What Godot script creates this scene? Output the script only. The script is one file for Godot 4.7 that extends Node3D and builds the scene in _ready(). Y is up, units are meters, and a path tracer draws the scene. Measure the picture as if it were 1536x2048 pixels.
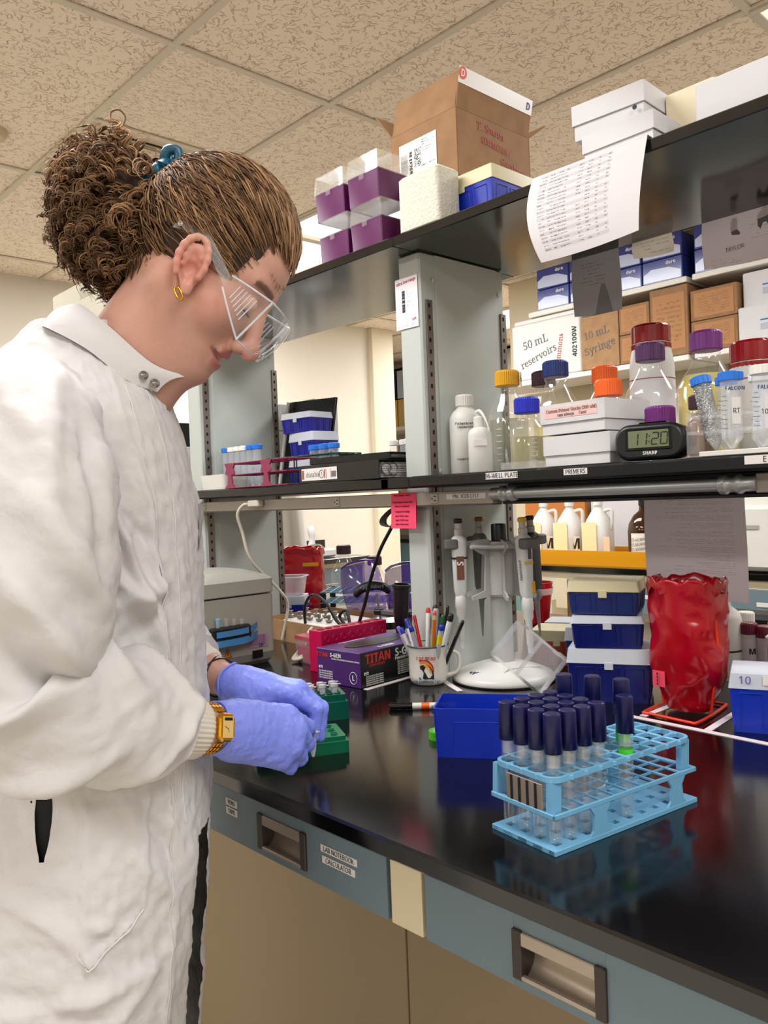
extends Node3D

const EXPOSURE := 1.06
const LAMP := 3.5 # energy of each ceiling panel

func _ready():
	var cam := Camera3D.new(); cam.name = "camera"
	cam.position = Vector3(0, 1.314, 0.64)
	cam.basis = Basis.from_euler(Vector3(-0.01552288, 0.82377581, -0.03848898))
	cam.fov = 64.18; cam.keep_aspect = Camera3D.KEEP_HEIGHT
	cam.near = 0.05; cam.far = 60.0
	add_child(cam); cam.current = true
	var e := Environment.new()
	e.background_mode = Environment.BG_COLOR
	e.background_color = Color(0.03, 0.03, 0.03)
	e.tonemap_mode = Environment.TONE_MAPPER_LINEAR
	e.tonemap_exposure = EXPOSURE
	e.sdfgi_enabled = true; e.ssao_enabled = true; e.ssil_enabled = true
	var w := WorldEnvironment.new(); w.name = "environment"; w.environment = e
	add_child(w)
	rng.seed = 7
	build_ceiling(LAMP)
	build_room()
	setup_materials()
	build_bench()
	build_top_shelf()
	build_right_shelf()
	build_left_shelf()
	build_bench_items()
	build_back_side()
	build_far()
	build_person()

var mats := {}
var taken := {}
var xf := Transform3D.IDENTITY
var sgn := 1
var rng := RandomNumberGenerator.new()
const BENCH := 0.914
const SHELF := 1.361
const TOP := 1.876

func V(x: float, y: float, z: float) -> Vector3: return Vector3(x, y, z)

# ---------- materials ----------
func mat(key: String, c = Color(0.5, 0.5, 0.5), rough := 0.6, metal := 0.0, alpha := 1.0) -> StandardMaterial3D:
	if mats.has(key): return mats[key]
	var m := StandardMaterial3D.new()
	m.resource_name = key
	m.albedo_color = Color(c.r, c.g, c.b, alpha)
	m.roughness = rough
	m.metallic = metal
	if alpha < 1.0:
		m.transparency = BaseMaterial3D.TRANSPARENCY_ALPHA
		m.cull_mode = BaseMaterial3D.CULL_DISABLED
	mats[key] = m
	return m

func hexc(h: String) -> Color: return Color.html(h)

func noise_tex(seed_: int, freq: float, w: int, lo: Color, hi: Color, normal := false, bump := 3.0, kind := FastNoiseLite.TYPE_SIMPLEX_SMOOTH) -> ImageTexture:
	var n := FastNoiseLite.new(); n.seed = seed_; n.frequency = freq; n.noise_type = kind; n.fractal_octaves = 3
	var im := n.get_seamless_image(w, w)
	im.convert(Image.FORMAT_RGBA8)
	if normal:
		im.bump_map_to_normal_map(bump)
	else:
		for y in w:
			for x in w:
				im.set_pixel(x, y, lo.lerp(hi, im.get_pixel(x, y).r))
	im.generate_mipmaps()
	return ImageTexture.create_from_image(im)

# ---------- mesh building ----------
func mb() -> SurfaceTool:
	var st := SurfaceTool.new(); st.begin(Mesh.PRIMITIVE_TRIANGLES); return st

func tri(st: SurfaceTool, a: Vector3, b: Vector3, c: Vector3):
	st.add_vertex(xf * a); st.add_vertex(xf * b); st.add_vertex(xf * c)

func quad(st: SurfaceTool, a: Vector3, b: Vector3, c: Vector3, d: Vector3):
	tri(st, a, b, c); tri(st, a, c, d)

func group_next(st: SurfaceTool, smooth: bool):
	sgn += 1
	st.set_smooth_group(sgn if smooth else -1)

# rings of points (same count) joined upwards
func loft(st: SurfaceTool, rings: Array, cap0 := true, cap1 := true, smooth := true, crease := 0.75):
	group_next(st, smooth)
	for k in rings.size() - 1:
		var p: PackedVector3Array = rings[k]
		var q: PackedVector3Array = rings[k + 1]
		var n := p.size()
		if smooth and k > 0:
			var o: PackedVector3Array = rings[k - 1]
			var d0 := (p[0] - o[0]).normalized(); var d1 := (q[0] - p[0]).normalized()
			if d0.dot(d1) < crease: group_next(st, true)
		for i in n:
			var j := (i + 1) % n
			quad(st, p[i], p[j], q[j], q[i])
	st.set_smooth_group(-1)
	if cap0: cap(st, rings[0], false)
	if cap1: cap(st, rings[-1], true)

func cap(st: SurfaceTool, r: PackedVector3Array, up: bool):
	var c := Vector3.ZERO
	for p in r: c += p
	c /= r.size()
	for i in r.size():
		var j := (i + 1) % r.size()
		if up: tri(st, c, r[i], r[j])
		else: tri(st, c, r[j], r[i])

func circ(r: float, y: float, seg := 20) -> PackedVector3Array:
	var a := PackedVector3Array()
	for i in seg:
		var t := TAU * i / seg
		a.append(V(cos(t) * r, y, sin(t) * r))
	return a

# rounded rectangle ring, w along x, d along z
func rr(w: float, d: float, r: float, y: float, n := 3, cx := 0.0, cz := 0.0) -> PackedVector3Array:
	var a := PackedVector3Array()
	r = min(r, min(w, d) * 0.499)
	for k in 4:
		var ox := (w / 2 - r) * (1 if k == 0 or k == 3 else -1)
		var oz := (d / 2 - r) * (1 if k < 2 else -1)
		for i in n + 1:
			var t := (k + float(i) / n) * PI / 2
			a.append(V(cx + ox + cos(t) * r, y, cz + oz + sin(t) * r))
	return a

func lathe(st: SurfaceTool, prof: Array, seg := 20, cap0 := true, cap1 := true):
	var rings := []
	for p in prof: rings.append(circ(max(p[0], 0.00005), p[1], seg))
	loft(st, rings, cap0, cap1)

# chamfered box; c centre
func box(st: SurfaceTool, c: Vector3, s: Vector3, b := 0.0015):
	b = min(b, min(s.x, min(s.y, s.z)) * 0.45)
	var h := s.y / 2
	var rings := [rr(s.x - 2 * b, s.z - 2 * b, b, c.y - h, 1, c.x, c.z), rr(s.x, s.z, b, c.y - h + b, 1, c.x, c.z), rr(s.x, s.z, b, c.y + h - b, 1, c.x, c.z), rr(s.x - 2 * b, s.z - 2 * b, b, c.y + h, 1, c.x, c.z)]
	loft(st, rings, true, true, false)

# box with rounded upright edges and soft top and bottom, taper: bottom size factor
func rbox(st: SurfaceTool, c: Vector3, s: Vector3, r: float, b := 0.002, taper := 1.0, n := 4):
	var h := s.y / 2
	var w0 := s.x * taper; var d0 := s.z * taper
	loft(st, [rr(w0 - 2 * b, d0 - 2 * b, r - b * 0.5, c.y - h, n, c.x, c.z), rr(w0, d0, r, c.y - h + b, n, c.x, c.z), rr(s.x, s.z, r, c.y + h - b, n, c.x, c.z), rr(s.x - 2 * b, s.z - 2 * b, r - b * 0.5, c.y + h, n, c.x, c.z)], true, true, true, 0.92)

# open tray / box shell with walls of thickness t (open on top)
func tray(st: SurfaceTool, c: Vector3, s: Vector3, t: float, r := 0.004, taper := 1.0, n := 3):
	var h := s.y / 2
	var w0 := s.x * taper; var d0 := s.z * taper
	loft(st, [rr(w0, d0, r, c.y - h, n, c.x, c.z), rr(s.x, s.z, r, c.y + h, n, c.x, c.z), rr(s.x - 2 * t, s.z - 2 * t, r * 0.7, c.y + h, n, c.x, c.z), rr(w0 - 2 * t, d0 - 2 * t, r * 0.7, c.y - h + t, n, c.x, c.z)], true, true, true, 0.9)

# lid: open below
func lidshell(st: SurfaceTool, c: Vector3, s: Vector3, t: float, r := 0.004, taper := 1.0, n := 3):
	var h := s.y / 2
	var w1 := s.x * taper; var d1 := s.z * taper
	loft(st, [rr(w1 - 2 * t, d1 - 2 * t, r * 0.7, c.y + h - t, n, c.x, c.z), rr(s.x - 2 * t, s.z - 2 * t, r * 0.7, c.y - h, n, c.x, c.z), rr(s.x, s.z, r, c.y - h, n, c.x, c.z), rr(w1, d1, r, c.y + h, n, c.x, c.z)], true, true, true, 0.9)

func tube(st: SurfaceTool, pts: Array, r, seg := 8, closed := false):
	var n := pts.size()
	var rings := []
	var up := V(0, 1, 0)
	var t0: Vector3 = (pts[1] - pts[0]).normalized()
	if abs(t0.dot(up)) > 0.9: up = V(1, 0, 0)
	var u := t0.cross(up).normalized()
	for i in n:
		var t: Vector3
		if closed: t = (pts[(i + 1) % n] - pts[(i + n - 1) % n]).normalized()
		else: t = (pts[min(i + 1, n - 1)] - pts[max(i - 1, 0)]).normalized()
		u = (u - t * u.dot(t)).normalized()
		var v := t.cross(u)
		var rad: float = r[i] if r is Array else r
		var a := PackedVector3Array()
		for k in seg:
			var ang := TAU * k / seg
			a.append(pts[i] + (u * cos(ang) - v * sin(ang)) * rad)
		rings.append(a)
	if closed: rings.append(rings[0])
	loft(st, rings, not closed, not closed, true, 0.2)

# smooth path through points
func path(pts: Array, per := 8, closed := false) -> Array:
	var out := []
	var n := pts.size()
	for i in (n if closed else n - 1):
		var p0: Vector3 = pts[(i + n - 1) % n] if closed else pts[max(i - 1, 0)]
		var p1: Vector3 = pts[i]
		var p2: Vector3 = pts[(i + 1) % n]
		var p3: Vector3 = pts[(i + 2) % n] if closed else pts[min(i + 2, n - 1)]
		for k in per:
			out.append(p1.cubic_interpolate(p2, p0, p3, float(k) / per))
	if not closed: out.append(pts[-1])
	return out

# extrude a polygon (points in x,y) along z from z0 to z1
func prism(st: SurfaceTool, poly: Array, z0: float, z1: float):
	var pv := PackedVector2Array(poly)
	if Geometry2D.is_polygon_clockwise(pv): pv.reverse()
	var idx := Geometry2D.triangulate_polygon(pv)
	group_next(st, false)
	for i in range(0, idx.size(), 3):
		var a := pv[idx[i]]; var b := pv[idx[i + 1]]; var c := pv[idx[i + 2]]
		if (b - a).cross(c - a) < 0:
			var t := b; b = c; c = t
		tri(st, V(a.x, a.y, z1), V(c.x, c.y, z1), V(b.x, b.y, z1))
		tri(st, V(a.x, a.y, z0), V(b.x, b.y, z0), V(c.x, c.y, z0))
	for i in pv.size():
		var p := pv[i]; var q := pv[(i + 1) % pv.size()]
		quad(st, V(p.x, p.y, z0), V(p.x, p.y, z1), V(q.x, q.y, z1), V(q.x, q.y, z0))

# printed sheet with uv; grid[j][i] are points, row 0 on top
func sheet(st: SurfaceTool, grid: Array):
	group_next(st, true)
	var ny := grid.size() - 1
	for j in ny:
		var nx: int = grid[j].size() - 1
		for i in nx:
			for k in [[0, 0], [1, 0], [1, 1], [0, 0], [1, 1], [0, 1]]:
				st.set_uv(Vector2(float(i + k[0]) / nx, float(j + k[1]) / ny)); st.add_vertex(xf * grid[j + k[1]][i + k[0]])

func card(st: SurfaceTool, w: float, h: float):
	sheet(st, [[V(-w / 2, h / 2, 0), V(w / 2, h / 2, 0)], [V(-w / 2, -h / 2, 0), V(w / 2, -h / 2, 0)]])

func done(called: String, st: SurfaceTool, m: Material, parent: Node = self) -> MeshInstance3D:
	st.generate_normals()
	var o := MeshInstance3D.new()
	o.mesh = st.commit()
	o.material_override = m
	o.name = called
	parent.add_child(o, true)
	return o

func inst(called: String, mesh: Mesh, m: Material, parent: Node, t := Transform3D.IDENTITY) -> MeshInstance3D:
	var o := MeshInstance3D.new(); o.mesh = mesh; o.material_override = m; o.name = called; o.transform = t
	parent.add_child(o, true)
	return o

func numbered(called: String) -> String:
	var n: int = taken.get(called, -1) + 1
	taken[called] = n
	return called if n == 0 else "%s_%03d" % [called, n]

func thing(called: String, label: String, category: String, at := Vector3.ZERO, turn := 0.0, group := "") -> Node3D:
	var o := Node3D.new(); o.name = numbered(called); add_child(o)
	o.position = at; o.rotation.y = turn
	tag(o, label, category, group)
	return o

func tag(o: Node, label: String, category: String, group := "") -> Node:
	o.set_meta("label", label)
	if category: o.set_meta("category", category)
	if group: o.set_meta("group", group)
	return o

func single(called: String, st: SurfaceTool, m: Material, label: String, category: String, group := "") -> MeshInstance3D:
	var o := done(numbered(called), st, m)
	tag(o, label, category, group)
	return o

func struct(called: String, st: SurfaceTool, m: Material, label := "") -> MeshInstance3D:
	var o := done(called, st, m)
	o.set_meta("kind", "structure")
	if label: o.set_meta("label", label)
	return o

func structnode(called: String, label := "") -> Node3D:
	var o := Node3D.new(); o.name = called; add_child(o)
	o.set_meta("kind", "structure")
	if label: o.set_meta("label", label)
	return o

func copy(o: Node3D, label: String, t: Transform3D) -> Node3D:
	var c: Node3D = o.duplicate()
	var base := String(o.name)
	if base.length() > 4 and base.substr(base.length() - 3).is_valid_int(): base = base.substr(0, base.length() - 4)
	c.name = numbered(base); add_child(c); c.transform = t
	c.set_meta("label", label)
	return c

var fonts := {}
func font(kind := "Droid Sans", bold := false) -> SystemFont:
	var k := kind + str(bold)
	if not fonts.has(k):
		var f := SystemFont.new(); f.font_names = PackedStringArray([kind]); f.font_weight = 700 if bold else 400
		fonts[k] = f
	return fonts[k]

# flat lettering facing +z of parent, h = cap height in metres
func text(s: String, h: float, m: Material, parent: Node, t: Transform3D, kind := "Droid Sans", bold := false, called := "lettering") -> MeshInstance3D:
	var tm := TextMesh.new()
	tm.text = s; tm.font = font(kind, bold); tm.font_size = 32; tm.pixel_size = h / 23.0
	tm.depth = 0.0004; tm.curve_step = 4.0
	tm.horizontal_alignment = HORIZONTAL_ALIGNMENT_CENTER
	tm.vertical_alignment = VERTICAL_ALIGNMENT_CENTER
	return inst(called, tm, m, parent, t)

func T(pos: Vector3, rx := 0.0, ry := 0.0, rz := 0.0, s := Vector3.ONE) -> Transform3D:
	return Transform3D(Basis.from_euler(Vector3(deg_to_rad(rx), deg_to_rad(ry), deg_to_rad(rz))).scaled_local(s), pos)

# image with rows of print-like dashes
func print_image(w: int, h: int, paper: Color, ink: Color, rows: Array, seed_: int) -> ImageTexture:
	var im := Image.create(w, h, false, Image.FORMAT_RGBA8)
	im.fill(paper)
	var g := RandomNumberGenerator.new(); g.seed = seed_
	for r in rows: # [x0, x1, y, height, fill]
		var x: float = r[0] * w
		while x < r[1] * w:
			var l: float = g.randf_range(2.0, 6.0) * r[3] * h * 0.5
			if g.randf() < r[4]:
				var y: int = int(r[2] * h) + g.randi_range(0, 1)
				var hh: int = max(1, int(r[3] * h * g.randf_range(0.45, 1.0)))
				var xi := int(x)
				while xi < min(x + l, r[1] * w):
					im.fill_rect(Rect2i(xi, y + g.randi_range(0, 1), 1 if g.randf() < 0.7 else 2, hh), ink.lerp(paper, g.randf_range(0.0, 0.35)))
					xi += 2
			x += l + r[3] * h * 0.5
	im.generate_mipmaps()
	return ImageTexture.create_from_image(im)

func texmat(key: String, tex: Texture2D, rough := 0.7) -> StandardMaterial3D:
	var m := mat(key, Color.WHITE, rough)
	m.albedo_texture = tex
	return m

# black frame-free label: white card with black lettering, facing +z
func label_card(s: String, w: float, h: float, lh: float, parent: Node, t: Transform3D, called := "label_strip", sub := true) -> MeshInstance3D:
	var st := mb(); xf = Transform3D.IDENTITY
	box(st, V(0, 0, 0), V(w, h, 0.0008), 0.0002)
	var o := done(called, st, mat("label_white", Color(0.86, 0.84, 0.82), 0.5), parent)
	o.transform = t
	if s: text(s, lh, mat("ink", Color(0.05, 0.05, 0.06), 0.6), o, T(V(0, 0, 0.0006)))
	return o

# ---------- ceiling ----------
const CEIL := 2.73
const GX := -2.243
const GZ := -0.64

func tile_texture(seed_: int) -> Array:
	var w := 1024; var h := 512
	var g := RandomNumberGenerator.new(); g.seed = seed_
	var hm := Image.create(w, h, false, Image.FORMAT_RGBA8)
	hm.fill(Color(1, 1, 1))
	for k in 2600:
		var x := g.randf() * w; var y := g.randf() * h
		var a := g.randf() * TAU
		var steps := g.randi_range(2, 13)
		var wd := 2 if g.randf() < 0.6 else 3
		var tone := g.randf_range(0.3, 0.7)
		for s in steps:
			hm.fill_rect(Rect2i(int(x), int(y), wd, wd), Color(tone, tone, tone))
			x += cos(a) * 2.0; y += sin(a) * 2.0; a += g.randf_range(-0.5, 0.5)
	for k in 5000:
		var t2 := g.randf_range(0.75, 0.95)
		hm.fill_rect(Rect2i(g.randi() % w, g.randi() % h, 1 + g.randi() % 2, 1), Color(t2, t2, t2))
	var al := Image.create(w, h, false, Image.FORMAT_RGBA8)
	var c1 := Color(0.97, 0.90, 0.815); var c0 := Color(0.66, 0.55, 0.44)
	for y in h:
		for x in w:
			al.set_pixel(x, y, c0.lerp(c1, hm.get_pixel(x, y).r))
	al.generate_mipmaps()
	var nm := hm.duplicate(); nm.bump_map_to_normal_map(2.0); nm.generate_mipmaps()
	return [ImageTexture.create_from_image(al), ImageTexture.create_from_image(nm)]

func light_panel(parent: Node3D, x0: float, z0: float, e: float):
	# recessed troffer: housing frame, glowing lens and an area light of the same size
	var st := mb(); xf = Transform3D.IDENTITY
	for q in [[V(0.61, 0, 0.012), V(1.22, 0.03, 0.024)], [V(0.61, 0, 0.598), V(1.22, 0.03, 0.024)], [V(0.012, 0, 0.305), V(0.024, 0.03, 0.56)], [V(1.208, 0, 0.305), V(0.024, 0.03, 0.56)]]:
		box(st, q[0] + V(0, -0.001, 0), q[1], 0.002)
	var f := done("frame", st, mat("troffer_frame", Color(0.82, 0.78, 0.72), 0.5), parent)
	st = mb()
	box(st, V(0.61, 0.006, 0.305), V(1.17, 0.004, 0.56), 0.001)
	var gm := mat("troffer_lens", Color(0.9, 0.9, 0.9), 0.6)
	gm.emission_enabled = true; gm.emission = Color(1.0, 0.955, 0.89); gm.emission_energy_multiplier = 2.2
	done("lens", st, gm, parent)
	var l := AreaLight3D.new(); l.name = "lamp_light"
	l.area_size = Vector2(1.16, 0.55)
	l.light_color = Color(0.965, 0.98, 1.0); l.light_energy = e
	l.area_range = 12.0
	l.shadow_enabled = true
	l.position = V(0.61, -0.02, 0.305); l.rotation.x = -PI / 2
	parent.add_child(l)

func build_ceiling(energy: float):
	var root := structnode("ceiling", "suspended ceiling of fissured tiles in a beige grid")
	# slab above
	var st := mb(); xf = Transform3D.IDENTITY
	box(st, V(-2.1, CEIL + 0.16, 0.0), V(11.8, 0.1, 12.0), 0.0)
	done("slab", st, mat("slab", Color(0.5, 0.47, 0.43), 0.9), root)
	var tm := []
	for k in 2:
		var tx := tile_texture(40 + k)
		var m := texmat("tile%d" % k, tx[0], 0.95)
		m.normal_enabled = true; m.normal_texture = tx[1]; m.normal_scale = 0.8
		tm.append(m)
	# one tile mesh with uv on its face (facing down)
	st = mb()
	var tw := 1.208; var td := 0.598
	st.set_smooth_group(-1)
	var face := [V(0, 0, 0), V(tw, 0, 0), V(tw, 0, td), V(0, 0, td)]
	var uvs := [Vector2(0, 0), Vector2(1, 0), Vector2(1, 1), Vector2(0, 1)]
	for k in [0, 1, 2, 0, 2, 3]: st.set_uv(uvs[k]); st.add_vertex(face[k])
	for e in 4:
		var a: Vector3 = face[e]; var b: Vector3 = face[(e + 1) % 4]
		st.set_uv(Vector2.ZERO)
		quad(st, a, a + V(0, 0.016, 0), b + V(0, 0.016, 0), b)
	st.generate_normals()
	var tile := st.commit()
	var lights := {}
	for q in [[-2, -3], [-1, -3], [1, -3], [3, -3], [-2, -7], [0, -7], [2, -7]]: lights[q] = true
	for i in range(-2, 4):
		if i % 2 == 0: lights[[i, 1]] = true
		else: lights[[i, 5]] = true
	for i in range(-5, 5):
		for j in range(-9, 11):
			var x := GX + i * 1.22; var z := GZ + j * 0.61
			if x < -8 or z < -5.8 : continue
			if [i, j] in lights and x > -5.0: continue
			if i == -1 and j == -1:
				# the tile beside the diffuser is a half tile
				inst("ceiling_tile", tile, tm[0], root, Transform3D(Basis.IDENTITY.scaled(V(0.495, 1, 1)), V(x + 0.616, CEIL, z + 0.006)))
				continue
			var flip := (i * 7 + j * 3) % 2 == 0
			var b := Basis.IDENTITY if flip else Basis(V(0, 1, 0), PI)
			inst("ceiling_tile", tile, tm[abs(i + j) % 2], root, Transform3D(b, V(x + 0.006 + (0.0 if flip else tw), CEIL, z + 0.006 + (0.0 if flip else td))))
	var gm := mat("tbar", Color(0.84, 0.79, 0.70), 0.55)
	st = mb()
	box(st, V(0, 0, 0), V(0.024, 0.006, 12.0), 0.0005)
	st.generate_normals(); var barz := st.commit()
	st = mb()
	box(st, V(0, 0, 0), V(1.196, 0.006, 0.024), 0.0005)
	st.generate_normals(); var barx := st.commit()
	for i in range(-5, 6): inst("grid_bar", barz, gm, root, Transform3D(Basis.IDENTITY, V(GX + i * 1.22, CEIL - 0.005, 0.0)))
	for i in range(-5, 5):
		for j in range(-8, 11): inst("grid_bar", barx, gm, root, Transform3D(Basis.IDENTITY, V(GX + (i + 0.5) * 1.22, CEIL - 0.005, GZ + j * 0.61)))
	st = mb()
	box(st, V(GX - 0.61, CEIL - 0.005, GZ - 0.305), V(0.024, 0.006, 0.586), 0.0005)
	done("grid_bar", st, gm, root)
	for q in lights:
		var x0: float = GX + q[0] * 1.22; var z0: float = GZ + q[1] * 0.61
		if x0 < -5.0: continue
		var where: String = "above the aisle behind the person" if q[1] >= 1 else ("over the far end of the room" if q[1] == -7 else "above the back side of the bench")
		var lab := "recessed fluorescent ceiling light panel " + where
		if q == [-2, -3]: lab = "ceiling light panel farthest from the purple tip boxes, behind the head"
		elif q == [-1, -3]: lab = "ceiling light panel seen just left of the purple tip boxes"
		elif q == [1, -3]: lab = "ceiling light panel at the upper right corner of the picture"
		var lp := thing("ceiling_light", lab, "ceiling light", V(x0, CEIL, z0), 0.0, "ceiling lights " + where)
		light_panel(lp, x0, z0, energy)
	# air diffuser
	var d := thing("air_diffuser", "beige square ceiling air vent behind the person's curly ponytail", "air vent", V(GX - 1.22 + 0.305, CEIL, GZ - 0.305))
	st = mb()
	box(st, V(0, 0.006, 0), V(0.585, 0.012, 0.585), 0.003)
	done("plate", st, mat("vent_paint", Color(0.80, 0.715, 0.59), 0.5), d)
	st = mb()
	for s in [-1, 1]:
		box(st, V(0, -0.001, s * 0.21), V(0.42, 0.006, 0.05), 0.001)
		box(st, V(s * 0.21, -0.001, 0), V(0.05, 0.006, 0.40), 0.001)
	done("slot", st, mat("vent_dark", Color(0.10, 0.09, 0.07), 0.8), d)
	for s in [-1, 1]:
		for k in 3:
			st = mb()
			box(st, V(0, -0.006, s * (0.194 + k * 0.016)), V(0.42, 0.006, 0.005), 0.001)
			done("louver", st, mat("vent_paint"), d)
			st = mb()
			box(st, V(s * (0.194 + k * 0.016), -0.006, 0), V(0.005, 0.006, 0.4), 0.001)
			done("louver", st, mat("vent_paint"), d)
	# smoke detector at the picture's left edge
	st = mb(); xf = T(V(-3.17, CEIL - 0.0, -0.40), 180)
	lathe(st, [[0.055, 0], [0.055, 0.012], [0.045, 0.03], [0.0, 0.034]], 24)
	xf = Transform3D.IDENTITY
	single("smoke_detector", st, mat("vent_paint"), "round beige smoke detector on the ceiling at the left", "smoke detector")

func build_room():
	var wall := mat("wall_paint", Color(0.86, 0.825, 0.76), 0.8)
	wall.normal_enabled = true; wall.normal_texture = noise_tex(5, 0.05, 256, Color.BLACK, Color.WHITE, true, 1.0); wall.normal_scale = 0.25
	wall.uv1_triplanar = true; wall.uv1_world_triplanar = true
	var st := mb(); xf = Transform3D.IDENTITY
	box(st, V(-2.1, -0.05, 0.0), V(11.8, 0.1, 12.0), 0.0)
	var fm := mat("floor_vinyl", Color(0.80, 0.77, 0.72), 0.4)
	struct("floor", st, fm, "beige vinyl laboratory floor")
	st = mb(); box(st, V(-5.08, 1.365, 1.0), V(0.12, 2.73, 9.95), 0.0); struct("wall_left", st, wall, "plain beige end wall of the room")
	st = mb(); box(st, V(-2.1, 1.365, -5.75), V(11.8, 2.73, 0.12), 0.0); struct("wall_back", st, wall)
	st = mb(); box(st, V(-2.1, 1.365, 5.9), V(11.8, 2.73, 0.12), 0.0); struct("wall_front", st, wall)
	st = mb(); box(st, V(3.7, 1.365, 0.0), V(0.12, 2.73, 11.9), 0.0); struct("wall_right", st, wall)
	st = mb(); box(st, V(-7.9, 1.365, -4.8), V(0.12, 2.73, 2.2), 0.0); struct("wall_far", st, wall)
	st = mb(); box(st, V(-6.5, 1.365, -3.94), V(2.9, 2.73, 0.12), 0.0); struct("wall_side", st, wall)
	# corner post at the end of the left wall
	st = mb(); box(st, V(-5.04, 1.365, -4.02), V(0.14, 2.73, 0.24), 0.004)
	struct("trim_1", st, mat("post_paint", Color(0.88, 0.83, 0.73), 0.7), "pale corner strip at the end of the wall")
	st = mb(); box(st, V(-5.0, 0.06, 1.0), V(0.03, 0.1, 9.8), 0.003); struct("baseboard_left", st, mat("basebd", Color(0.25, 0.22, 0.2), 0.6))

# ---------- bench and shelving ----------
func black_epoxy() -> StandardMaterial3D:
	if mats.has("epoxy"): return mats["epoxy"]
	var m := mat("epoxy", Color(0.028, 0.027, 0.029), 0.13)
	m.roughness_texture = noise_tex(9, 0.012, 512, Color(0.8, 0.8, 0.8), Color(1, 1, 1))
	m.roughness = 0.15
	m.uv1_triplanar = true; m.uv1_world_triplanar = true
	m.metallic_specular = 0.6
	return m

func drawer(x0: float, x1: float, label: String, hx0: float, hx1: float) -> Node3D:
	var zf := -0.012
	var paint := mat("drawer_paint", Color(0.39, 0.455, 0.485), 0.5)
	var o := thing("drawer_unit", label, "drawer", V((x0 + x1) / 2, 0.808, zf))
	var st := mb(); xf = T(-o.position)
	# front panel around the pull opening
	var hy0 := 0.8195; var hy1 := 0.868
	for q in [[x0, hx0, 0.808, 0.889], [hx1, x1, 0.808, 0.889], [hx0, hx1, 0.808, hy0], [hx0, hx1, hy1, 0.889]]:
		box(st, V((q[0] + q[1]) / 2, (q[2] + q[3]) / 2, zf - 0.01), V(q[1] - q[0], q[3] - q[2], 0.02), 0.0004)
	done("front_panel", st, paint, o)
	st = mb()
	box(st, V((x0 + x1) / 2, 0.846, -0.25), V(x1 - x0 - 0.03, 0.07, 0.42), 0.001)
	done("drawer_body", st, paint, o)
	# recessed pull: frame ends, upper strip, curved scoop
	var dark := mat("pull_dark", Color(0.19, 0.16, 0.14), 0.5)
	st = mb()
	box(st, V((hx0 + hx1) / 2, hy1 - 0.007, zf + 0.001), V(hx1 - hx0 - 0.02, 0.0145, 0.004), 0.001)
	var h := done("handle", st, mat("pull_steel", Color(0.66, 0.61, 0.55), 0.35, 0.7), o)
	for x in [hx0 + 0.005, hx1 - 0.005]:
		st = mb(); box(st, V(x, (hy0 + hy1) / 2, zf - 0.008), V(0.012, hy1 - hy0 + 0.003, 0.024), 0.001)
		done("end_cap", st, dark, h)
	st = mb()
	box(st, V((hx0 + hx1) / 2, hy0 + 0.002, zf + 0.001), V(hx1 - hx0 - 0.02, 0.0045, 0.006), 0.001)
	done("pull_lip", st, mat("pull_steel"), h)
	st = mb(); group_next(st, true)
	for k in 10:
		var a0 := PI * (0.5 + 1.0 * k / 10.0); var a1 := PI * (0.5 + 1.0 * (k + 1) / 10.0)
		var cy := (hy0 + hy1) / 2; var r := (hy1 - hy0) / 2
		quad(st, V(hx0 + 0.01, cy + sin(a0) * r, zf + cos(a0) * 0.02), V(hx1 - 0.01, cy + sin(a0) * r, zf + cos(a0) * 0.02), V(hx1 - 0.01, cy + sin(a1) * r, zf + cos(a1) * 0.02), V(hx0 + 0.01, cy + sin(a1) * r, zf + cos(a1) * 0.02))
	done("pull_scoop", st, mat("pull_steel"), h)
	xf = Transform3D.IDENTITY
	return o

func partition(xr: float, label: String) -> Node3D:
	# hollow grey metal divider, right face at xr
	var o := thing("shelf_divider", label, "shelf divider", V(xr - 0.0335, BENCH, -0.795))
	var paint := mat("divider_paint", Color(0.70, 0.715, 0.69), 0.5)
	var st := mb(); xf = T(-o.position)
	box(st, V(xr - 0.0335, 1.3845, -0.795), V(0.067, 0.939, 0.29), 0.004)
	done("body", st, paint, o)
	st = mb()
	box(st, V(xr + 0.0008, 1.3845, -0.806), V(0.002, 0.936, 0.215), 0.0008)
	done("side_panel", st, paint, o)
	for z in [-0.674, -0.932]:
		for sd in [0, 1]:
			var x: float = xr + 0.0015 if sd == 0 else xr - 0.067 - 0.0015
			for yy in [[0.93, 1.75]]:
				st = mb()
				box(st, V(x, (yy[0] + yy[1]) / 2, z), V(0.005, yy[1] - yy[0], 0.020), 0.0005)
				var s := done("slotted_strip", st, mat("strip_steel", Color(0.46, 0.43, 0.40), 0.35, 0.6), o)
				st = mb()
				var y: float = yy[0] + 0.02
				while y < yy[1] - 0.01:
					box(st, V(x + (0.0016 if sd == 0 else -0.0016), y, z + 0.001), V(0.0025, 0.009, 0.006), 0.0)
					y += 0.0254
				done("slot", st, mat("slot_black", Color(0.02, 0.02, 0.02), 0.9), s)
	for q in [[-0.69, 1.795], [-0.917, 1.795], [-0.692, 1.372]]:
		st = mb(); xf = T(-o.position) * T(V(xr + 0.0018, q[1], q[0]), 0, 0, -90)
		lathe(st, [[0.006, 0], [0.006, 0.001], [0.004, 0.0025], [0.0, 0.003]], 12)
		done("screw", st, mat("divider_paint"), o)
	xf = Transform3D.IDENTITY
	return o

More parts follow.
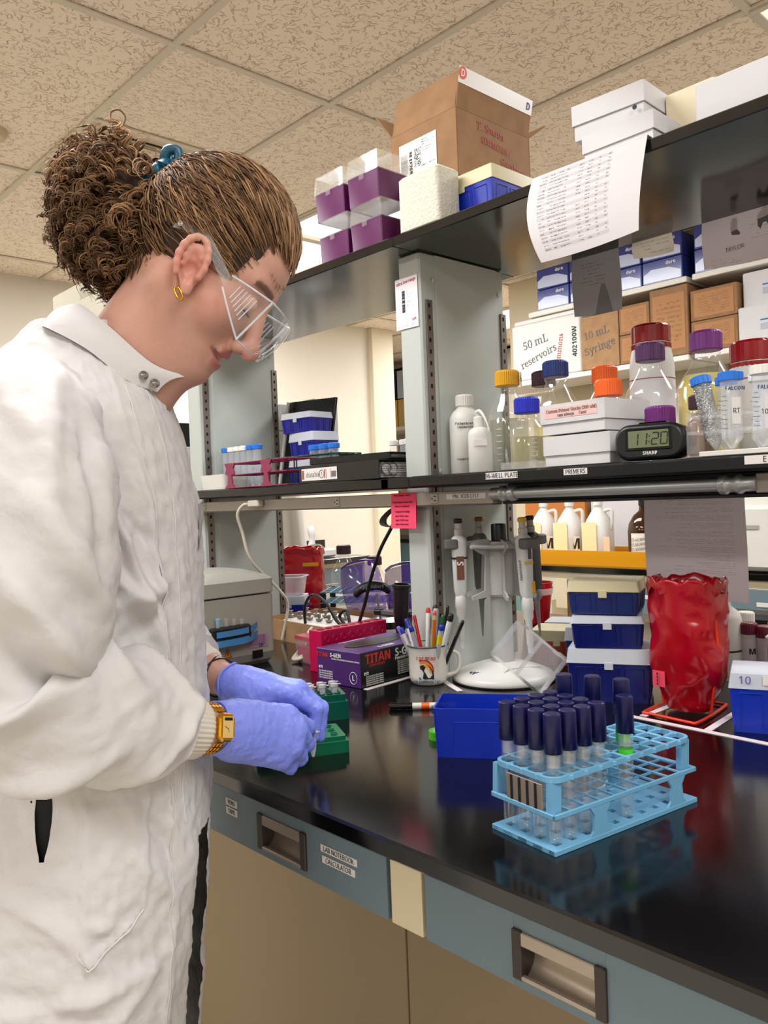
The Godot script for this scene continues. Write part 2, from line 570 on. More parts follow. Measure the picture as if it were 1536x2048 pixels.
func outlet(parent: Node3D, x: float):
	var st := mb(); xf = Transform3D.IDENTITY
	box(st, V(0, 0, 0), V(0.021, 0.021, 0.004), 0.001)
	var o := done("outlet", st, mat("outlet_grey", Color(0.66, 0.63, 0.58), 0.5), parent)
	o.position = V(x, 0, 0.0175)
	st = mb()
	box(st, V(0.003, 0.0045, 0.002), V(0.007, 0.002, 0.001), 0); box(st, V(0.003, -0.0045, 0.002), V(0.007, 0.002, 0.001), 0)
	box(st, V(-0.006, 0, 0.002), V(0.003, 0.003, 0.001), 0)
	done("socket_slot", st, mat("slot_black"), o)

func build_bench():
	var ep := black_epoxy()
	var st := mb(); xf = Transform3D.IDENTITY
	box(st, V(-1.8, BENCH - 0.012, -0.80), V(5.2, 0.024, 1.6), 0.003)
	single("worktop", st, ep, "long glossy black epoxy bench top", "worktop")
	var d := drawer(-1.325, -0.7245, "grey-blue bench drawer labelled PENS, TAPE, LAB NOTEBOOK and CALCULATOR", -0.995, -0.883)
	for q in [["PENS", -1.067, 0.865, 0.031, 0.011], ["TAPE", -1.067, 0.8515, 0.031, 0.011]]:
		label_card(q[0], q[3], q[4], 0.006, d, T(V(q[1], q[2], -0.0115) - d.position))
	label_card("LAB NOTEBOOK", 0.073, 0.0095, 0.0062, d, T(V(-0.8145, 0.860, -0.0115) - d.position))
	label_card("CALCULATOR", 0.066, 0.0095, 0.0062, d, T(V(-0.8155, 0.8455, -0.0115) - d.position))
	drawer(-0.660, -0.06, "plain grey-blue bench drawer at the lower right", -0.532, -0.424)
	st = mb(); xf = Transform3D.IDENTITY
	box(st, V(-0.692, 0.8485, -0.03), V(0.052, 0.082, 0.036), 0.001)
	single("filler_panel", st, mat("cream_paint", Color(0.80, 0.745, 0.62), 0.5), "narrow cream filler panel between the two bench drawers", "panel")
	# knee space panels and the carcass that closes the back
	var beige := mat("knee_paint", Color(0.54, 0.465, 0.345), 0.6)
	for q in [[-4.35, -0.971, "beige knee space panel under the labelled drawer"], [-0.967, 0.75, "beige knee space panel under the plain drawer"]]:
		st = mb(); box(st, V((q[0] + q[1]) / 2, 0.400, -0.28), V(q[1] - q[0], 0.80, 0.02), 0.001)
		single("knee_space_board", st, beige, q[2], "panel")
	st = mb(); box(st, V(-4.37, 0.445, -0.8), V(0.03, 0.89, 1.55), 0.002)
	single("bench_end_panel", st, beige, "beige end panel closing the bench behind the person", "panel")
	# shelving
	partition(-1.25, "grey metal shelf divider with a taped gel ladder card, in the centre")
	partition(-2.205, "grey metal shelf divider behind the grey centrifuge and the person")
	partition(-3.16, "grey metal shelf divider hidden behind the person")
	for q in [[-4.4, -1.2635, "left black top shelf carrying the purple tip boxes"], [-1.2625, 0.6, "right black top shelf carrying the cardboard box"]]:
		st = mb(); box(st, V((q[0] + q[1]) / 2, 1.8655, -0.795), V(q[1] - q[0], 0.021, 0.42), 0.002)
		single("top_shelf", st, ep, q[2], "shelf")
	var sat := mat("shelf_black", Color(0.03, 0.028, 0.028), 0.32)
	st = mb(); box(st, V(-0.45, 1.348, -0.765), V(1.59, 0.025, 0.355), 0.004)
	var s1 := single("middle_shelf", st, sat, "black middle shelf with 96-WELL PLATE and PRIMERS labels", "shelf")
	label_card("96-WELL PLATE", 0.078, 0.013, 0.0085, s1, T(V(-0.991, 1.351, -0.5865)))
	label_card("PRIMERS", 0.049, 0.011, 0.0075, s1, T(V(-0.825, 1.350, -0.5865)))
	label_card("E", 0.060, 0.013, 0.0085, s1, T(V(-0.498, 1.3515, -0.5865)))
	st = mb(); box(st, V(-1.7605, 1.348, -0.768), V(0.885, 0.025, 0.34), 0.003); box(st, V(-1.3, 1.348, -0.615), V(0.09, 0.025, 0.034), 0.003)
	single("middle_shelf", st, sat, "black middle shelf under the ring binders", "shelf")
	# under-shelf channel and power rail
	st = mb(); box(st, V(-0.35, 1.3175, -0.680), V(1.38, 0.036, 0.03), 0.001)
	box(st, V(-0.35, 1.298, -0.668), V(1.38, 0.006, 0.04), 0.001)
	single("wire_channel", st, mat("channel_black", Color(0.06, 0.056, 0.055), 0.4), "black channel behind the metal conduit pipe", "channel")
	var railm := mat("rail_paint", Color(0.62, 0.585, 0.545), 0.45, 0.2)
	var r := thing("power_rail", "grey metal power rail with outlets, long part on the left", "power rail", V(-1.7, 1.3115, -0.645))
	st = mb(); box(st, V(0, 0, 0), V(1.3, 0.0285, 0.034), 0.0012)
	done("rail_body", st, railm, r)
	st = mb(); box(st, V(0, -0.0155, 0.001), V(1.3, 0.0025, 0.030), 0.0005)
	done("rail_lip", st, mat("rail_lip", Color(0.38, 0.34, 0.32), 0.4, 0.3), r)
	for x in [-1.208, -1.536, -2.16]: outlet(r, x + 1.7)
	label_card("PNL 102B CT17", 0.108, 0.0115, 0.0075, r, T(V(-1.12 + 1.7, 0.0025, 0.0174)))
	# plug and cord
	st = mb(); box(st, V(0, 0, 0), V(0.05, 0.019, 0.022), 0.003)
	var pl := thing("mains_cable", "pale power cord plugged into the rail above the centrifuge", "cord", V(-1.87, 1.316, -0.616))
	done("plug", st, mat("cord_grey", Color(0.74, 0.71, 0.65), 0.5), pl)
	st = mb()
	tube(st, path([V(-0.025, 0, 0), V(-0.05, -0.004, 0.008), V(-0.068, -0.03, 0.015), V(-0.07, -0.08, 0.0), V(-0.06, -0.16, -0.02), V(-0.045, -0.25, -0.1), V(-0.05, -0.30, -0.13), V(-0.07, -0.395, -0.12)], 8), 0.0045, 8)
	done("cable", st, mat("cord_grey"), pl)
	var r2 := thing("power_rail", "grey metal power rail box at the right picture edge", "power rail", V(-0.12, 1.317, -0.645))
	st = mb(); box(st, V(0, 0, 0), V(0.82, 0.03, 0.034), 0.0012)
	done("rail_body", st, railm, r2)
	# conduit
	var zinc := mat("zinc", Color(0.70, 0.70, 0.69), 0.36, 0.55)
	var c := thing("conduit_pipe", "galvanised conduit pipe with couplings under the middle shelf", "pipe", V(-0.79, 1.3165, -0.632))
	st = mb(); xf = T(V(0, 0, 0), 0, 0, -90)
	lathe(st, [[0.0105, -0.21], [0.0105, 0.21]], 18)
	done("pipe", st, zinc, c)
	for s in [-1, 1]:
		st = mb()
		xf = T(V(s * 0.232, 0, 0), 0, 0, -90 * s)
		lathe(st, [[0.0125, -0.03], [0.015, -0.028], [0.016, -0.018], [0.0125, -0.014], [0.0125, -0.004], [0.0155, 0.0], [0.0155, 0.006], [0.012, 0.01], [0.012, 0.030]], 14)
		done("coupling", st, zinc, c)
	xf = Transform3D.IDENTITY
	# small bracket hook hanging under the rail
	st = mb()
	var hp := path([V(-1.36, 1.297, -0.65), V(-1.375, 1.285, -0.64), V(-1.392, 1.268, -0.635), V(-1.385, 1.255, -0.63), V(-1.36, 1.25, -0.628)], 5)
	for i in hp.size() - 1:
		group_next(st, true)
		quad(st, hp[i], hp[i] + V(0.0, 0, -0.022), hp[i + 1] + V(0, 0, -0.022), hp[i + 1])
		quad(st, hp[i] + V(0.001, 0, 0), hp[i + 1] + V(0.001, 0, 0), hp[i + 1] + V(0.001, 0, -0.022), hp[i] + V(0.001, 0, -0.022))
	single("hook", st, mat("strip_steel"), "bent metal hook hanging under the power rail", "hook")

# ---------- containers ----------
# pipette tip box: tapered body with ribbed panels, translucent hinged lid with a latch
func tip_box(label: String, at: Vector3, turn: float, s: Vector3, lid_h: float, body: Material, lid: Material, group: String, rack: Material = null, taper := 0.93) -> Node3D:
	var o := thing("pipette_tip_box", label, "tip box", at, deg_to_rad(turn), group)
	var st := mb(); xf = Transform3D.IDENTITY
	tray(st, V(0, s.y / 2, 0), V(s.x, s.y, s.z), 0.002, 0.004, taper)
	done("body", st, body, o)
	# raised panels on the two long and two short faces
	st = mb()
	var sl := (1.0 - taper) / 2
	for f in 4:
		var along := s.x if f % 2 == 0 else s.z
		var off := (s.z if f % 2 == 0 else s.x) / 2
		xf = T(Vector3.ZERO, 0, 90.0 * f)
		var tilt: float = (sl * (s.z if f % 2 == 0 else s.x)) / s.y
		for k in 3:
			var cx := (k - 1) * along * 0.29
			var w := along * 0.22
			for e in [[cx - w / 2, 0.0], [cx + w / 2, 0.0]]:
				var p0 := V(e[0], s.y * 0.1, off - tilt * s.y * 0.9 + 0.0004); var p1 := V(e[0], s.y * 0.86, off - tilt * s.y * 0.14 + 0.0004)
				tube(st, [p0, p1], 0.0011, 5)
			var q0 := V(cx - w / 2, s.y * 0.86, off - tilt * s.y * 0.14 + 0.0004)
			tube(st, [q0, q0 + V(w, 0, 0)], 0.0011, 5)
	xf = Transform3D.IDENTITY
	if rack == null: done("rib", st, body, o)
	if rack:
		st = mb()
		rbox(st, V(0, s.y - 0.004, 0), V(s.x - 0.006, 0.008, s.z - 0.006), 0.003, 0.001)
		done("tip_rack", st, rack, o)
	var lt := mb()
	lidshell(lt, V(0, s.y + lid_h / 2 - 0.003, 0), V(s.x + 0.004, lid_h, s.z + 0.004), 0.0015, 0.004, 0.95)
	var l := done("lid", lt, lid, o)
	for sg in [-1, 1]:
		st = mb(); box(st, V(0, s.y - 0.007, sg * (s.z / 2 + 0.0028)), V(0.016, 0.014, 0.002), 0.0006)
		done("latch", st, lid, l)
	return o

# screw-cap laboratory glass bottle; h is the full height with cap, d the body diameter
func media_bottle(label: String, at: Vector3, d: float, h: float, capm: Material, liquid: Material, level: float, glass: Material = null, group := "", cap_d := 0.054) -> Node3D:
	var o := thing("media_bottle", label, "bottle", at, rng.randf() * 3.0, group)
	var r := d / 2
	var cr := cap_d / 2
	var ch := 0.034 * cap_d / 0.054
	var neck := cr * 0.78
	var sh0 := h * 0.56; var sh1 := h - ch - 0.012
	var st := mb(); xf = Transform3D.IDENTITY
	var prof := [[r * 0.86, 0.002], [r * 0.97, 0.004], [r, 0.012]]
	for k in 9:
		var t := k / 8.0
		prof.append([lerpf(r, neck, t * t * (3 - 2 * t) * 0.35 + t * 0.65) if k > 0 else r, lerpf(sh0, sh1, t)])
	prof.append([neck, sh1 + 0.004]); prof.append([neck + 0.0028, sh1 + 0.007]); prof.append([neck, sh1 + 0.011]); prof.append([neck, h - ch * 0.5])
	lathe(st, prof, 28, true, false)
	done("glass_body", st, glass if glass else mat("clear_glass"), o)
	if liquid:
		st = mb()
		var lp := [[r * 0.86, 0.005], [r * 0.955, 0.010]]
		var ly := h * level
		for p in prof:
			if p[1] > 0.012 and p[1] < ly: lp.append([p[0] * 0.955, p[1]])
		var last: float = r
		for k in prof.size() - 1:
			if prof[k][1] <= ly and prof[k + 1][1] > ly: last = lerpf(prof[k][0], prof[k + 1][0], (ly - prof[k][1]) / (prof[k + 1][1] - prof[k][1]))
		lp.append([last * 0.955, ly])
		lathe(st, lp, 28)
		done("liquid", st, liquid, o)
	screw_cap(o, V(0, h - ch, 0), cr, ch, capm)
	# graduation marks and white label field
	if d > 0.065:
		st = mb()
		for k in 6:
			xf = T(V(0, h * (0.12 + 0.06 * k), 0), 0, -70)
			box(st, V(0.004, 0, r + 0.0003), V(0.012, 0.0012, 0.0004), 0)
		xf = Transform3D.IDENTITY
		done("scale_mark", st, mat("print_white", Color(0.85, 0.85, 0.82), 0.5), o)
	return o

func screw_cap(o: Node3D, p: Vector3, cr: float, ch: float, m: Material, ribs := 36, called := "cap") -> MeshInstance3D:
	var st := mb(); xf = T(p)
	var rings := []
	for q in [[0.96, 0.0], [1.0, 0.04], [1.0, 0.86], [0.95, 0.97], [0.9, 1.0]]:
		var a := PackedVector3Array()
		for i in ribs * 2:
			var t := TAU * i / (ribs * 2)
			var k: float = (1.0 if i % 2 == 0 else 0.965) if q[1] > 0.02 and q[1] < 0.95 else q[0] * 0.98
			a.append(V(cos(t) * cr * q[0] * k, ch * q[1], sin(t) * cr * q[0] * k))
		rings.append(a)
	loft(st, rings, true, true, false)
	xf = Transform3D.IDENTITY
	return done(called, st, m, o)

# conical 50 mL tube; upright at its base point
func conical_tube(label: String, at: Vector3, capm: Material, group: String, h := 0.115, r := 0.014, fill := 0.0, tilt := Vector3.ZERO, body: Material = null, mark := "") -> Node3D:
	var o := thing("conical_tube", label, "tube", at, 0.0, group)
	o.rotation = tilt
	var st := mb(); xf = Transform3D.IDENTITY
	lathe(st, [[0.003, 0.0], [0.004, 0.001], [r, 0.016], [r, h - 0.012]], 18, true, false)
	done("tube_body", st, body if body else mat("tube_plastic"), o)
	if fill > 0:
		st = mb(); lathe(st, [[0.003, 0.001], [r * 0.93, 0.017], [r * 0.93, h * fill]], 16)
		done("liquid", st, mat("pale_liquid"), o)
	screw_cap(o, V(0, h - 0.014, 0), r * 1.2, 0.014, capm, 20)
	st = mb()
	for k in 8:
		box(st, V(-0.004, 0.03 + k * 0.007, r + 0.0003), V(0.006 if k % 2 else 0.01, 0.0008, 0.0004), 0)
	done("scale_mark", st, mat("mark_grey", Color(0.35, 0.37, 0.42), 0.6), o)
	return o

# flat cardboard storage box with a lift-off lid
func card_box(label: String, at: Vector3, turn: float, s: Vector3, m: Material, group := "", lid := 0.5) -> Node3D:
	var o := thing("storage_box", label, "box", at, deg_to_rad(turn), group)
	var st := mb(); xf = Transform3D.IDENTITY
	box(st, V(0, s.y * 0.5 - 0.001, 0), V(s.x - 0.006, s.y - 0.004, s.z - 0.006), 0.0008)
	done("base", st, m, o)
	st = mb()
	lidshell(st, V(0, s.y * (1.0 - lid / 2), 0), V(s.x, s.y * lid, s.z), 0.0018, 0.0012, 1.0, 1)
	done("lid", st, m, o)
	return o

func plain_box(called: String, label: String, cat: String, c: Vector3, s: Vector3, turn: float, m: Material, group := "") -> MeshInstance3D:
	var st := mb(); xf = Transform3D.IDENTITY
	box(st, V(0, s.y / 2, 0), s, 0.0025)
	var o := single(called, st, m, label, cat, group)
	o.position = c; o.rotation.y = deg_to_rad(turn)
	return o

func setup_materials():
	mat("label_white", Color(0.83, 0.81, 0.79), 0.5)
	mat("pip_grey", Color(0.36, 0.35, 0.35), 0.4)
	mat("cord_grey", Color(0.74, 0.71, 0.65), 0.5)
	mat("clear_glass", Color(0.93, 0.96, 0.95), 0.02, 0.0, 0.04)
	mat("tube_plastic", Color(0.86, 0.88, 0.92), 0.2, 0.0, 0.22)
	mat("clear_plastic", Color(0.90, 0.90, 0.91), 0.10, 0.0, 0.07)
	mat("frosted", Color(0.86, 0.87, 0.90), 0.5, 0.0, 0.55)
	mat("frosted_cream", Color(0.86, 0.82, 0.66), 0.5, 0.0, 0.72)
	mat("tube_glass", Color(0.92, 0.95, 0.95), 0.03, 0.0, 0.03)
	mat("pale_liquid", Color(0.86, 0.85, 0.78), 0.1, 0.0, 0.3)
	mat("yellow_liquid", Color(0.86, 0.78, 0.25), 0.1, 0.0, 0.45)
	mat("olive_liquid", Color(0.60, 0.58, 0.36), 0.1, 0.0, 0.45)
	mat("grey_liquid", Color(0.55, 0.56, 0.44), 0.1, 0.0, 0.4)
	mat("amber_liquid", Color(0.50, 0.24, 0.02), 0.1, 0.0, 0.85)
	mat("cap_yellow", Color(0.85, 0.62, 0.02), 0.4)
	mat("cap_blue", Color(0.02, 0.14, 0.40), 0.4)
	mat("cap_royal", Color(0.03, 0.11, 0.68), 0.4)
	mat("cap_orange", Color(0.90, 0.36, 0.02), 0.4)
	mat("cap_purple", Color(0.27, 0.07, 0.29), 0.4)
	mat("cap_violet", Color(0.40, 0.09, 0.42), 0.4)
	mat("cap_dark", Color(0.20, 0.03, 0.13), 0.4)
	mat("cap_red", Color(0.56, 0.02, 0.07), 0.25)
	mat("cap_sky", Color(0.03, 0.42, 0.80), 0.4)
	mat("cap_white", Color(0.86, 0.85, 0.82), 0.5)
	mat("hdpe", Color(0.88, 0.87, 0.84), 0.5, 0.0, 0.75)
	mat("white_plastic", Color(0.81, 0.80, 0.77), 0.4)
	mat("white_card", Color(0.79, 0.78, 0.78), 0.75)
	mat("cream_card", Color(0.87, 0.82, 0.70), 0.75)
	mat("paper", Color(0.82, 0.80, 0.80), 0.85)
	mat("brown_card", Color(0.58, 0.43, 0.285), 0.8)
	mat("brown_card2", Color(0.64, 0.49, 0.335), 0.8)
	mat("box_blue", Color(0.02, 0.07, 0.36), 0.3)
	mat("box_indigo", Color(0.05, 0.06, 0.50), 0.3)
	mat("box_royal", Color(0.06, 0.19, 0.70), 0.25, 0.0, 0.88)
	mat("box_slate", Color(0.12, 0.17, 0.40), 0.3, 0.0, 0.92)
	mat("box_purple", Color(0.33, 0.03, 0.28), 0.35)
	mat("box_orange", Color(0.62, 0.22, 0.04), 0.35)
	mat("box_teal", Color(0.03, 0.22, 0.30), 0.35)
	mat("black_plastic", Color(0.025, 0.025, 0.028), 0.4)
	mat("black_gloss", Color(0.02, 0.02, 0.022), 0.18)
	mat("ink", Color(0.05, 0.05, 0.06), 0.6)
	mat("ink_red", Color(0.66, 0.10, 0.10), 0.6)
	mat("ink_grey", Color(0.35, 0.34, 0.34), 0.6)
	mat("print_white", Color(0.86, 0.86, 0.84), 0.5)
	mat("steel", Color(0.60, 0.58, 0.55), 0.3, 0.85)
	mat("wire_green", Color(0.05, 0.24, 0.13), 0.4)
	mat("magenta", Color(0.72, 0.0, 0.26), 0.35, 0.0, 0.93)
	mat("maroon", Color(0.50, 0.10, 0.26), 0.45)
	mat("foam", Color(0.80, 0.78, 0.71), 0.8)
	var fm: StandardMaterial3D = mats["foam"]
	fm.normal_enabled = true; fm.normal_texture = noise_tex(21, 0.06, 256, Color.BLACK, Color.WHITE, true, 6.0, FastNoiseLite.TYPE_CELLULAR); fm.normal_scale = 0.7
	fm.uv1_triplanar = true; fm.uv1_scale = V(9, 9, 9)
	for k in ["brown_card", "brown_card2"]:
		var bm: StandardMaterial3D = mats[k]
		bm.albedo_texture = noise_tex(33, 0.01, 256, Color(0.9, 0.89, 0.87), Color(1, 1, 1))
		bm.uv1_triplanar = true; bm.uv1_scale = V(5, 5, 5)

# ---------- top shelf ----------
func open_carton():
	# cardboard box with raised flaps
	var cm: Material = mats["brown_card"]
	var o := thing("cardboard_box", "open brown cardboard box with raised flaps and red handwriting on the top shelf", "box", V(-1.182, 2.011, -0.712))
	# local: right front corner at origin, width to -x, depth to -z
	var w := 0.205; var d := 0.262; var h := 0.150; var t := 0.003
	var st := mb(); xf = Transform3D.IDENTITY
	box(st, V(-w / 2, t / 2, -d / 2), V(w, t, d), 0)
	box(st, V(-w / 2, h / 2, -t / 2), V(w, h, t), 0.0008)
	box(st, V(-w / 2, h / 2, -d + t / 2), V(w, h, t), 0.0008)
	box(st, V(-t / 2, h / 2, -d / 2), V(t, h, d - 2 * t), 0.0008)
	box(st, V(-w + t / 2, h / 2, -d / 2), V(t, h, d - 2 * t), 0.0008)
	done("body", st, cm, o)
	# flaps: front, right, left, back
	for f in [[V(-w / 2, h, -0.002), w - 0.006, 0.092, 0.0, -14.0], [V(-0.002, h, -d / 2), d - 0.006, 0.084, 90.0, 10.0], [V(-w + 0.002, h, -d / 2), d - 0.006, 0.09, -90.0, 38.0], [V(-w / 2, h, -d + 0.002), w - 0.006, 0.09, 180.0, 55.0]]:
		st = mb(); box(st, V(0, f[2] / 2, 0), V(f[1], f[2], t), 0.0008)
		var fl := done("flap", st, cm, o)
		fl.transform = T(f[0], 0, f[3]) * T(Vector3.ZERO, f[4])
		if f[3] == 90.0:
			# strip of carrier tape along the top of the right flap
			st = mb(); box(st, V(0, f[2] - 0.016, 0.0022), V(f[1] + 0.001, 0.034, 0.0008), 0)
			var tp := done("tape", st, mat("tape_white", Color(0.84, 0.82, 0.80), 0.3), fl)
			st = mb(); xf = T(V(-0.118, f[2] - 0.012, 0.0028), 90)
			lathe(st, [[0.013, 0], [0.013, 0.0004]], 20); xf = Transform3D.IDENTITY
			done("logo", st, mat("logo_orange", Color(0.85, 0.28, 0.06), 0.5), tp)
			text("D", 0.016, mat("ink_blue", Color(0.08, 0.16, 0.50), 0.6), tp, T(V(0.113, f[2] - 0.016, 0.003)), "Droid Sans", true)
			text("D", 0.015, mat("print_white"), tp, T(V(-0.118, f[2] - 0.012, 0.0034)), "Droid Sans", true)
	# shipping label on the front face
	var lab := print_image(256, 256, Color(0.86, 0.85, 0.84), Color(0.12, 0.12, 0.13), [[0.62, 0.95, 0.06, 0.03, 0.8], [0.62, 0.95, 0.11, 0.03, 0.8], [0.62, 0.9, 0.16, 0.03, 0.8], [0.62, 0.95, 0.24, 0.03, 0.7], [0.62, 0.85, 0.29, 0.03, 0.8], [0.05, 0.5, 0.86, 0.04, 0.9], [0.05, 0.45, 0.92, 0.03, 0.9], [0.6, 0.95, 0.6, 0.03, 0.8]], 3)
	var im := lab.get_image()
	var g := RandomNumberGenerator.new(); g.seed = 5
	for k in 22: im.fill_rect(Rect2i(10, 60 + k * 5, 48, 1 + g.randi() % 4), Color(0.12, 0.12, 0.13))
	for yy in 34:
		for xx in 16:
			if g.randf() < 0.5: im.fill_rect(Rect2i(104 + xx * 3, 52 + yy * 3, 3, 3), Color(0.15, 0.15, 0.16))
	im.fill_rect(Rect2i(92, 178, 70, 26), Color(0.86, 0.85, 0.84))
	im.generate_mipmaps()
	st = mb(); card(st, 0.118, 0.105)
	var lb := done("shipping_label", st, texmat("ship_label", ImageTexture.create_from_image(im), 0.5), o)
	lb.transform = T(V(-0.118, 0.068, 0.0015))
	text("98 EF7GR", 0.0085, mats["ink"], lb, T(V(-0.022, 0.004, 0.0008), 0, 0, -90), "Droid Sans", true)
	# handwriting on the right face
	for q in [["T. S", 0.018, 0.172, 0.128, 0.0], ["mmm", 0.014, 0.125, 0.126, -6.0], ["SIMMONS /", 0.014, 0.128, 0.096, -5.0], ["Goodman", 0.015, 0.065, 0.062, -8.0]]:
		text(q[0], q[1], mats["ink_red"], o, T(V(0.001, q[3], -d + q[2]), 0, 90, q[4]), "Droid Serif")
	# support under it
	plain_box("cardboard_box", "flat brown carton under the open box on the top shelf", "box", V(-1.31, TOP, -0.86), V(0.15, 0.134, 0.22), 0, mats["brown_card2"])

func build_top_shelf():
	var pl: Material = mats["clear_plastic"]; var pb: Material = mats["box_purple"]
	var ye := mat("rack_yellow", Color(0.88, 0.83, 0.52), 0.6)
	var sz := V(0.104, 0.066, 0.104)
	for q in [["purple tip box with clear lid, lower left of the four", V(-1.478, TOP, -0.652)], ["purple tip box with clear lid, lower right beside the foam block", V(-1.364, TOP, -0.652)], ["purple tip box with clear lid, upper left of the four", V(-1.488, TOP + 0.106, -0.652)], ["purple tip box with clear lid, upper right of the four", V(-1.369, TOP + 0.106, -0.652)]]:
		tip_box(q[0], q[1], 0, sz, 0.043, pb, pl, "purple tip boxes on the top shelf", ye, 0.96)
	# foam block
	var st := mb(); xf = Transform3D.IDENTITY
	rbox(st, V(0, 0.061, 0), V(0.118, 0.122, 0.07), 0.010, 0.006)
	var f := single("foam_block", st, mats["foam"], "white polystyrene foam block at the edge of the top shelf", "foam block")
	f.position = V(-1.196, TOP, -0.632)
	tip_box("royal blue tip box with clear cream lid beside the foam block", V(-1.138, TOP, -0.752), 0, V(0.16, 0.088, 0.155), 0.030, mats["box_royal"], mats["frosted_cream"], "")
	open_carton()
	# white cardboard boxes
	card_box("white cardboard box under the tilted white box on the top shelf", V(-0.733, TOP, -0.672), 0, V(0.136, 0.055, 0.135), mats["white_card"], "", 0.55)
	var b2 := card_box("white cardboard box lying tilted on another, top of the pair", V(-0.765, TOP + 0.060, -0.715), 4, V(0.136, 0.062, 0.19), mats["white_card"], "", 0.55)
	b2.rotation_degrees = V(2, 4, 0)
	st = mb(); xf = T(V(0.052, 0.02, 0.0985), 90)
	lathe(st, [[0.004, 0], [0.004, 0.0006]], 12); xf = Transform3D.IDENTITY
	done("hole", st, mats["ink"], b2)
	plain_box("carton", "small cream carton between the white boxes on the top shelf", "box", V(-0.650, TOP, -0.76), V(0.088, 0.115, 0.12), 0, mats["cream_card"])
	var big := plain_box("carton", "large white carton at the right end of the top shelf", "box", V(-0.45, TOP, -0.72), V(0.305, 0.072, 0.2), 0, mats["white_card"])
	st = mb(); box(st, V(0.01, 0.064, 0.1005), V(0.03, 0.004, 0.001), 0)
	done("slit", st, mats["ink_grey"], big)
	# printed table hanging over the edge
	var rows := []
	for k in 21: 
		for c in [[0.10, 0.16], [0.19, 0.36], [0.45, 0.49], [0.53, 0.57], [0.62, 0.64], [0.70, 0.72]]: rows.append([c[0], c[1], 0.12 + k * 0.0385, 0.016, 0.9])
	var tx := print_image(1024, 768, Color(0.80, 0.78, 0.78), Color(0.34, 0.33, 0.35), rows, 11)
	var im := tx.get_image()
	for k in range(0, 21, 2):
		for y in int(0.0385 * 768):
			for x in range(int(0.09 * 1024), int(0.735 * 1024)):
				var p := im.get_pixel(x, int((0.107 + k * 0.0385) * 768) + y)
				im.set_pixel(x, int((0.107 + k * 0.0385) * 768) + y, p * Color(0.92, 0.92, 0.93))
	im.generate_mipmaps()
	st = mb(); xf = Transform3D.IDENTITY
	var grid := []
	for j in 13:
		var row := []
		var v := j / 12.0
		for i in 9:
			var u := i / 8.0
			var x: float = lerpf(-0.890 + 0.035 * v * v, -0.664 - 0.004 * v, u)
			var y: float = 1.882 - 0.165 * v + 0.008 * v * u - 0.004 * sin(u * 3.0) * v
			var z: float = -0.5815 + 0.03 * sin(v * 1.6) + 0.012 * (1 - u) * sin(v * 3.0)
			row.append(V(x, y, z))
		grid.append(row)
	# tucked part lying on the shelf
	grid.push_front([])
	for i in 9: grid[0].append(V(lerpf(-0.890, -0.664, i / 8.0), 1.8785, -0.64))
	sheet(st, grid)
	var pp := texmat("table_print", ImageTexture.create_from_image(im), 0.8)
	pp.backlight_enabled = true; pp.backlight = Color(0.25, 0.25, 0.25)
	single("paper_sheet", st, pp, "printed table of rows hanging over the front of the top shelf", "paper")
	# sheets hanging behind, off the back edge of the top shelf
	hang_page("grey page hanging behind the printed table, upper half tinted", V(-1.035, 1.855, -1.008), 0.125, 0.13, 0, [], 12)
	hang_page("small note sheet hanging from the back of the top shelf", V(-0.893, 1.857, -1.008), 0.094, 0.034, 2, ["EXTRACTION", "20 C"], 14)
	var t := hang_page("sheet with two grey animal pictures hanging behind the top shelf", V(-0.705, 1.862, -1.008), 0.152, 0.1, 1, [], 15)
	var gm := mat("ink_soft", Color(0.42, 0.40, 0.40), 0.8)
	st = mb()
	var blob := []
	for q in [[-0.2, 1.0], [0.25, 0.95], [0.5, 0.6], [0.35, 0.2], [0.3, -0.3], [0.75, -0.75], [0.6, -0.95], [0.0, -0.85], [-0.5, -0.8], [-0.7, -0.3], [-0.6, 0.3], [-0.45, 0.75]]: blob.append(Vector2(q[0] * 0.013 - 0.008, q[1] * 0.019 - 0.03))
	prism(st, blob, 0.001, 0.0015)
	done("animal_print", st, gm, t)
	st = mb(); blob = []
	for q in [[-0.1, 1.0], [0.3, 0.9], [0.8, 0.4], [0.7, -0.5], [0.45, -0.9], [0.2, -0.4], [-0.2, -0.4], [-0.5, -0.9], [-0.8, -0.6], [-0.8, 0.4], [-0.3, 0.7]]: blob.append(Vector2(q[0] * 0.017 + 0.05, q[1] * 0.022 - 0.027))
	prism(st, blob, 0.001, 0.0015)
	done("animal_print", st, gm, t)
	text("TAYLOR", 0.008, mats["ink_grey"], t, T(V(-0.01, -0.072, 0.001), 0, 0, 3))

